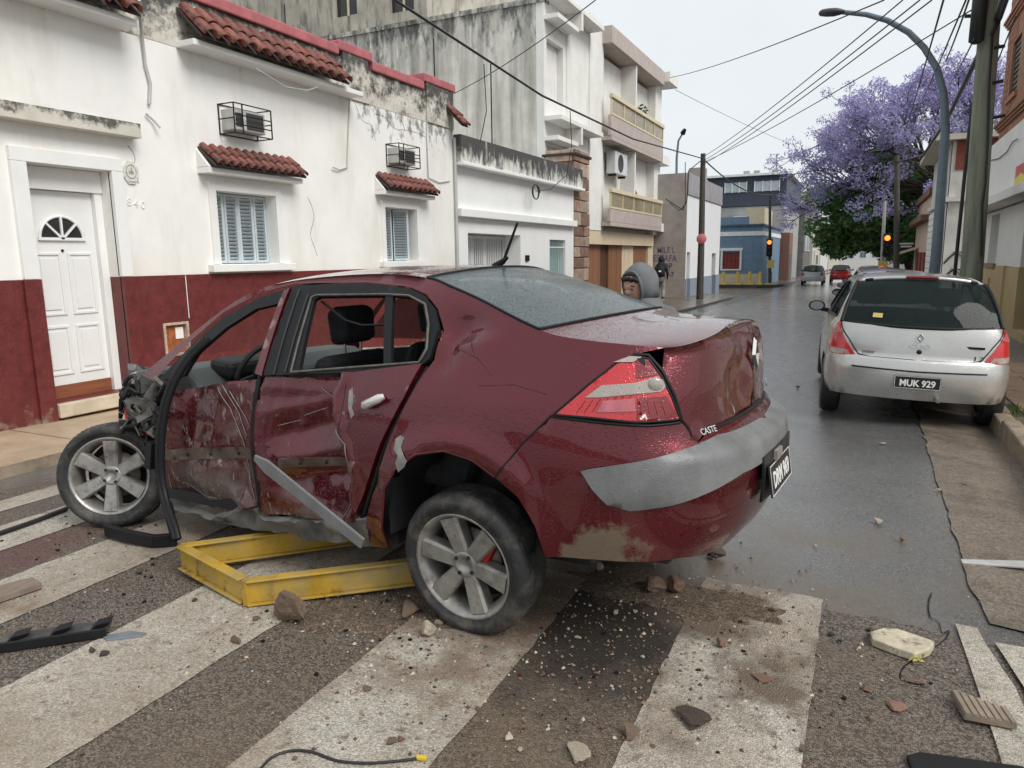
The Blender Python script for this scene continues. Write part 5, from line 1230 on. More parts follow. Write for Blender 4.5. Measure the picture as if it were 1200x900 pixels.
mg = Shell([(2.6, .80), (2.2, .835), (1.5, .865), (.7, .875), (0, .875), (-.35, .86), (-.62, .82), (-.83, .75), (-.98, .61), (-1.075, .37), (-1.105, .13), (-1.11, 0)],
    [(.15, .10), (.22, .055), (.32, .02), (.48, .004), (.62, 0), (.75, .006), (.88, .022), (.97, .048), (1.05, .085), (1.15, .135), (1.25, .19), (1.35, .248), (1.40, .285), (1.45, .34)],
    [(.24, .14), (.30, .08), (.4, .03), (.52, .008), (.62, 0), (.70, .012), (.755, .045), (.785, .095), (.85, .097), (.95, .092), (1.05, .098), (1.11, .112), (1.16, .145), (1.2, .19)], T=TB, extra=flare)
def project(p):
    d = p - Vector((0, 0, CAM_H)); c = _RT * d.x + _FW * d.y + _UP * d.z
    return (c.x / c.z * FPX + CX, c.y / c.z * FPX + CY)
_tab = []
for i in range(0, 171):
    q = mg.end * i / 170
    for j in range(0, 66):
        z = .12 + 1.36 * j / 65; _tab.append((q, z) + project(RM @ (TB @ mg.raw(q, z))))
def sz(px, py):                               # photo pixel -> (arc, height) on the left flank and tail
    b = min(_tab, key=lambda t: (t[2] - px) ** 2 + (t[3] - py) ** 2); q, z = b[0], b[1]
    for _ in range(5):
        e = 1e-3; f0 = project(RM @ (TB @ mg.raw(q, z))); f1 = project(RM @ (TB @ mg.raw(q + e, z))); f2 = project(RM @ (TB @ mg.raw(q, z + e)))
        a, b_, c, d = (f1[0]-f0[0])/e, (f2[0]-f0[0])/e, (f1[1]-f0[1])/e, (f2[1]-f0[1])/e; det = a*d - b_*c
        if abs(det) < 1e-3: break
        rx, ry = px - f0[0], py - f0[1]; dq = (d*rx - b_*ry)/det; dz = (a*ry - c*rx)/det
        q = min(max(q + max(-.05, min(.05, dq)), 0), mg.end); z = min(max(z + max(-.05, min(.05, dz)), .12), 1.47)
    return (q, z)
def tr(*pts): return [sz(x, y) for x, y in pts]
def bp(px, py, v):                            # photo pixel -> car-local point on the plane v of the body
    o = RMi @ Vector((0, 0, CAM_H)); r = RMi.to_3x3() @ ray(px, py); t = (v - o.y) / r.y; return o + r * t
U = lambda u, z: (mg.sU(u), z)
V_ = lambda v, z: (mg.sV(v), z)
# top line of the flank: A-pillar, roof rail, C-pillar, deck edge
TLk = [U(2.2, .93), U(2.03, 1.035), U(1.85, 1.15), U(1.68, 1.262), U(1.5, 1.355), U(1.3, 1.41), U(1.0, 1.436), U(.6, 1.44), U(.29, 1.412), U(.12, 1.365), U(-.04, 1.312), U(-.2, 1.25), U(-.36, 1.192), U(-.45, 1.168), U(-.6, 1.148), U(-.72, 1.136), V_(.70, 1.118)]
CTR = [(2.5, .97), (2.28, 1.08), (2.05, 1.20), (1.85, 1.30), (1.66, 1.385), (1.42, 1.445), (1.05, 1.475), (.6, 1.48), (.20, 1.452), (.02, 1.405), (-.16, 1.345), (-.33, 1.28), (-.49, 1.222), (-.56, 1.205), (-.68, 1.195), (-.78, 1.19), (-.93, 1.185)]
KS = 12
tlc = catmull(TLk, KS); TL = [tuple(p) for p in tlc]
ctc = catmull(CTR, KS)
ztopf = hermite(sorted([(mg.at(q)[0].x, z) for q, z in TL], key=lambda t: t[0]))
def row(i, n=18):
    Lp = mg.raw(*TL[i]); uc, zc = ctc[i]; out = []
    for k in range(n + 1):
        w = 1 - 2 * k / n; e = abs(w) ** 2.2; out.append(Vector((lerp(uc, Lp.x, e), Lp.y * w, lerp(zc, Lp.z, e))))
    return out
def spine(mb, i0, i1, bulge=None, n=18, B=None, mi=0):
    L = [mg.raw(*TL[i]) for i in range(i0, i1 + 1)]; Rr = [Vector((p.x, -p.y, p.z)) for p in L]
    A = row(i0, n); Bq = B or row(i1, n)
    m = len(L) - 1; rows = [row(i, n) for i in range(i0, i1 + 1)] if B is None else None
    def blg(u, v):
        if B is not None: return Vector((0, 0, 0))
        i = i0 + v * m; j = int(min(i, i1 - 1)); t = i - j
        tgt = rows[j - i0][int(round(u * n))].lerp(rows[j + 1 - i0][int(round(u * n))], t)
        p = A[int(round(u * n))] * (1 - v) + Bq[int(round(u * n))] * v + L[int(round(v * m))] * (1 - u) + Rr[int(round(v * m))] * u - (A[0]*(1-u)*(1-v) + A[n]*u*(1-v) + Bq[0]*(1-u)*v + Bq[n]*u*v)
        return tgt - p
    return coons(mb, A, Bq, L, Rr, TB, blg, mi, flip=False)
def crum(p, sc, amp, seed=0.0):
    a = abs(noise.noise(Vector((p[0] * sc, p[1] * sc, seed)))); b = abs(noise.noise(Vector((p[0] * sc * 2.3, p[1] * sc * 2.3, seed + 5)))); return amp * (a + .5 * b)
def gss(u, z, u0, z0, su, sz_): return math.exp(-((u - u0) / su) ** 2 - ((z - z0) / sz_) ** 2)
def shell_disp(u, z, v):
    if v < 0: return 0
    top = sstep(.01, .09, ztopf(u) - z) if u > -.8 else 1
    d = .050 * gss(u, z, .03, 1.20, .10, .06) - .022 * gss(u, z, -.06, 1.13, .12, .035) + .016 * gss(u, z, .10, 1.06, .06, .05)
    d += crum((u, z), 7, .030, 3) * gss(u, z, .02, 1.17, .16, .11) + .012 * gss(u, z, -.25, 1.0, .10, .05) + crum((u, z), 4, .010, 8) * gss(u, z, -.2, 1.05, .3, .12)
    d += crum((u, z), 9, .03, 2) * gss(u, z, .42, .45, .08, .2)
    return d * top
ARCH_PX = [(455, 642), (448, 603), (450, 573), (463, 550), (487, 533), (520, 529), (553, 540), (580, 560)]
SEAM_PX = [(612, 520), (646, 487)]
TAIL_F = [(690, 450), (722, 424), (742, 415)]
archp = tr(*ARCH_PX); seam = tr(*SEAM_PX); tailf = tr(*TAIL_F)
APER_PX = [(430, 605), (436, 578), (456, 515), (485, 457), (507, 420), (517, 385), (513, 362), (500, 345), (480, 336), (430, 330.5), (345, 332), (305, 343), (262, 366), (225, 398), (196, 428), (181, 447)]
aper = tr(*APER_PX)
shell_poly = TL[:-1] + [TL[-1]] + tailf[::-1] + [sz(646, 487)] + [seam[0]] + archp[::-1] + tr((432, 640)) + aper
body = MB(); mg.panel(body, shell_poly, h=.038, disp=shell_disp, rim=0, both=True)
spine(body, 5 * KS, 8 * KS)
bo = weld(body.build('body_shell', paint, CR))
lipm = MB()
mg.line(lipm, archp, .007, -.004); lipm.build('arch_lip', paint, bo)
# windscreen, rear window, deck
ws = spine(MB(), 0, 5 * KS).build('windscreen', thin_glass, CR)
rw = spine(MB(), 8 * KS, 12 * KS).build('rear_window', wet_glass, CR)
rwb = MB(); rr_ = row(8 * KS); rwb.tube([TB @ (p + Vector((0, 0, .002))) for p in rr_], .007, 6); rr_ = row(12 * KS); rwb.tube([TB @ (p + Vector((0, 0, .002))) for p in rr_], .007, 6)
for sgn in (1, -1): rwb.tube([TB @ Vector((p.x, sgn * p.y, p.z + .002)) for p in (mg.raw(*TL[i]) for i in range(8 * KS, 12 * KS + 1))], .006, 6)
rwb.build('window_seal', black_trim, rw)
LIDV = .66; sL = TL[-1][0]
lid_s = [lerp(sL, mg.end, k / 31) for k in range(32)]
def ztl(q): return lerp(1.118, 1.178, sstep(0, 1, (q - sL) / (mg.end - sL)))
half = [mg.raw(q, ztl(q)) for q in lid_s]
Brow = half + [Vector((p.x, -p.y, p.z)) for p in half[-2::-1]]
lid = MB(); spine(lid, 12 * KS, 16 * KS, B=Brow, n=62)
for mir in (False, True):
    poly = [(q, ztl(q)) for q in lid_s] + [(mg.end, .80), V_(.50, .79)] + tr((818, 517), (806, 500), (799, 492), (790, 462), (776, 434))
    def lid_disp(u, z, v):
        t = sstep(.0, .06, 1.165 - z) * (1 if not mir else .6)
        return t * (.028 * gss(v, z, .22, .93, .12, .10) + crum((v, z), 4.5, .022, 4) * sstep(.55, .3, abs(v)))
    mg.panel(lid, resample(poly, .035), h=.038, disp=lid_disp, rim=0, mirror=mir)
lo_ = weld(lid.build('boot_lid', paint, CR))
sm = MB(); mg.line(sm, tr((742, 415), (760, 416), (776, 434), (790, 462), (799, 492), (806, 500), (818, 517)), .008, -.003); mg.line(sm, tr((742, 415), (760, 416), (776, 434), (790, 462), (799, 492), (806, 500), (818, 517)), .008, -.003, True)
mg.line(sm, [V_(.60, .788), (mg.end, .795)], .009, -.004); mg.line(sm, [V_(.60, .788), (mg.end, .795)], .009, -.004, True)
sm.build('lid_gap', black_trim, lo_)
# bumper skin and grey moulding
BOT = [V_(.0, .265), V_(.3, .27), V_(.5, .285), V_(.68, .32)]
archr = tr((580, 560), (607, 583), (627, 617), (640, 653))
bump_poly = [seam[0], sz(646, 487)] + tr((700, 494), (760, 498), (797, 494), (806, 502), (818, 519)) + [V_(.5, .785), (mg.end, .79)] + [(mg.end, .265)] + BOT[1:] + tr((700, 656)) + archr[::-1]
bm = MB(); mg.panel(bm, bump_poly, h=.04, both=True, rim=.012)
bmo = bm.build('rear_bumper', paint, CR)
sm = MB(); mg.line(sm, [archr[0]] + [seam[0], sz(646, 487)], .005, -.001); mg.line(sm, tr((646, 488), (700, 495), (760, 499), (797, 495)), .006, .0); sm.build('bumper_seam', black_trim, bmo)
tip = tr((682, 551)); topm = tr((720, 545), (760, 538), (800, 527), (822, 518)); botm = tr((695, 572), (712, 590), (738, 598), (785, 591), (825, 576), (850, 563), (866, 553))
zb = botm[-1][1]; zt_ = .772
mold = tip + topm + [V_(.42, zt_), (mg.end, zt_ + .004), (mg.end, botm[-1][1] + .01)] + botm[::-1]
md = MB(); mg.panel(md, mold, h=.028, off=.020, both=True, rim=.02, disp=lambda u, z, v: .022 * sstep(.715, .775, z) + .010 * sstep(.575, .52, z) - .004 * sstep(.66, .70, z) * sstep(.74, .71, z)); mdo = md.build('bumper_moulding', grey_pl, CR)
rec = MB(); mg.panel(rec, [(mg.end, .65), V_(.27, .64), V_(.24, .45), (mg.end, .45)], h=.05, off=.028, both=True, rim=.01); rec.build('plate_recess', dark_in, mdo)
pz = .535; pc_ = mg.raw(mg.end, pz) + Vector((-.036, 0, 0))
pc_.y += .045
pm = TB @ frame(pc_, (0, -1, 0), (.12, 0, 1))
plate('DRM 969', CR, pm, .40, .13)
MB().obox(TB @ (pc_ + Vector((.0, .05, .09))), (.008, 0, 0), (0, .05, 0), (0, 0, .02)).build('plate_light', lens_w, CR)
# tail lamps
tail = tr((649, 486), (690, 451), (722, 426), (742, 417), (760, 421), (774, 440), (786, 464), (796, 491), (745, 495), (695, 490))
mg.panel(MB(), tail, h=.03, off=.004, rim=.02, mirror=True).build('tail_lamp', lens_r, CR)
tlo = mg.panel(MB(), tail, h=.03, off=.004, rim=.02).build('tail_lamp', lens_r, CR, label='cracked red and white wrap round tail lamp')
def sub(name, m, px, off): return mg.panel(MB(), tr(*px), h=.025, off=off, rim=.004).build(name, m, tlo)
sub('clear_lens', lens_w, ((686, 466), (706, 452), (745, 449), (766, 443), (776, 445), (779, 453), (774, 459), (745, 462), (702, 466)), .008)
sub('inner_lens', lens_d, ((746, 421), (759, 424), (771, 440), (746, 444)), .008)
sub('lower_lens', lens_d, ((747, 467), (780, 464), (793, 488), (747, 492)), .008)
sub('pink_lens', lens_p, ((707, 470), (744, 467), (744, 482), (700, 483)), .008)
sub('broken_cap', lens_w, ((719, 425), (738, 418), (752, 419), (742, 425)), .009)
sub('hole', black_trim, ((746, 421), (755, 420), (756, 430)), .010)
for k in range(7):
    rb_ = MB(); mg.line(rb_, tr((676 + 9 * k, 484 - .5 * k), (686 + 9 * k, 470 - 1.2 * k)), .0014, .006); rb_.build('lens_rib', lens_d, tlo)
for k in range(4):
    rb_ = MB(); mg.line(rb_, tr((752 + 9 * k, 486), (750 + 8 * k, 470)), .0016, .0095); rb_.build('lens_rib', lens_r, tlo)
MB().lathe([(0, .006), (.018, .005), (.027, .001), (.03, -.004)], 18, TB @ frame(mg.P(*sz(768, 452), .010), mg.raw(sz(768, 452)[0] + .01, sz(768, 452)[1]) - mg.raw(sz(768, 452)[0], sz(768, 452)[1]), (0, 0, 1))).build('reflector', lens_w, tlo)
gp = MB(); mg.line(gp, tail + tail[:1], .006, .002); gp.build('lamp_gasket', black_trim, tlo)
badge_m = mat('dull_badge', (.15, .15, .15), rough=.38, metal=.8, var=.1)
# badges and lettering on the lid
bz = 1.03; p0 = mg.raw(mg.end, bz); nn = mg.nrm(mg.end, bz)
diamond(CR, TB @ frame(p0 + nn * .004, (0, -1, 0), (.06, 0, 1)), .055, badge_m)
def on_tail(px, py, s_, size, m, off=.006):
    q, z = sz(px, py); n_ = mg.nrm(q, z); p = mg.raw(q, z) + n_ * off; e = 1e-3
    x = (mg.raw(q + e, z) - mg.raw(q - e, z)); o = text(s_, 'lettering', TB @ frame(p, x, Vector((0, 0, 1)) - n_ * n_.z), size, m, None, depth=.001, bold=.0002); o.parent = CR
on_tail(829, 505, 'CASTE', .036, grey_lt)
p1 = mg.raw(mg.sV(.46), .84); o = text('MEGANE', 'lettering', TB @ frame(Vector((p1.x - .006, -.46, .84)), (.25, -1, 0), (.05, 0, 1)), .035, chrome, None, depth=.002); o.parent = CR
# doors, left side: crushed
def tri(x): return abs((x % 1.0) * 2 - 1)
def rdoor_disp(u, z, v):
    uc = .60 + .05 * math.sin(z * 9) + .03 * noise.noise(Vector((z * 12, 0, 3)))
    d = .055 * sstep(uc, uc + .045, u) * (1 - .75 * sstep(.75, 1.2, u)) * sstep(.28, .42, z) - .016 * gss(u, z, uc - .02, z, .03, 1)
    fold = tri((z + .22 * (u - .9) + .03 * noise.noise(Vector((u * 3, z * 3, 1)))) * 4.2)
    d += .046 * fold * sstep(uc, uc + .1, u) * sstep(1.25, 1.0, u) * sstep(.93, .84, z) * sstep(.28, .4, z)
    d += crum((u, z), 9, .010, 1) * sstep(.5, .7, u) + .03 * gss(u, z, 1.1, .3, .15, .06)
    return d
def fdoor_disp(u, z, v):
    k = (u - 1.42) + .35 * (z - .6)
    d = .03 + .05 * gss(u, z, 1.62, .62, .25, .3) + .045 * tri(k * 2.2 + .08 * noise.noise(Vector((u * 4, z * 4, 7)))) + .014 * tri((z - .3 * u) * 3)
    d += crum((u, z), 7, .010, 6) - .05 * gss(u, z, 1.45, .24, .16, .05)
    return d
rd = mg.panel(MB(), tr((308, 441), (400, 438), (495, 426), (474, 465), (446, 520), (428, 575), (416, 611), (360, 608), (306, 603), (297, 540), (294, 490)), h=.019, off=.004, disp=rdoor_disp, rim=.03).build('rear_door', paint_dirty, CR, label='dented rear door with buckled skin')
fd = mg.panel(MB(), tr((182, 466), (205, 455), (232, 449), (284, 441), (288, 480), (291, 530), (297, 596), (250, 604), (190, 588), (181, 540), (176, 495)), h=.019, off=.0, disp=fdoor_disp, rim=.03).build('front_door', paint_dirty, CR, label='crumpled front door with scraped mud')
def strip(px, off, m, name, par, disp=None): return mg.panel(MB(), tr(*px), h=.03, off=off, rim=.006, disp=disp).build(name, m, par)
strip(((322, 538), (418, 540), (416, 552), (322, 551)), .010, rub_m, 'adhesive_strip', rd, rdoor_disp)
strip(((178, 530), (288, 529), (290, 543), (180, 542)), .008, rub_m, 'adhesive_strip', fd, fdoor_disp)
for px in ((345, 545), (372, 545), (398, 546)): MB().lathe([(0, .006), (.008, .006), (.009, 0)], 8, TB @ Matrix.Translation(mg.P(*sz(*px), .014) - Vector((0, rdoor_disp(*[mg.P(*sz(*px))[i] for i in (0, 2)], 0), 0))) @ Matrix.Rotation(R(-90), 4, 'X')).build('clip', black_trim, rd)
for px in ((205, 536), (232, 536), (262, 536)): MB().lathe([(0, .006), (.008, .006), (.009, 0)], 8, TB @ Matrix.Translation(mg.P(*sz(*px), .012) - Vector((0, fdoor_disp(*[mg.P(*sz(*px))[i] for i in (0, 2)], 0), 0))) @ Matrix.Rotation(R(-90), 4, 'X')).build('clip', black_trim, fd)
q_, z_ = sz(442, 470); hp = mg.P(q_, z_, .02); ha, hb = mg.P(*sz(430, 476), .022), mg.P(*sz(454, 465), .022)
MB().tube([TB @ ha, TB @ ha.lerp(hb, .15) + Vector((0, .012, 0)), TB @ ha.lerp(hb, .85) + Vector((0, .012, 0)), TB @ hb], [.012, .02, .02, .012], 10).build('door_handle', mat('silver_handle', (.62, .6, .58), rough=.3, metal=.5, var=.1), rd)
def dline(px, disp, r, name, m, par, off=.004):
    q = resample(tr(*px), .02, False); out = []
    for a_, z in q:
        n_ = mg.nrm(a_, z); p = mg.raw(a_, z); out.append(TB @ (p + n_ * (off - disp(p.x, p.z, p.y))))
    return MB().tube(out, [r * (.4 + .9 * abs(noise.noise(Vector((i * .7, r * 900, 0))))) for i in range(len(out))], 5).build(name, m, par)
for px_ in (((243, 452), (252, 480), (266, 520), (280, 570)), ((250, 450), (262, 488), (270, 515)), ((256, 458), (272, 500)), ((236, 552), (262, 530)), ((200, 575), (245, 592)), ((186, 560), (200, 590)), ((210, 470), (230, 466)), ((268, 548), (292, 590))):
    dline(px_, fdoor_disp, .0035, 'scratch', bare_m, fd)
for px_ in (((345, 488), (358, 483), (372, 478)), ((368, 452), (386, 470)), ((400, 556), (404, 580), (402, 604)), ((318, 500), (340, 494)), ((392, 500), (408, 520), (410, 540)), ((330, 570), (365, 590))):
    dline(px_, rdoor_disp, .0028, 'scratch', bare_m, rd, .008)
dline(((408, 448), (402, 480), (398, 520), (404, 560), (398, 600)), rdoor_disp, .004, 'crease', black_trim, rd, .003)
for px_ in (((530, 405), (560, 420), (575, 440)), ((548, 385), (556, 415)), ((560, 452), (600, 450), (640, 462))):
    dline(px_, shell_disp, .0018, 'crease', black_trim, bo, .0)
# torn paint patches, scraped to filler
for k, px in enumerate((((464, 514), (470, 510), (474, 513), (470, 524), (473, 533), (477, 540), (474, 547), (467, 553), (464, 543), (467, 534), (462, 527)), ((410, 458), (414, 454), (415, 470), (413, 478), (416, 486), (412, 491), (409, 474)))):
    mg.panel(MB(), resample(tr(*px), .02), h=.02, off=.006 if k else .004, rim=.003, disp=(rdoor_disp if k else shell_disp)).build('torn_patch', bare_m, rd if k else bo)
# window frames: black rear frame with its bars, front frame
mg.panel(MB(), tr((309, 440), (345, 335), (430, 332), (480, 338), (498, 347), (511, 363), (514, 385), (504, 420), (496, 427), (400, 437)), h=.03, off=.003, rim=.02,
    holes=[tr((351, 434), (369, 351), (375, 348), (452, 347), (450, 430)), tr((459, 429), (461, 347), (482, 349), (496, 358), (500, 380), (498, 408), (490, 424))]).build('window_frame', black_trim, rd)
mg.panel(MB(), tr((184, 447), (198, 432), (227, 402), (264, 370), (306, 348), (340, 337), (332, 350), (325, 356), (300, 362), (265, 384), (232, 413), (216, 440)), h=.03, off=.0, rim=.02).build('window_frame', black_trim, fd)
mg.panel(MB(), tr((308, 441), (341, 338), (334, 341), (300, 438)), h=.03, off=.008, rim=.02).build('pillar_trim', paint, CR)
for pa_, pb_ in (((335, 437), (362, 346)), ((322, 439), (352, 340))):
    w_ = MB(); mg.line(w_, tr(pa_, pb_), .006, .006); w_.build('pillar_seal', dark_in, rd)
w_ = MB(); mg.line(w_, tr((342, 436), (366, 349), (372, 346.5), (452, 345.5), (480, 347), (499, 357), (503, 380), (501, 409), (492, 425), (342, 436.5)), .006, .006); w_.build('window_seal', mat('worn_seal', (.10, .095, .085), rough=.6, var=.4, vs=20), rd)
sl_ = MB(); mg.line(sl_, tr((372, 350), (400, 372), (420, 378), (450, 377)), .006, -.03); sl_.build('torn_seal', black_trim, rd)
# B-pillar gap, torn sill
gpm = MB(); mg.line(gpm, tr((302, 440), (295, 480), (293, 530), (299, 570), (306, 604)), .014, -.02); gpm.build('door_gap', black_trim, bo)
gpm = MB(); mg.line(gpm, tr((499, 428), (478, 465), (450, 520), (432, 575), (421, 612)), .012, -.02); gpm.build('door_gap', black_trim, bo)
def sill_disp(u, z, v): return crum((u, z * 2), 4, .07, 12) - .02
mg.panel(MB(), resample(tr((188, 590), (250, 606), (298, 599), (302, 606), (360, 611), (430, 608), (436, 640), (400, 636), (352, 634), (318, 622), (285, 618), (205, 603)), .03), h=.03, off=.004, disp=sill_disp, rim=.04).build('torn_sill', sill_m, CR)
# hanging silver door moulding, and black wheel arch liner
a, b_ = bp(297, 537, .91), bp(424, 638, .93)
mo = MB(); ax = (b_ - a); wdt = Vector((0, 0, 1)) - ax.normalized() * ax.normalized().z; wdt.normalize()
mo.add([a - wdt * .012, a + wdt * .02, a + ax * .12 + wdt * .042, b_ + wdt * .030, b_ - wdt * .028, a + ax * .12 - wdt * .034] + [p + Vector((0, -.014, 0)) for p in (a - wdt * .012, a + wdt * .02, a + ax * .12 + wdt * .042, b_ + wdt * .030, b_ - wdt * .028, a + ax * .12 - wdt * .034)],
    [(0, 1, 2, 3, 4, 5), (6, 11, 10, 9, 8, 7)] + [(i, 6 + i, 6 + (i + 1) % 6, (i + 1) % 6) for i in range(6)])
mo.build('hanging_moulding', grey_pl, CR, bevel=.006, label='long grey door moulding hanging loose across the rear door')
ln = catmull([bp(x, y, v) for x, y, v in ((243, 398, .74), (222, 418, .80), (204, 446, .86), (193, 478, .90), (188, 515, .92), (188, 555, .93), (193, 585, .95), (203, 615, 1.0), (207, 631, 1.02))], 4)
lm = MB()
for dx in (-.016, .016): lm.tube([p + Vector((dx, 0, 0)) for p in ln], .017, 8)
lm.tube([p + Vector((0, .012, 0)) for p in ln], .012, 6)
lm.build('torn_liner', black_trim, CR)
flt = [onz(x, y, z) for x, y, z in ((124, 621, .06), (150, 628, .06), (180, 634, .05), (206, 632, .05))]; flt = [RMi @ p for p in flt]
lm = MB()
for i in range(3): lm.bar(flt[i], flt[i + 1] + (flt[i + 1] - flt[i]) * .05, .03, .075)
lm.bar(flt[3] + Vector((0, 0, .0)), bp(196, 590, .96), .05, .03); lm.build('torn_liner', black_trim, CR, bevel=.008)
tk = MB()
for k in range(9): tk.obox(bp(186 - (k % 2) * 2, 480 + k * 9, .90), (.018, 0, 0), (0, .012, 0), (0, 0, .016))
tk.bar(bp(180, 518, .9), bp(178, 548, .91), .05, .06, up=(0, 1, 0)); tk.build('liner_clips', black_trim, CR)
# wheels
wl = MB; RXm = Matrix.Rotation(R(-90), 4, 'X'); RXp = Matrix.Rotation(R(90), 4, 'X')
wr_ = thing('wheel', None, None, (0, 0, 0), world=False); wr_.parent = CR
wheel(wr_, Matrix.Translation((0.0, .745, .316)) @ Matrix.Rotation(R(-3), 4, 'X') @ RXm @ Matrix.Rotation(.5, 4, 'Z'))
MB().obox((-.075, .76, .375), (.035, 0, .02), (0, .03, 0), (-.03, 0, .055)).build('caliper', caliper, wr_, bevel=.008)
wf = thing('wheel', None, None, (0, 0, 0), world=False); wf.parent = CR
wheel(wf, Matrix.Translation((2.66, .76, .312)) @ Matrix.Rotation(R(36), 4, 'Z') @ Matrix.Rotation(R(8), 4, 'X') @ RXm @ Matrix.Rotation(.15, 4, 'Z'))
for u in (0, 2.686):
    w2 = thing('wheel', None, None, (0, 0, 0), world=False); w2.parent = CR
    wheel(w2, Matrix.Translation((u, -.745, .316)) @ RXp, detail=False)
# wheel well, floor, far-side doors, inner structure
ww = MB(); pts = []
for k in range(13):
    a = math.pi * (k / 12) * 1.1 - .15
    for vv in (.84, .50): pts.append(TB @ Vector((.38 * math.cos(a) - .0, vv, .335 + .38 * math.sin(a))))
ww.add(pts, [(2*i, 2*i+1, 2*i+3, 2*i+2) for i in range(12)], True); ww.add([TB @ Vector((x, .50, z)) for x, z in ((-.45, .15), (.45, .15), (.45, .8), (-.45, .8))], [(0, 1, 2, 3)])
ww.build('wheel_well', dark_in, CR)
fl = MB()
for (u0, u1, v, z0, z1) in ((.42, 2.2, .74, .19, .25), (-.85, -.42, .66, .29, .6), (-.42, .42, .48, .22, .5)):
    fl.add([TB @ Vector(p) for p in ((u0, -v, z0), (u1, -v, z0), (u1, v, z0), (u0, v, z0), (u0, -v, z1), (u1, -v, z1), (u1, v, z1), (u0, v, z1))], [(0, 3, 2, 1), (4, 5, 6, 7), (0, 1, 5, 4), (1, 2, 6, 5), (2, 3, 7, 6), (3, 0, 4, 7)])
fl.build('floor_pan', dark_in, CR)
MB().add([TB @ Vector(p) for p in ((-.40, -.7, .3), (-.40, .7, .3), (-.10, .7, 1.0), (-.10, -.7, 1.0), (-.50, .7, 1.13), (-.50, -.7, 1.13))], [(0, 1, 2, 3), (3, 2, 4, 5)]).build('parcel_shelf', dark_in, CR)
fard = MB(); mg.panel(fard, [U(.48, .3), U(.2, .98), U(1.2, .97), U(2.0, .92), U(2.1, .3), U(1.3, .22)], h=.06, off=.0, mirror=True, rim=.05); fard.build('far_doors', paint, CR)
fi = MB(); mg.panel(fi, [U(.5, .3), U(.22, .99), U(1.2, .98), U(2.0, .93), U(2.1, .3)], h=.08, off=-.06, mirror=True, rim=0); fi.build('far_door_trim', dark_in, CR)
fg = MB(); mg.panel(fg, [U(.17, 1.05), U(.18, 1.28), U(.3, 1.35), U(.7, 1.385), U(1.05, 1.385), U(1.12, .99)], h=.06, mirror=True, rim=0); fg.build('far_side_glass', smoke_glass, CR)
fg = MB(); mg.panel(fg, [U(1.16, .99), U(1.12, 1.385), U(1.35, 1.36), U(1.6, 1.24), U(1.95, 1.0)], h=.06, mirror=True, rim=0); fg.build('far_side_glass', smoke_glass, CR)
MB_ = mg.panel(MB(), [U(.13, 1.0), U(.14, 1.28), U(.3, 1.36), U(.62, 1.385), U(.70, .985)], h=.08, off=-.03, mirror=True, rim=0).build('far_gloom_trim', cloth_d, CR)  # pillar trim widened over the glass: dark sheet added for cabin gloom
fp = MB(); mg.line(fp, [U(1.12, .97), U(1.08, 1.39)], .035, -.02, True, 6); mg.line(fp, [U(1.15, .97), U(1.06, 1.39)], .03, -.03, False, 6); fp.build('inner_pillar', dark_in, CR)
hl = MB(); L_ = [mg.raw(*TL[i]) + Vector((0, -.02, -.03)) for i in range(5 * KS, 8 * KS + 1)]
coons(hl, [p - Vector((0, 0, .035)) for p in row(5 * KS)], [p - Vector((0, 0, .035)) for p in row(8 * KS)], [mg.raw(*TL[i]) - Vector((0, 0, .035)) for i in range(5 * KS, 8 * KS + 1)], [Vector((1, -1, 1)) * 0 + Vector((mg.raw(*TL[i]).x, -mg.raw(*TL[i]).y, mg.raw(*TL[i]).z - .035)) for i in range(5 * KS, 8 * KS + 1)], TB)
hl.build('headlining', mat('headlining_pale', (.42, .41, .38), rough=.9, var=.05), CR)
cloth = mat('seat_cloth', (0.020, 0.021, 0.024), rough=.85, var=.3, vs=20)
for v in (.37, -.37): seat(CR, TB @ Matrix.Translation((1.28, v, .42)), 'front_seat', cloth)
seat(CR, TB @ Matrix.Translation((.32, .36, .44)), 'rear_seat', cloth); seat(CR, TB @ Matrix.Translation((.32, -.36, .44)), 'rear_seat', cloth)
ds = MB(); prof = [(2.02, .62), (1.86, .70), (1.84, .86), (1.95, .95), (2.2, .955), (2.45, .93), (2.45, .62)]; n = len(prof)
ds.add([TB @ Vector((x, sg * .70, z)) for sg in (-1, 1) for x, z in prof], [tuple(range(n)), tuple(range(n, 2*n))[::-1]] + [(i, n+i, n+(i+1) % n, (i+1) % n) for i in range(n)])
dso = ds.build('dashboard', int_grey, CR, bevel=.03)
MB().obox(TB @ Vector((1.88, .36, .94)), (.09, 0, .01), (0, .17, 0), (0, 0, .05)).build('instrument_hood', dark_in, dso, bevel=.03)
swc = Vector((1.70, .36, .90)); swx = Vector((0, 1, 0)); swy = Vector((-.42, 0, .91)).normalized()
sw = MB(); sw.tube([TB @ (swc + swx * .185 * math.cos(a) + swy * .185 * math.sin(a)) for a in rng(0, 2 * math.pi, 28)], .016, 8)
for a in (-.2, math.pi + .2, -math.pi / 2): sw.bar(TB @ swc, TB @ (swc + swx * .18 * math.cos(a) + swy * .18 * math.sin(a)), .035, .02)
sw.lathe([(0, .03), (.06, .025), (.075, .0), (.06, -.04), (.02, -.06), (.02, -.2)], 18, TB @ frame(swc, swx, swy)); sw.build('steering_wheel', dark_in, dso)
MB().obox(TB @ Vector((1.62, 0, 1.36)), (.015, 0, 0), (0, .11, 0), (0, 0, .03)).build('mirror', dark_in, CR, bevel=.01)
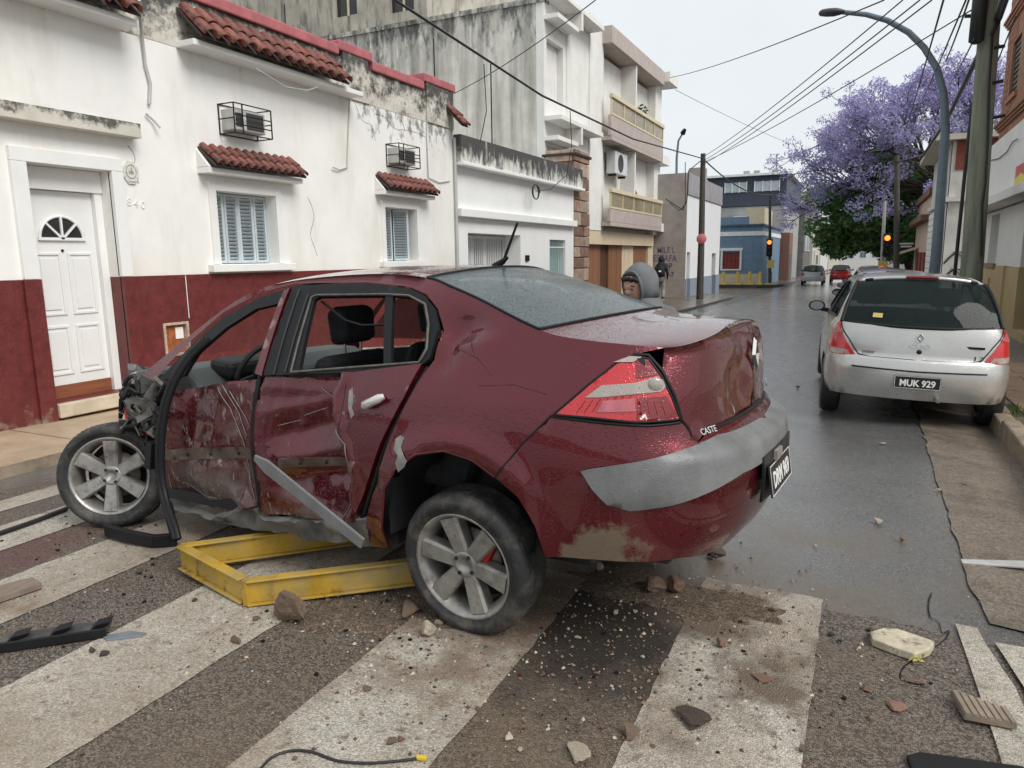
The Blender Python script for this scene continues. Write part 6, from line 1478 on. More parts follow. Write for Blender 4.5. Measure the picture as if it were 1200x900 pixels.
# roof aerial
ab = TB @ (Vector((.245, 0, 1.452)))
ae = MB(); ae.tube([ab + Vector((.05, 0, .0)), ab + Vector((0, 0, .028)), ab + Vector((-.03, 0, .05))], [.022, .016, .008], 8); ae.tube([ab + Vector((-.0, 0, .02)), ab + Vector((-.09, 0, .22))], [.008, .006], 6); ae.build('aerial', black_trim, CR)
# smashed front: folded sheet, bulkhead, crossmember, broken lamp, hoses
steel_w = mat('torn_inner_steel', (0.16, 0.15, 0.14), rough=.55, metal=.4, var=.5, vs=9, bump=.4, bs=20, stains=[dict(col=(.35, .33, .29), sc=9, lo=.6, hi=.7, amt=.8), dict(col=(.03, .025, .025), sc=5, lo=.5, hi=.65, amt=.7)])
def sheetc(mb, o, du, dv, n, m, amp, sc, seed):
    o, du, dv = Vector(o), Vector(du), Vector(dv); nn = du.cross(dv).normalized(); vs = []
    for j in range(m + 1):
        for i in range(n + 1):
            p = o + du * (i / n) + dv * (j / m); d = amp * noise.noise(p * sc + Vector((seed, 0, 0))) + amp * .6 * abs(noise.noise(p * sc * 2.4 + Vector((0, seed, 0)))); vs.append(TB @ (p + nn * d))
    return mb.add(vs, [(j*(n+1)+i, j*(n+1)+i+1, (j+1)*(n+1)+i+1, (j+1)*(n+1)+i) for j in range(m) for i in range(n)], False)
sheetc(MB(), (2.15, .74, .55), (.62, -.12, .02), (.0, -.08, .38), 14, 10, .10, 5, 3).build('inner_wing', steel_w, CR)
sheetc(MB(), (2.2, .72, .90), (.70, -.25, -.10), (.05, -.9, .0), 16, 18, .10, 4, 7).build('crumpled_bonnet', paint_dirty, CR)
sheetc(MB(), (2.75, .55, .35), (.1, -1.2, .0), (.03, 0, .42), 18, 8, .12, 5, 9).build('radiator_panel', steel_w, CR)
sheetc(MB(), (2.18, .74, .25), (0, -1.4, 0), (.02, 0, .68), 14, 8, .04, 5, 2).build('bulkhead', dark_in, CR)
MB().obox(TB @ Vector((2.5, 0, .5)), (.25, 0, 0), (0, .32, 0), (0, 0, .20)).build('engine', steel_w, CR, bevel=.05)
rj = random.Random(4); hs = MB()
for k in range(26):
    a = bp(rj.uniform(150, 196), rj.uniform(446, 505), rj.uniform(.55, .85)); pts = [a]
    for _ in range(4): pts.append(pts[-1] + Vector((rj.uniform(-.07, .07), rj.uniform(-.05, .05), rj.uniform(-.08, .05))))
    hs.tube(catmull(pts, 3), rj.uniform(.004, .014), 6)
hs.build('torn_wiring', black_trim, CR)
jk = MB()
for k in range(46):
    c = bp(rj.uniform(146, 200), rj.uniform(442, 505), rj.uniform(.5, .85)); A = [Vector((rj.gauss(0, 1), rj.gauss(0, 1), rj.gauss(0, 1))).normalized() for _ in range(2)]
    x = A[0]; y = x.cross(A[1]).normalized(); z = x.cross(y); jk.obox(c, x * rj.uniform(.015, .06), y * rj.uniform(.008, .03), z * .004)
jk.build('broken_brackets', steel_w, CR)
hlp = MB(); hlp.tube([bp(x, y, .62) for x, y in ((141, 490), (144, 470), (152, 452), (168, 442), (186, 436))], [.012, .025, .028, .025, .015], 8); hlp.build('broken_grille_edge', black_trim, CR)
MB().tube([bp(x, y, .68) for x, y in ((146, 478), (150, 500), (158, 513), (170, 508))], .008, 6).build('hose', caliper, CR)
tw = thing('tow_cord', None, None, (0, 0, 0), world=False); bpy.data.objects.remove(tw)
dg = bp(872, 590, .0); dg = RMi @ ony(872, 592, 3.62); MB().tube([dg + Vector((0, 0, .12)), dg + Vector((.004, 0, .05)), dg], [.003, .003, .003], 5).obox(dg, (.012, 0, 0), (0, .01, 0), (0, 0, .008)).build('dangling_sensor', black_trim, CR)
# ------------------------------------------------------------------ parked hatchbacks
glass_dk = glass_mat('tinted_glass', (.04, .06, .06), trans=.74)
silver = mat('silver_paint', (0.50, 0.495, 0.475), rough=.27, metal=.6, var=.06, vs=2, coat=.8, drops=.25, stains=[dict(col=(.26, .24, .21), sc=3, lo=.62, hi=.9, z=(.7, .25, .2), amt=.6, rough=.6)])
silver2 = mat('pale_silver_paint', (0.52, 0.53, 0.54), rough=.3, metal=.4, var=.05, coat=.8)
dark_pt = mat('dark_grey_paint', (0.09, 0.095, 0.105), rough=.3, metal=.4, var=.05, coat=.8)
red_pt = mat('red_paint', (0.30, 0.018, 0.02), rough=.3, metal=.2, var=.05, coat=.8)
white_pt = mat('white_paint_car', (0.62, 0.64, 0.65), rough=.3, var=.05, coat=.8)
def hatchback(label, loc, yaw, roll, pt, number=None, full=True, group=None):
    h_ = .045 if full else .09; KH = 12 if full else 6
    C = thing('hatchback_car', label, 'car', loc, world=False, group=group)
    C.rotation_mode = 'XYZ'; C.rotation_euler = (Matrix.Rotation(yaw, 3, 'Z') @ Matrix.Rotation(roll, 3, 'X')).to_euler()
    ID = Matrix.Identity(4)
    sh = Shell([(3.12, 0), (3.10, .25), (3.02, .45), (2.85, .62), (2.5, .72), (1.9, .755), (1, .765), (.2, .76), (-.2, .74), (-.42, .68), (-.54, .54), (-.595, .32), (-.615, .1), (-.615, 0)],
        [(.2, .06), (.32, .02), (.5, .0), (.65, .003), (.8, .018), (.9, .04), (.97, .075), (1.1, .125), (1.25, .19), (1.34, .24), (1.40, .29)],
        [(.25, .06), (.32, .025), (.42, .004), (.5, 0), (.58, .008), (.635, .035), (.655, .072), (.75, .082), (.85, .098), (.95, .125), (1.1, .22)],
        [(.2, .08), (.35, .01), (.45, 0), (.55, .02), (.7, .10), (.8, .2)])
    U = lambda u, z: (sh.sU(u), z)
    V = lambda v, z: (sh.sV(v), z)
    TLk = [(.0, .70), U(2.98, .735), U(2.7, .80), U(2.35, .875), U(2.1, .925), U(1.75, 1.13), U(1.45, 1.30), U(1.2, 1.352), U(.7, 1.385), U(.25, 1.37), U(.0, 1.335), U(-.15, 1.25), U(-.27, 1.1), U(-.36, .96)]
    CT = [(3.02, .70), (2.98, .78), (2.75, .85), (2.5, .91), (2.35, .95), (2.0, 1.14), (1.68, 1.32), (1.35, 1.395), (.7, 1.425), (.2, 1.415), (-.10, 1.385), (-.25, 1.27), (-.40, 1.1), (-.49, .94)]
    TL = [tuple(p) for p in catmull(TLk, KH)]; ct = catmull(CT, KH); n = 16
    def row(i):
        Lp = sh.raw(*TL[i]); uc, zc = ct[i]
        return [Vector((lerp(uc, Lp.x, abs(w) ** 2.3), Lp.y * w, lerp(zc, Lp.z, abs(w) ** 2.3))) for w in (1 - 2 * k / n for k in range(n + 1))]
    def spine(mb, i0, i1, dz=0):
        vs = [p + Vector((0, 0, dz)) for i in range(i0, i1 + 1) for p in row(i)]; m = i1 - i0
        return mb.add(vs, [(j*(n+1)+i, j*(n+1)+i+1, (j+1)*(n+1)+i+1, (j+1)*(n+1)+i) for j in range(m) for i in range(n)], True)
    arch = lambda uc: [U(uc + .33 * math.cos(a), .29 + .33 * math.sin(a)) for a in rng(math.pi + .1, -.1, 12)]
    rear_top = [(lerp(TL[-1][0], sh.end, k / 8), lerp(.96, .935, k / 8)) for k in range(1, 9)]
    poly = TL + rear_top + [(sh.end, .28), V(.5, .28), U(-.36, .27)] + arch(0) + [U(.5, .21), U(1.9, .21)] + arch(2.47) + [U(2.85, .24), (.02, .24)]
    fw = [U(1.93, .965), U(1.5, 1.235), U(1.25, 1.29), U(.98, 1.31), U(.95, .955)]; bw_ = [U(.88, .955), U(.90, 1.312), U(.45, 1.305), U(.1, 1.24), U(-.06, .985)]
    b = MB(); sh.panel(b, poly, h=h_, holes=[fw, bw_], rim=0, both=True); spine(b, 0, 4*KH); spine(b, 7*KH, 10*KH)
    bo = weld(b.build('body_shell', pt, C))
    spine(MB(), 4*KH, 7*KH).build('windscreen', glass_dk, C)
    rwi = spine(MB(), 10*KH, 13*KH).build('rear_window', glass_dk, C)
    for mir in (False, True):
        for q in (fw, bw_): sh.panel(MB(), q, h=.08, off=-.004, rim=0, mirror=mir).build('side_window', glass_dk, C)
        t = MB(); sh.line(t, fw + fw[:1], .010, .001, mir); sh.line(t, bw_ + bw_[:1], .010, .001, mir); t.build('window_trim', black_trim, bo)
    sp = MB(); sp.tube([row(10*KH)[k] + Vector((-.02, 0, .004)) for k in range(2, n - 1)], .022, 6); sp.build('roof_lip', pt, C)
    sl3 = MB(); sl3.tube([row(10*KH)[k] + Vector((-.036, 0, .010)) for k in (6, 7, 8, 9, 10)], .017, 6); sl3.build('brake_light', lens_d, C)
    rb = MB()
    for i in (10*KH, 13*KH): rb.tube([p + Vector((-.004, 0, .003)) for p in row(i)[1:-1]], .016, 6)
    for sg in (1, -1): rb.tube([Vector((p.x - .002, sg * p.y, p.z)) for p in (sh.raw(*TL[i]) for i in range(10*KH, 13*KH+1))], .018, 6)
    rb.build('window_border', black_trim, rwi)
    # rear bumper, tailgate gap lines, lamps
    bmp = [U(-.26, .30), U(-.26, .60), V(.70, .635), V(.5, .63), (sh.end, .625), (sh.end, .29), V(.5, .29)]
    bm = MB(); sh.panel(bm, bmp, h=.05, off=.016, both=True, rim=.02); bmo = bm.build('rear_bumper', pt, C)
    ig = MB(); sh.line(ig, [V(.52, .56), (sh.end, .55)], .008, .018); sh.line(ig, [V(.52, .56), (sh.end, .55)], .008, .018, True); ig.build('plate_panel_gap', black_trim, bmo)
    gp = MB()
    for mir in (False, True): sh.line(gp, [U(-.37, .955), V(.60, .80), V(.50, .67), V(.40, .652), (sh.end, .648)], .006, .0, mir)
    gp.build('tailgate_gap', black_trim, bo)
    for mir in (False, True):
        lp_ = [U(-.32, .94), U(-.36, .955), V(.645, .82), V(.53, .665), V(.62, .645), U(-.33, .65), U(-.24, .78)]
        t = sh.panel(MB(), lp_, h=.04, off=.008, rim=.02, mirror=mir).build('tail_lamp', lens_r, C)
        sh.panel(MB(), [V(.60, .70), V(.57, .655), V(.66, .648), U(-.36, .66), U(-.34, .71)], h=.04, off=.012, rim=.004, mirror=mir).build('clear_lens', lens_w, t)
        sh.panel(MB(), [U(-.35, .93), V(.66, .86), U(-.37, .84), U(-.30, .85)], h=.04, off=.012, rim=.004, mirror=mir).build('upper_lens', lens_p, t)
    # mirrors
    for sg in (1, -1):
        c = Vector((1.72, sg * .84, .97)); mm = MB()
        mm.lathe([(0, .05), (.05, .045), (.085, .02), (.10, -.03), (.092, -.032), (.0, -.03)], 16, Matrix.Translation(c) @ Matrix.Rotation(R(90), 4, 'Y') @ Matrix.Diagonal((.66, .92, 1, 1)))
        mm.bar(c + Vector((0, -sg * .05, -.04)), c + Vector((.0, -sg * .15, -.06)), .05, .05); mo_ = mm.build('door_mirror', black_trim, C)
        MB().lathe([(0, 0), (.085, 0)], 16, Matrix.Translation(c + Vector((-.034, 0, 0))) @ Matrix.Rotation(R(90), 4, 'Y') @ Matrix.Diagonal((.62, .86, 1, 1))).build('mirror_glass', mat('mirror', (.22, .23, .24), rough=.05, metal=1, var=0), mo_)
    for u in (0, 2.47):
        for sg in (1, -1):
            w = thing('wheel', None, None, (0, 0, 0), world=False); w.parent = C
            M = Matrix.Translation((u, sg * .665, .285)) @ Matrix.Rotation(R(-90 * sg), 4, 'X')
            if full: wheel(w, M, .285, .17, .18, 7, rubber_clean, detail=False)
            else: MB().lathe([(0, .08), (.17, .08), (.2, .085), (.27, .08), (.285, .05), (.285, -.08), (0, -.08)], 24, M).build('tyre', rubber_clean, w)
    fl = MB().box(-.42, 2.9, -.54, .54, .26, .42); fl.build('underbody', dark_in, C)
    if full:
        for v in (.34, -.34): seat(C, Matrix.Translation((1.15, v, .40)), 'front_seat', cloth)
        MB().box(.02, .20, -.60, .60, .45, .93).build('rear_seat', cloth, C, bevel=.05)
        MB().tube([(-.50, -.16, .315), (-.68, -.17, .31)], .022, 8).build('exhaust', alloy, C)
        zc = .80; p0 = sh.raw(sh.end, zc)
        diamond(C, frame(p0 + Vector((-.004, 0, .055)), (0, -1, 0), (.12, 0, 1)), .032, chrome)
        for s_, y, z, sz_ in (('CLIO', 0, .775, .05), ('mio', .40, .70, .045), ('1.2', -.46, .69, .05)):
            o = text(s_, 'lettering', frame((sh.raw(sh.sV(abs(y)), z).x - .006, y, z), (0, -1, 0), (.12, 0, 1)), sz_, chrome if s_ == 'CLIO' else iron, None, depth=.003, xs=1.5); o.parent = C
        MB().obox((sh.raw(sh.sV(.42), .79).x - .004, -.42, .785), (.003, 0, 0), (.0, .075, 0), (0, 0, .011)).build('name_badge', iron, C)
        MB().lathe([(0, .008), (.018, .008), (.022, 0)], 12, frame((sh.raw(sh.end, .73).x - .002, 0, .725), (0, -1, 0), (0, 0, 1))).build('lock', iron, C)
        wb = MB(); st = Vector((row(12*KH+KH//2)[4].x - .012, row(12*KH+KH//2)[4].y, row(12*KH+KH//2)[4].z))
        MB().add([row(12*KH+KH//2)[3] + Vector((-.008, 0, .005)), row(12*KH+KH//2)[4] + Vector((-.008, 0, .005)), row(12*KH+KH//4)[4] + Vector((-.008, 0, .0)), row(12*KH+KH//4)[3] + Vector((-.008, 0, .0))], [(0, 1, 2, 3)]).build('sticker', post_y, rwi)
    if number: plate(number, C, frame((-.652, 0, .455), (0, -1, 0), (.0, 0, 1)), .36, .115)
    return C
hatchback('silver hatchback parked by the kerb, plate MUK 929', (.44, 8.10, -.03), R(93.5), .035, silver, 'MUK 929').scale = (1, 1.05, 1)
hatchback('pale silver hatchback parked directly ahead of the silver one', (.38, 12.9, slope(13) - .02), R(90), .03, silver2, None, False, 'cars parked along the right kerb')
hatchback('dark grey hatchback with pale roof third in the parked row', (.32, 17.6, slope(17.6) - .02), R(90), .03, dark_pt, None, False, 'cars parked along the right kerb')
hatchback('red hatchback at the end of the parked row', (.30, 22.3, slope(22.3) - .02), R(90), .03, red_pt, None, False, 'cars parked along the right kerb')
hatchback('silver grey hatchback fourth in the parked row', (.28, 31, slope(31) - .02), R(90), .03, silver2, None, False, 'cars parked along the right kerb')
fc = onz(963, 327, slope(56)); hatchback('small white hatchback driving away down the street', (fc.x, 56.6, slope(57)), R(90), 0, white_pt, None, False)
fr = ony(984, 326, 61); hatchback('small red hatchback driving away beside the white one', (fr.x, 62, slope(62)), R(90), 0, red_pt, None, False)
# ------------------------------------------------------------------ people
eye_w = mat('eye_white', (.34, .31, .29), rough=.3, var=0)
skin = mat('skin', (0.42, 0.255, 0.185), rough=.5, var=.08, vs=20)
grey_knit = mat('grey_hoodie', (0.135, 0.14, 0.148), rough=.9, var=.15, vs=12, bump=.3, bs=300)
black_cl = mat('black_cloth', (0.014, 0.015, 0.018), rough=.85, var=.2)
grey_tr = mat('grey_trousers', (0.22, 0.215, 0.21), rough=.9, var=.15)
hair = mat('dark_hair', (0.015, 0.011, 0.009), rough=.6)
def loft(mb, secs, n=20, M=None, cap=True, mi=0):   # secs: (centre, rx, ry) ellipses, roughly horizontal
    M = M or Matrix.Identity(4); vs = []
    for c, rx, ry in secs:
        for k in range(n):
            a = 2 * math.pi * k / n; vs.append(M @ (Vector(c) + Vector((rx * math.cos(a), ry * math.sin(a), 0))))
    fs = [(i*n+k, i*n+(k+1) % n, (i+1)*n+(k+1) % n, (i+1)*n+k) for i in range(len(secs)-1) for k in range(n)]
    if cap: fs += [tuple(range(n))[::-1], tuple(range((len(secs)-1)*n, len(secs)*n))]
    return mb.add(vs, fs, True, mi)
def skin_body(name, joints, edges, rad, mats, parent, M, sub=2):
    me = bpy.data.meshes.new(name); names = list(joints); idx = {k: i for i, k in enumerate(names)}
    me.from_pydata([M @ Vector(joints[k]) for k in names], [(idx[a], idx[b]) for a, b in edges], [])
    o = bpy.data.objects.new(name, me); COL.objects.link(o); o.parent = parent
    m = o.modifiers.new('skin', 'SKIN'); m.use_smooth_shade = True
    sv = me.skin_vertices[0].data if me.skin_vertices else None
    if sv is None:
        bpy.context.view_layer.objects.active = o; bpy.ops.mesh.customdata_skin_add() if hasattr(bpy.ops.mesh, 'customdata_skin_add') else None; sv = me.skin_vertices[0].data
    for k, i in idx.items():
        r = rad[k]; sv[i].radius = r if isinstance(r, tuple) else (r, r); sv[i].use_root = (k == 'pelvis')
    s = o.modifiers.new('sub', 'SUBSURF'); s.levels = s.render_levels = sub
    me.materials.append(mats); return o
def person(label, loc, yaw, top_m, leg_m, pose, hood_m, face, hgt=1.72, pack=False):
    t = thing('person', label, 'person', loc, (0, 0, yaw), world=False)
    k = hgt / 1.72; S_ = Matrix.Scale(k, 4)
    J = dict(pelvis=(0, 0, .93), waist=(.01, 0, 1.08), chest=(.03, 0, 1.27), neckb=(.03, 0, 1.44), neck=(.05, 0, 1.50), head=(.08, 0, 1.58),
        shL=(.02, .17, 1.40), shR=(.02, -.17, 1.40), hipL=(0, .09, .88), hipR=(0, -.09, .88))
    J.update(pose)
    E_ = [('pelvis', 'waist'), ('waist', 'chest'), ('chest', 'neckb'), ('neckb', 'neck'), ('neck', 'head'), ('chest', 'shL'), ('chest', 'shR'), ('pelvis', 'hipL'), ('pelvis', 'hipR')]
    for s in 'LR':
        E_ += [('sh' + s, 'el' + s), ('el' + s, 'wr' + s), ('wr' + s, 'pa' + s), ('hip' + s, 'kn' + s), ('kn' + s, 'an' + s), ('an' + s, 'to' + s)]
    rad = dict(pelvis=(.155, .12), waist=(.15, .115), chest=(.165, .13), neckb=.075, neck=.055, head=.06, shL=.085, shR=.085, hipL=.10, hipR=.10)
    for s in 'LR': rad.update({'el' + s: .055, 'wr' + s: .036, 'pa' + s: (.035, .022), 'kn' + s: .068, 'an' + s: .048, 'to' + s: (.042, .032)})
    bo = skin_body('body', J, E_, rad, top_m, t, S_)
    # trousers as a slightly larger skin of the legs
    skin_body('trousers', {q: J[q] for q in ('pelvis', 'hipL', 'hipR', 'knL', 'knR', 'anL', 'anR')}, [('pelvis', 'hipL'), ('pelvis', 'hipR'), ('hipL', 'knL'), ('hipR', 'knR'), ('knL', 'anL'), ('knR', 'anR')],
        dict(pelvis=(.165, .13), hipL=.115, hipR=.115, knL=.08, knR=.08, anL=.066, anR=.066), leg_m, t, S_)
    hc = S_ @ Vector(J['head']) + Vector((.015, 0, .06)) * k
    # head: egg with brow, nose, lips, chin; ears; eyes
    hm = MB(); n = 56; m = 40; vs = []
    fy, fp = face
    HM = Matrix.Translation(hc) @ Matrix.Rotation(fy, 4, 'Z') @ Matrix.Rotation(fp, 4, 'Y')
    HF = HM @ Matrix.Translation((.040 * k, 0, .002 * k)) @ Matrix.Scale(1.16, 4)
    for j in range(m + 1):
        th = math.pi * j / m; z = .118 * math.cos(th); r0 = math.sin(th)
        for i in range(n):
            a = 2 * math.pi * i / n; x = .092 * r0 * math.cos(a); y = .074 * r0 * math.sin(a)
            jaw = max(0, -z / .118); x *= 1 - .10 * jaw; y *= 1 - .30 * jaw * jaw
            f = max(0, math.cos(a)) ** 6; zz = z / .118
            x += f * (.020 * math.exp(-((zz + .12) / .17) ** 2 - (math.sin(a) / .17) ** 2) + .007 * math.exp(-((zz - .16) / .08) ** 2) - .010 * math.exp(-((zz - .03) / .07) ** 2 - ((abs(math.sin(a)) - .36) / .16) ** 2) + .007 * math.exp(-((zz + .42) / .06) ** 2) + .006 * math.exp(-((zz + .75) / .15) ** 2))
            vs.append(HF @ Vector((x * k, y * k, z * k)))
    hm.add(vs, [(j*n+i, (j+1)*n+i, (j+1)*n+(i+1) % n, j*n+(i+1) % n) for j in range(m) for i in range(n)], True)
    ho = hm.build('head', skin, t)
    for sg in (1, -1):
        ey = MB().lathe([(0, .0105), (.005, .0092), (.009, .005), (.0102, 0)], 14, HF @ Matrix.Translation((.070 * k, sg * .031 * k, .004 * k)) @ Matrix.Rotation(R(90), 4, 'Y')); eo = ey.build('eye', eye_w, ho)
        MB().lathe([(0, .0118), (.004, .0112), (.0065, .009)], 12, HF @ Matrix.Translation((.070 * k, sg * .031 * k, .003 * k)) @ Matrix.Rotation(R(90), 4, 'Y')).build('iris', hair, eo)
        br = MB().tube([HF @ Vector((.083 * k, sg * .014 * k, .022 * k)), HF @ Vector((.083 * k, sg * .034 * k, .028 * k)), HF @ Vector((.072 * k, sg * .052 * k, .022 * k))], .0035, 6); br.build('eyebrow', hair, ho)
    lp_ = MB().tube([HF @ Vector((.080 * k, y * k, -.052 * k)) for y in (-.022, -.01, 0, .01, .022)], .004, 6); lp_.build('lips', mat('lips', (.36, .14, .12), rough=.5), ho)
    # hood: open shell round the head, with a rolled rim
    hd = MB(); n = 28; m = 14; vs = []
    for j in range(m + 1):
        th = math.pi * .735 * j / m
        for i in range(n):
            a = 2 * math.pi * i / n; r = math.sin(th)
            p = Vector((-math.cos(th) * .130 + .006 - .006 * math.sin(3 * a), math.sin(a) * r * .126, math.cos(a) * r * .150 + .014))
            p += Vector((.0, 0, -.02 * (1 - r) )) + p.normalized() * (.007 * noise.noise(p * 14) + .006 * math.sin(a * 5 + th * 3) * max(0, -math.cos(a)))
            vs.append(HM @ (p * k))
    hd.add(vs, [(j*n+i, j*n+(i+1) % n, (j+1)*n+(i+1) % n, (j+1)*n+i) for j in range(m) for i in range(n)], True)
    hd.tube(vs[-n:] + vs[-n:-n + 1], .011 * k, 6); hd.build('hood', hood_m, t)
    cp = MB(); loft(cp, [((hc.x - .03, 0, hc.z - .20 * k), .17 * k, .20 * k), ((hc.x - .02, 0, hc.z - .13 * k), .13 * k, .15 * k), ((hc.x - .02, 0, hc.z - .08 * k), .105 * k, .115 * k)], 22, None, False); cp.build('collar', hood_m, t)
    hr_ = MB().tube([HF @ Vector(((.056 - 8 * y * y) * k, y * k, (.088 - 5 * y * y) * k)) for y in (-.065, -.05, -.03, -.01, .01, .03, .05, .065)], .014 * k, 8); hr_.tube([HF @ Vector(((.078 - 7 * y * y) * k, y * k, (.066 - 3 * y * y + .008 * math.sin(y * 190)) * k)) for y in (-.06, -.045, -.03, -.015, 0, .015, .03, .045, .06)], .017 * k, 8); hr_.build('hair', hair, t)
    # hands
    for s in 'LR':
        pa = S_ @ Vector(J['pa' + s]); wr = S_ @ Vector(J['wr' + s]); d = (pa - wr).normalized(); sd = d.cross(Vector((0, 1, 0)) if abs(d.y) < .8 else Vector((0, 0, 1))).normalized(); up = sd.cross(d); hb = MB()
        hb.obox(pa + d * .025, d * .042, sd * .036, up * .013)
        for q, L in ((-.027, .062), (-.009, .072), (.009, .068), (.027, .054)):
            a0 = pa + d * .062 + sd * q; a1 = a0 + d * L * .5 + up * .012; a2 = a1 + d * L * .32 + up * .028; hb.tube([a0 - d * .01, a0, a1, a2], [.009, .009, .0085, .007], 7)
        t0 = pa + d * .0 - sd * .034; hb.tube([t0, t0 - sd * .022 + d * .03, t0 - sd * .026 + d * .055 + up * .015], [.011, .0095, .008], 7)
        hb.build('hand', skin, t)
    for s in 'LR':
        an = S_ @ Vector(J['an' + s]); to = S_ @ Vector(J['to' + s]); d = Vector((to.x - an.x, to.y - an.y, 0)).normalized(); sd = Vector((-d.y, d.x, 0)); sb = MB()
        z0 = min(to.z, an.z) - .035; prof = [(-.07, .035, .07), (-.02, .042, .10), (.06, .046, .085), (.13, .048, .06), (.185, .036, .045), (.205, .015, .03)]
        vs = []
        for x, w, h in prof: vs += [Vector((an.x, an.y, z0)) + d * x + sd * w, Vector((an.x, an.y, z0)) + d * x - sd * w, Vector((an.x, an.y, z0)) + d * x - sd * w * .8 + Vector((0, 0, h)), Vector((an.x, an.y, z0)) + d * x + sd * w * .8 + Vector((0, 0, h))]
        sb.add(vs, [(i*4+j, i*4+(j+1) % 4, i*4+4+(j+1) % 4, i*4+4+j) for i in range(5) for j in range(4)] + [(0, 1, 2, 3), (23, 22, 21, 20)], True); sb.build('shoe', mat('shoe_' + label[:6], (.3, .3, .3) if pack else (.03, .03, .03), rough=.6), t)
    if pack:
        bpk = MB(); loft(bpk, [((-.22, 0, 1.0), .07, .13), ((-.25, 0, 1.06), .10, .155), ((-.25, 0, 1.25), .105, .155), ((-.22, 0, 1.40), .08, .13), ((-.20, 0, 1.43), .05, .09)], 16, S_); po = bpk.build('backpack', black_cl, t)
        MB().obox(S_ @ Vector((-.355, .02, 1.20)), (.003, 0, 0), (0, .05, 0), (0, 0, .03)).build('patch', white, po)
    return t
gp_ = ony(783, 345, 4.8)
person('person in a grey hooded sweatshirt looking down behind the wrecked car', (gp_.x, 4.8, gz(gp_.x, 4.8)), R(226), grey_knit, black_cl,
    dict(pelvis=(-.05, 0, .90), waist=(0, 0, 1.04), chest=(.08, 0, 1.20), neckb=(.13, 0, 1.34), neck=(.16, 0, 1.39), head=(.20, 0, 1.45), shL=(.10, .18, 1.30), shR=(.10, -.18, 1.30), elL=(.16, .25, 1.04), wrL=(.34, .18, .95), paL=(.41, .16, .94), elR=(.16, -.25, 1.04), wrR=(.34, -.18, .93), paR=(.41, -.16, .92),
         hipL=(-.04, .09, .85), hipR=(-.04, -.09, .85), knL=(.03, .11, .47), anL=(-.03, .12, .09), toL=(.08, .14, .04), knR=(.02, -.11, .47), anR=(-.06, -.12, .09), toR=(.05, -.14, .04)), grey_knit, (R(15), R(12)), 1.605)
p2 = onz(774, 353, slope(23.5) + .02)
person('person in black hooded jacket and grey trousers walking past the graffiti', (p2.x, p2.y, p2.z), R(100), black_cl, grey_tr,
    dict(elL=(-.10, .25, 1.13), wrL=(.02, .27, .90), paL=(.05, .27, .83), elR=(.02, -.25, 1.12), wrR=(.14, -.24, .92), paR=(.18, -.23, .86),
         knL=(.16, .10, .50), anL=(.10, .11, .10), toL=(.22, .12, .045), knR=(-.02, -.10, .48), anR=(-.24, -.11, .14), toR=(-.13, -.12, .045)), black_cl, (R(0), R(8)), 1.70, True)
# ------------------------------------------------------------------ debris on the crossing
yel = mat('yellow_steel', (0.44, 0.27, 0.028), rough=.45, var=.25, vs=6, bump=.25, bs=40, stains=[dict(col=(.10, .045, .015), sc=9, lo=.55, hi=.68, amt=.9, rough=.8, rg=.72), dict(col=(.30, .25, .14), sc=5, lo=.42, hi=.7, amt=.75)])
YF = thing('steel_frame', 'bent yellow steel frame of channel section wedged under the wrecked car', 'steel frame', onz(290, 707))
def channel(a, b_, h=.105, w=.055, side=1):
    a, b_ = Vector(a), Vector(b_); d = (b_ - a).normalized(); s = Vector((-d.y, d.x, 0)).normalized() * side; m = MB(); t = .007
    m.obox((a + b_) / 2, (b_ - a) / 2, s * t, Vector((0, 0, h / 2)))
    for z in (h / 2 + .0055, -h / 2 - .0055): m.obox((a + b_) / 2 + Vector((0, 0, z)), (b_ - a) / 2, s * w * .5, Vector((0, 0, .005)))
    return m
T_ = .055
p_a = onz(290, 694, .075); p_b = onz(213, 652, .10); p_c = onz(345, 634, .10); p_d = onz(500, 668, .10); p_d = p_a + (p_d - p_a) * 1.12
channel(p_a, p_d).build('beam', yel, YF, bevel=.003); channel(p_b, p_a + (p_b - p_a).normalized() * .03).build('beam', yel, YF, bevel=.003); channel(p_b, p_b + (p_c - p_b) * 1.6).build('beam', yel, YF, bevel=.003)
MB().obox(p_a + Vector((0, 0, -.0)), (.012, 0, 0), (0, .02, 0), (0, 0, .06)).build('corner_weld', yel, YF)
rock_ms = {'brown': mat('rubble_brown', (0.17, 0.115, 0.08), rough=.85, var=.35, vs=14, bump=.6, bs=40, rnd=.2, stains=[dict(col=(.32, .25, .18), sc=12, lo=.55, hi=.75, amt=.7)]),
           'pale': mat('rubble_pale', (0.42, 0.36, 0.27), rough=.85, var=.25, vs=12, bump=.5, bs=40, rnd=.15, stains=[dict(col=(.2, .15, .1), sc=10, lo=.55, hi=.7, amt=.7)]),
           'red': mat('rubble_brick', (0.20, 0.115, 0.082), rough=.85, var=.3, vs=14, bump=.5, bs=40, rnd=.2),
           'dark': mat('rubble_dark', (0.075, 0.055, 0.042), rough=.75, var=.35, vs=14, bump=.6, bs=40, rnd=.2)}
import bmesh
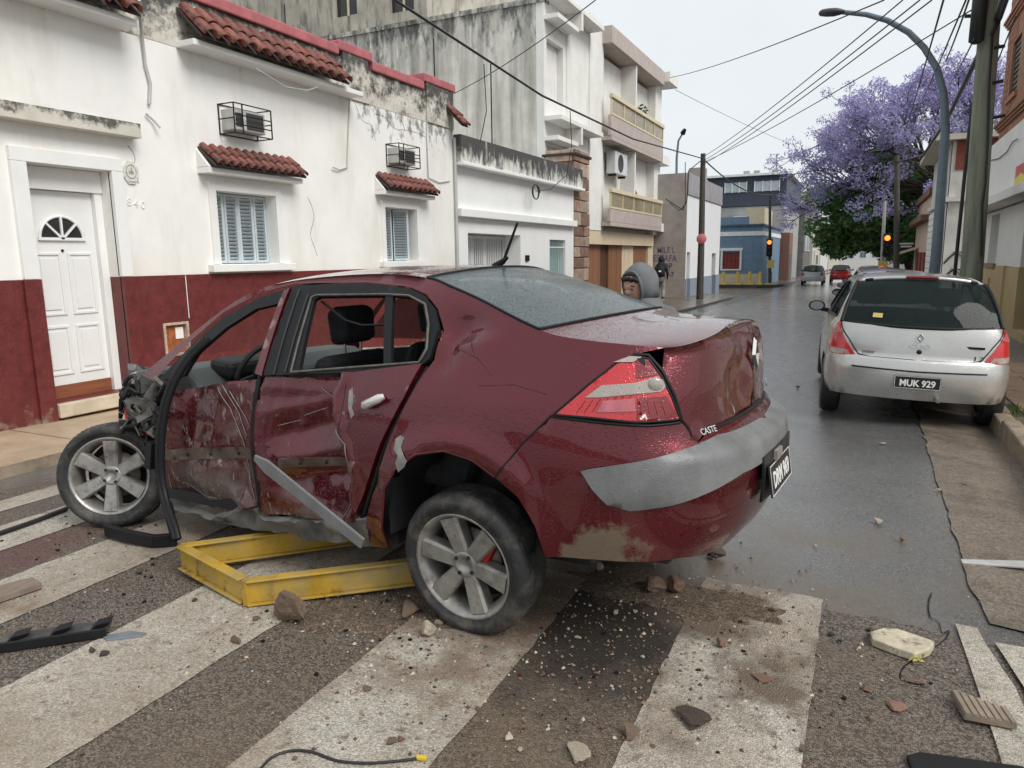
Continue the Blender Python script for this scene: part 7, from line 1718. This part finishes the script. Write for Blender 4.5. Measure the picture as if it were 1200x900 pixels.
def rock_mesh(seed, flat=.7, cuts=9, sub=2):
    rnd = random.Random(seed); bm = bmesh.new(); bmesh.ops.create_icosphere(bm, subdivisions=sub, radius=1.0)
    pl_ = [(Vector((rnd.gauss(0, 1), rnd.gauss(0, 1), rnd.gauss(0, 1))).normalized(), rnd.uniform(.34, .72)) for _ in range(cuts + 5)]
    for v in bm.verts:
        for n, d in pl_:
            k = v.co.dot(n)
            if k > d: v.co -= n * (k - d)
        v.co += v.co.normalized() * (.07 * noise.noise(v.co * 3 + Vector((seed, 0, 0))) + .05 * noise.noise(v.co * 9 + Vector((seed, 0, 0)))); v.co.z *= flat
    me = bpy.data.meshes.new('stone'); bm.to_mesh(me); bm.free(); return me
RK = [rock_mesh(s, f, 9, 3) for s, f in ((1, .7), (2, .6), (3, .75), (4, .45), (5, .5), (6, .8))]
rv = {}
def rock(px, py, wpx, kind, label, group=None, seed=0, sc=(1, 1, 1), name='stone', rot=None, zup=0):
    p = onz(px, py, 0.008); dep = (p - Vector((0, 0, CAM_H))).length; r = wpx / FPX * dep / 2 * 1.05
    me0 = RK[seed % 6]; key = (seed % 6, kind)
    if key not in rv:
        me = me0.copy(); me.materials.clear(); me.materials.append(rock_ms[kind]); rv[key] = me
    o = bpy.data.objects.new(name, rv[key]); COL.objects.link(o); mz = min(v.co.z for v in rv[key].vertices) * r * sc[2]
    o.location = (p.x, p.y, gz(p.x, p.y) + .008 - mz * .85 + zup); o.rotation_euler = rot or (0, 0, seed * 1.7); o.scale = (r * sc[0], r * sc[1], r * sc[2])
    return tag(o, label, 'stone', group)
rock(345, 727, 46, 'brown', 'large brown rubble block propping up the yellow frame', seed=0, sc=(1, .9, 1.3))
rock(812, 845, 56, 'dark', 'dark wedge shaped stone lying on the white stripe', seed=3, sc=(1, .8, .9))
rock(764, 692, 36, 'brown', 'rounded brown stone under the back of the wrecked car', seed=1); rock(792, 694, 30, 'red', 'reddish stone beside the rounded brown one', seed=2)
rock(704, 668, 14, 'pale', 'small pale stone behind the rear wheel', seed=5); rock(502, 745, 26, 'pale', 'pale angular stone in front of the rear wheel', seed=2)
rock(483, 720, 34, 'brown', 'flat brown stone touching the rear tyre', seed=4); rock(678, 884, 46, 'pale', 'broken pale plaster chunk on the dark asphalt', seed=3, sc=(1.1, .7, .6))
rock(742, 862, 28, 'brown', 'tan stone next to the plaster chunk', seed=4); rock(836, 652, 28, 'dark', 'dark lump of earth behind the bumper', seed=1)
rock(1030, 613, 13, 'pale', 'small square stone alone on the wet asphalt', seed=4); rock(1058, 634, 11, 'brown', 'small round stone alone on the wet asphalt', seed=5)
rock(845, 758, 16, 'red', 'small red stone on the stripe near the car', seed=2); rock(893, 796, 24, 'red', 'flat reddish stone on the stripe near its edge', seed=3, sc=(1.2, 1, .6))
rnd = random.Random(21)
SMALL = [(458, 870, 18, 'brown'), (470, 868, 12, 'red'), (430, 808, 16, 'brown'), (415, 812, 10, 'pale'), (460, 772, 14, 'pale'), (508, 812, 12, 'pale'), (595, 866, 14, 'pale'), (610, 880, 10, 'pale'), (765, 875, 12, 'red'), (122, 767, 16, 'dark'), (108, 765, 11, 'dark'), (278, 754, 16, 'brown'), (228, 704, 12, 'dark'), (95, 883, 10, 'brown'), (515, 732, 12, 'pale'), (678, 748, 9, 'pale'), (722, 720, 10, 'pale'), (745, 717, 9, 'pale'), (640, 690, 9, 'brown'), (820, 690, 9, 'dark'), (860, 740, 12, 'brown'), (880, 722, 14, 'brown'), (870, 728, 9, 'red'), (905, 717, 8, 'dark'), (812, 735, 12, 'brown'), (700, 655, 14, 'brown'), (775, 790, 9, 'red'), (700, 790, 8, 'brown'), (560, 832, 9, 'brown'), (385, 705, 12, 'brown'), (425, 695, 10, 'dark'), (300, 726, 16, 'brown'), (250, 690, 9, 'pale'), (345, 890, 8, 'brown'), (165, 672, 12, 'dark'), (90, 600, 8, 'dark'), (955, 640, 7, 'pale'), (1035, 520, 8, 'pale'), (935, 452, 7, 'brown'), (1100, 575, 7, 'pale'), (1130, 565, 9, 'brown'), (1048, 828, 26, 'red'), (1018, 808, 20, 'red'), (1075, 800, 22, 'brown'), (940, 880, 14, 'brown'), (975, 745, 8, 'dark')]
for i, (x, y, w, k) in enumerate(SMALL):
    rock(x, y, w, k, 'small scattered fragment of %s rubble on the road' % {'brown': 'brown', 'pale': 'pale', 'red': 'reddish', 'dark': 'dark'}[k], 'small %s rubble fragments' % k, seed=rnd.randrange(6), sc=(1, rnd.uniform(.6, 1), rnd.uniform(.5, 1) if w < 20 else .25))
grit = MB(); ga = []
def grit_at(x, y, s_):
    z = gz(x, y) + .008; a = rnd.uniform(0, 6.28); c, s2 = math.cos(a) * s_, math.sin(a) * s_; h = s_ * rnd.uniform(.5, 1.1)
    grit.add([(x + c, y + s2, z), (x - s2 * .8, y + c * .8, z), (x - c, y - s2, z), (x + s2 * .7, y - c * .7, z), (x + c * .2, y + s2 * .2, z + h)], [(0, 1, 4), (1, 2, 4), (2, 3, 4), (3, 0, 4)], False, rnd.choice((0, 0, 0, 0, 1, 2, 2)))
for _ in range(2600):
    t = rnd.random(); cx_, cy_ = ((-.75, 3.1), (-1.7, 2.6), (-.5, 2.7), (-2.2, 2.3), (-1.2, 2.2))[int(rnd.random() * 5)]
    x, y = cx_ + rnd.gauss(0, .42), cy_ + rnd.gauss(0, .36)
    if y > 1.3: grit_at(x, y, rnd.choice((.003, .004, .005, .007, .011)))
for _ in range(900): grit_at(rnd.uniform(-4.8, 1.1), rnd.uniform(1.4, 5.2), rnd.choice((.002, .003, .004, .006)))
grit.build('grit', [rock_ms['brown'], rock_ms['pale'], rock_ms['dark']], label='fine grit and crumbs of rubble strewn over the crossing', cat='grit', kind='stuff')
dirt = mat('crumbled_dirt', (0.105, 0.075, 0.052), rough=.9, var=.35, vs=9, bump=.8, bs=60, speck=(120.0, (.04, .03, .022), (.28, .21, .15), .5, 1.0))
for i, (cx_, cy_, rx, ry, h, lab) in enumerate(((-.52, 3.2, .34, .2, .022, 'spill of crumbled brown dirt across the end of the white stripe'), (-.95, 3.22, .3, .16, .03, 'low heap of dark dirt under the back bumper'), (-1.62, 2.62, .32, .16, .02, 'scatter of crumbled dirt in front of the rear wheel'), (-2.05, 2.38, .3, .14, .02, 'dirt spilled beside the yellow frame'))):
    n, m = 44, 12; vs = []; fs = []
    for j in range(m + 1):
        for q in range(n):
            a = 2 * math.pi * q / n; rr = (j / m) * (1 + .45 * noise.noise(Vector((math.cos(a) * 2.5, math.sin(a) * 2.5, i))) + .25 * noise.noise(Vector((math.cos(a) * 8, math.sin(a) * 8, i))))
            x, y = cx_ + rx * rr * math.cos(a), cy_ + ry * rr * math.sin(a)
            vs.append((x, y, gz(x, y) + .0065 + max(-.001, h * (1 - j / m) * (.5 + .9 * abs(noise.noise(Vector((x * 14, y * 14, i))))) - .0015)))
    fs = [(j*n+q, (j+1)*n+q, (j+1)*n+(q+1) % n, j*n+(q+1) % n) for j in range(m) for q in range(n)]
    MB().add(vs, fs, True).build('dirt', dirt, label=lab, cat='dirt', kind='stuff')
crumb = MB(); cmats = [black_trim, mat('glass_crumb', (.34, .40, .39), rough=.1, var=.1), mat('maroon_chip', (.10, .008, .014), rough=.3, coat=1), lens_r]
for _ in range(330):
    cx_, cy_, s_ = rnd.choice(((-3.2, 2.1, .5), (-2.3, 2.5, .5), (-1.2, 2.3, .5), (-.5, 2.9, .45), (-3.9, 2.5, .5)))
    x, y = rnd.gauss(cx_, s_), rnd.gauss(cy_, s_ * .7)
    if y < 1.3: continue
    z = gz(x, y) + .010; L = rnd.choice((.003, .004, .005, .006, .009, .014)); a = rnd.uniform(0, 6.28); mi = rnd.choice((0, 0, 1, 1, 2, 2, 2, 3 if L < .005 else 0)) if L < .012 else 0
    p = [(x + L * math.cos(a + t) * rnd.uniform(.5, 1), y + L * math.sin(a + t) * rnd.uniform(.5, 1)) for t in (0, 1.6, 3.1, 4.6)]
    crumb.add([(u, v, z + rnd.uniform(0, L * .4)) for u, v in p] + [(u, v, z - .004) for u, v in p], [(0, 1, 2, 3), (0, 4, 5, 1), (1, 5, 6, 2), (2, 6, 7, 3), (3, 7, 4, 0)], False, mi)
crumb.build('broken_glass_and_plastic', cmats, label='crumbs of broken glass, plastic and paint strewn on the crossing', cat='debris', kind='stuff')
# stone slab, ribbed board, black board, metal strip
def slab(pxs, z, h, m, name, label, cat, bev=.01):
    pts = [onz(x, y, z + h) for x, y in pxs]; n = len(pts); b = MB()
    b.add([tuple(p) for p in pts] + [(p.x, p.y, p.z - h) for p in pts], [tuple(range(n))[::-1], tuple(range(n, 2*n))] + [(i, (i+1) % n, n+(i+1) % n, n+i) for i in range(n)])
    t = thing(name, label, cat, (pts[0].x, pts[0].y, z)); b.build(cat.split()[-1] + '_piece', m, t, bevel=bev); return t, pts
slab([(1019, 740), (1035, 735), (1052, 736), (1096, 751), (1090, 760), (1072, 766), (1045, 757), (1022, 748)], gz(.24, 3.2) + .006, .035, mat('slab_stone', (.50, .44, .33), rough=.8, var=.25, vs=10, bump=.9, bs=22, stains=[dict(col=(.20, .155, .10), sc=8, lo=.46, hi=.62, amt=.8, rg=.75), dict(col=(.10, .08, .055), sc=20, lo=.56, hi=.66, amt=.7)]), 'stone_slab', 'pale broken stone slab lying on the asphalt', 'stone slab', .006)
t_, pb = slab([(1114, 808), (1180, 830), (1193, 848), (1130, 836)], gz(.5, 2.8) + .018, .025, mat('ribbed_board_m', (.235, .185, .14), rough=.7, var=.3, vs=8, bump=.4), 'ribbed_board', 'brown ribbed plastic board fragment at the edge of the crossing', 'board', .003)
for k in range(7):
    f_ = (k + .5) / 7; MB().bar(pb[0].lerp(pb[1], f_) + Vector((0, 0, .001)), pb[3].lerp(pb[2], f_) + Vector((0, 0, .001)), .014, .006).build('rib', bpy.data.materials['ribbed_board_m'], t_)
slab([(1062, 884), (1078, 880), (1200, 897), (1210, 915), (1070, 905)], gz(.3, 2.4) + .006, .02, black_trim, 'black_panel', 'glossy black plastic panel lying near the gutter stripe', 'panel', .006)
slab([(1126, 655), (1128, 659), (1205, 664), (1205, 657)], gz(.7, 4.2) + .012, .012, mat('pale_metal', (.62, .63, .62), rough=.35, metal=.5, var=.15, vs=10), 'metal_strip', 'pale flat metal strip lying across the gutter', 'strip', .002)
slab([(-20, 690), (38, 676), (49, 683), (-20, 706)], .014, .03, mat('weathered_plank', (.19, .145, .115), rough=.8, var=.3, vs=6, stretch=(6, 1, 1), bump=.3), 'plank', 'short weathered wooden plank on the white stripe', 'plank', .003)
slab([(120, 745), (150, 739), (172, 741), (165, 745), (125, 750)], .006, .01, mat('blue_plastic', (.16, .18, .20), rough=.4, var=.2), 'plastic_shard', 'thin grey blue plastic shard on the stripe', 'shard', .002)
# broken black grille piece
gt_ = thing('grille_fragment', 'broken dark plastic grille fragment lying on the crossing', 'grille', onz(60, 745))
gpl = mat('scuffed_plastic', (.055, .052, .050), rough=.55, var=.4, vs=8, stains=[dict(col=(.16, .14, .12), sc=5, lo=.55, hi=.75, amt=.7)])
A_, B_ = onz(2, 752, .03), onz(128, 734, .03); dd = (B_ - A_).normalized(); sd = Vector((-dd.y, dd.x, 0))
MB().obox((A_ + B_) / 2, (B_ - A_) / 2, sd * .055, (0, 0, .008)).build('plate', gpl, gt_, bevel=.003)
MB().obox((A_ + B_) / 2 - sd * .055, (B_ - A_) / 2, sd * .008, (0, 0, .02)).build('edge', black_trim, gt_, bevel=.003)
for f_ in (.16, .55, .93): MB().obox(A_.lerp(B_, f_) + Vector((0, 0, .018)), dd * .028 + sd * .01, sd * .03, Vector((0, 0, .014)) + dd * .016).build('fin', black_trim, gt_, bevel=.003)
# cables on the ground
cb = [onz(x, y, .014) for x, y in ((302, 905), (318, 888), (340, 880), (365, 881), (398, 892), (440, 894), (490, 889))]
wl_ = thing('loose_cable', 'thin black loose cable with a yellow end on the crossing', 'cable', cb[0]); MB().tube(catmull(cb, 6), .0045, 6).build('lead', cable_m, wl_)
MB().obox(cb[-1] + Vector((.01, .005, .003)), (.016, .004, 0), (-.002, .007, 0), (0, 0, .006)).build('connector', mat('yellow_plastic', (.65, .47, .03), rough=.4), wl_, bevel=.002)
rd_ = [onz(x, y, .02) for x, y in ((-30, 636), (0, 625), (40, 611), (78, 596))]
tag(MB().tube(catmull(rd_, 5), .016, 8).build('rubber_strip', rubber_clean), 'black rubber weatherstrip lying across the stripes by the front wheel', 'rubber strip')
lv = MB(); rl_ = random.Random(9)
for i in range(10): leaf_cloud(lv, onz(1068 + i, 768 + i % 3, .02), (.02, .02, .01), 3, .014, rl_)
tag(lv.build('yellow_twig', mat('yellow_leaf', (.42, .38, .10), rough=.7)), 'small yellow green twig beside the pale slab', 'twig')
# grass tufts on the right verge
gm = leaf_mat('verge_grass', (.05, .09, .02), (.14, .17, .05)); gr = MB(); rg = random.Random(2)
for _ in range(1500):
    x = rg.uniform(1.30, 1.46) if rg.random() < .8 else rg.uniform(1.28, 2.0); y = rg.uniform(4.8, 8.4)
    if noise.noise(Vector((x * 2, y * 1.5, 3))) < -.05: continue
    z = slope(y) + PAVE; L = rg.uniform(.03, .09); a = rg.uniform(0, 6.28); dx, dy = math.cos(a), math.sin(a)
    gr.add([(x - dy * .004, y + dx * .004, z), (x + dy * .004, y - dx * .004, z), (x + dx * L * .5, y + dy * L * .5, z + L)], [(0, 1, 2)])
gr.build('verge_grass', gm, label='weeds growing behind the right hand kerb', cat='grass', kind='stuff')
MB().add([(1.32, 4.6, PAVE + .002), (1.46, 4.6, PAVE + .002), (1.46, 8.6, slope(8.6) + PAVE + .002), (1.32, 8.6, slope(8.6) + PAVE + .002)], [(0, 1, 2, 3)]).build('verge', earth, kind='structure')
# asphalt crack by the slab
ck = [onz(x, y, .0075) for x, y in ((1092, 694), (1088, 705), (1090, 722), (1100, 728), (1104, 742), (1112, 738), (1108, 748), (1095, 758), (1060, 780), (1055, 795))]
ckm = MB().tube([(p.x, p.y, 0) for p in catmull(ck, 3)], [.002 + .004 * abs(noise.noise(Vector((i * .9, 0, 0)))) for i in range(len(ck) * 3 - 2)], 6)
ckm.v = [(x, y, gz(x, y) + .0055 + z * .08) for x, y, z in ckm.v]
ckm.build('asphalt_crack', mat('crack_dark', (.008, .008, .008), rough=.9), kind='structure')
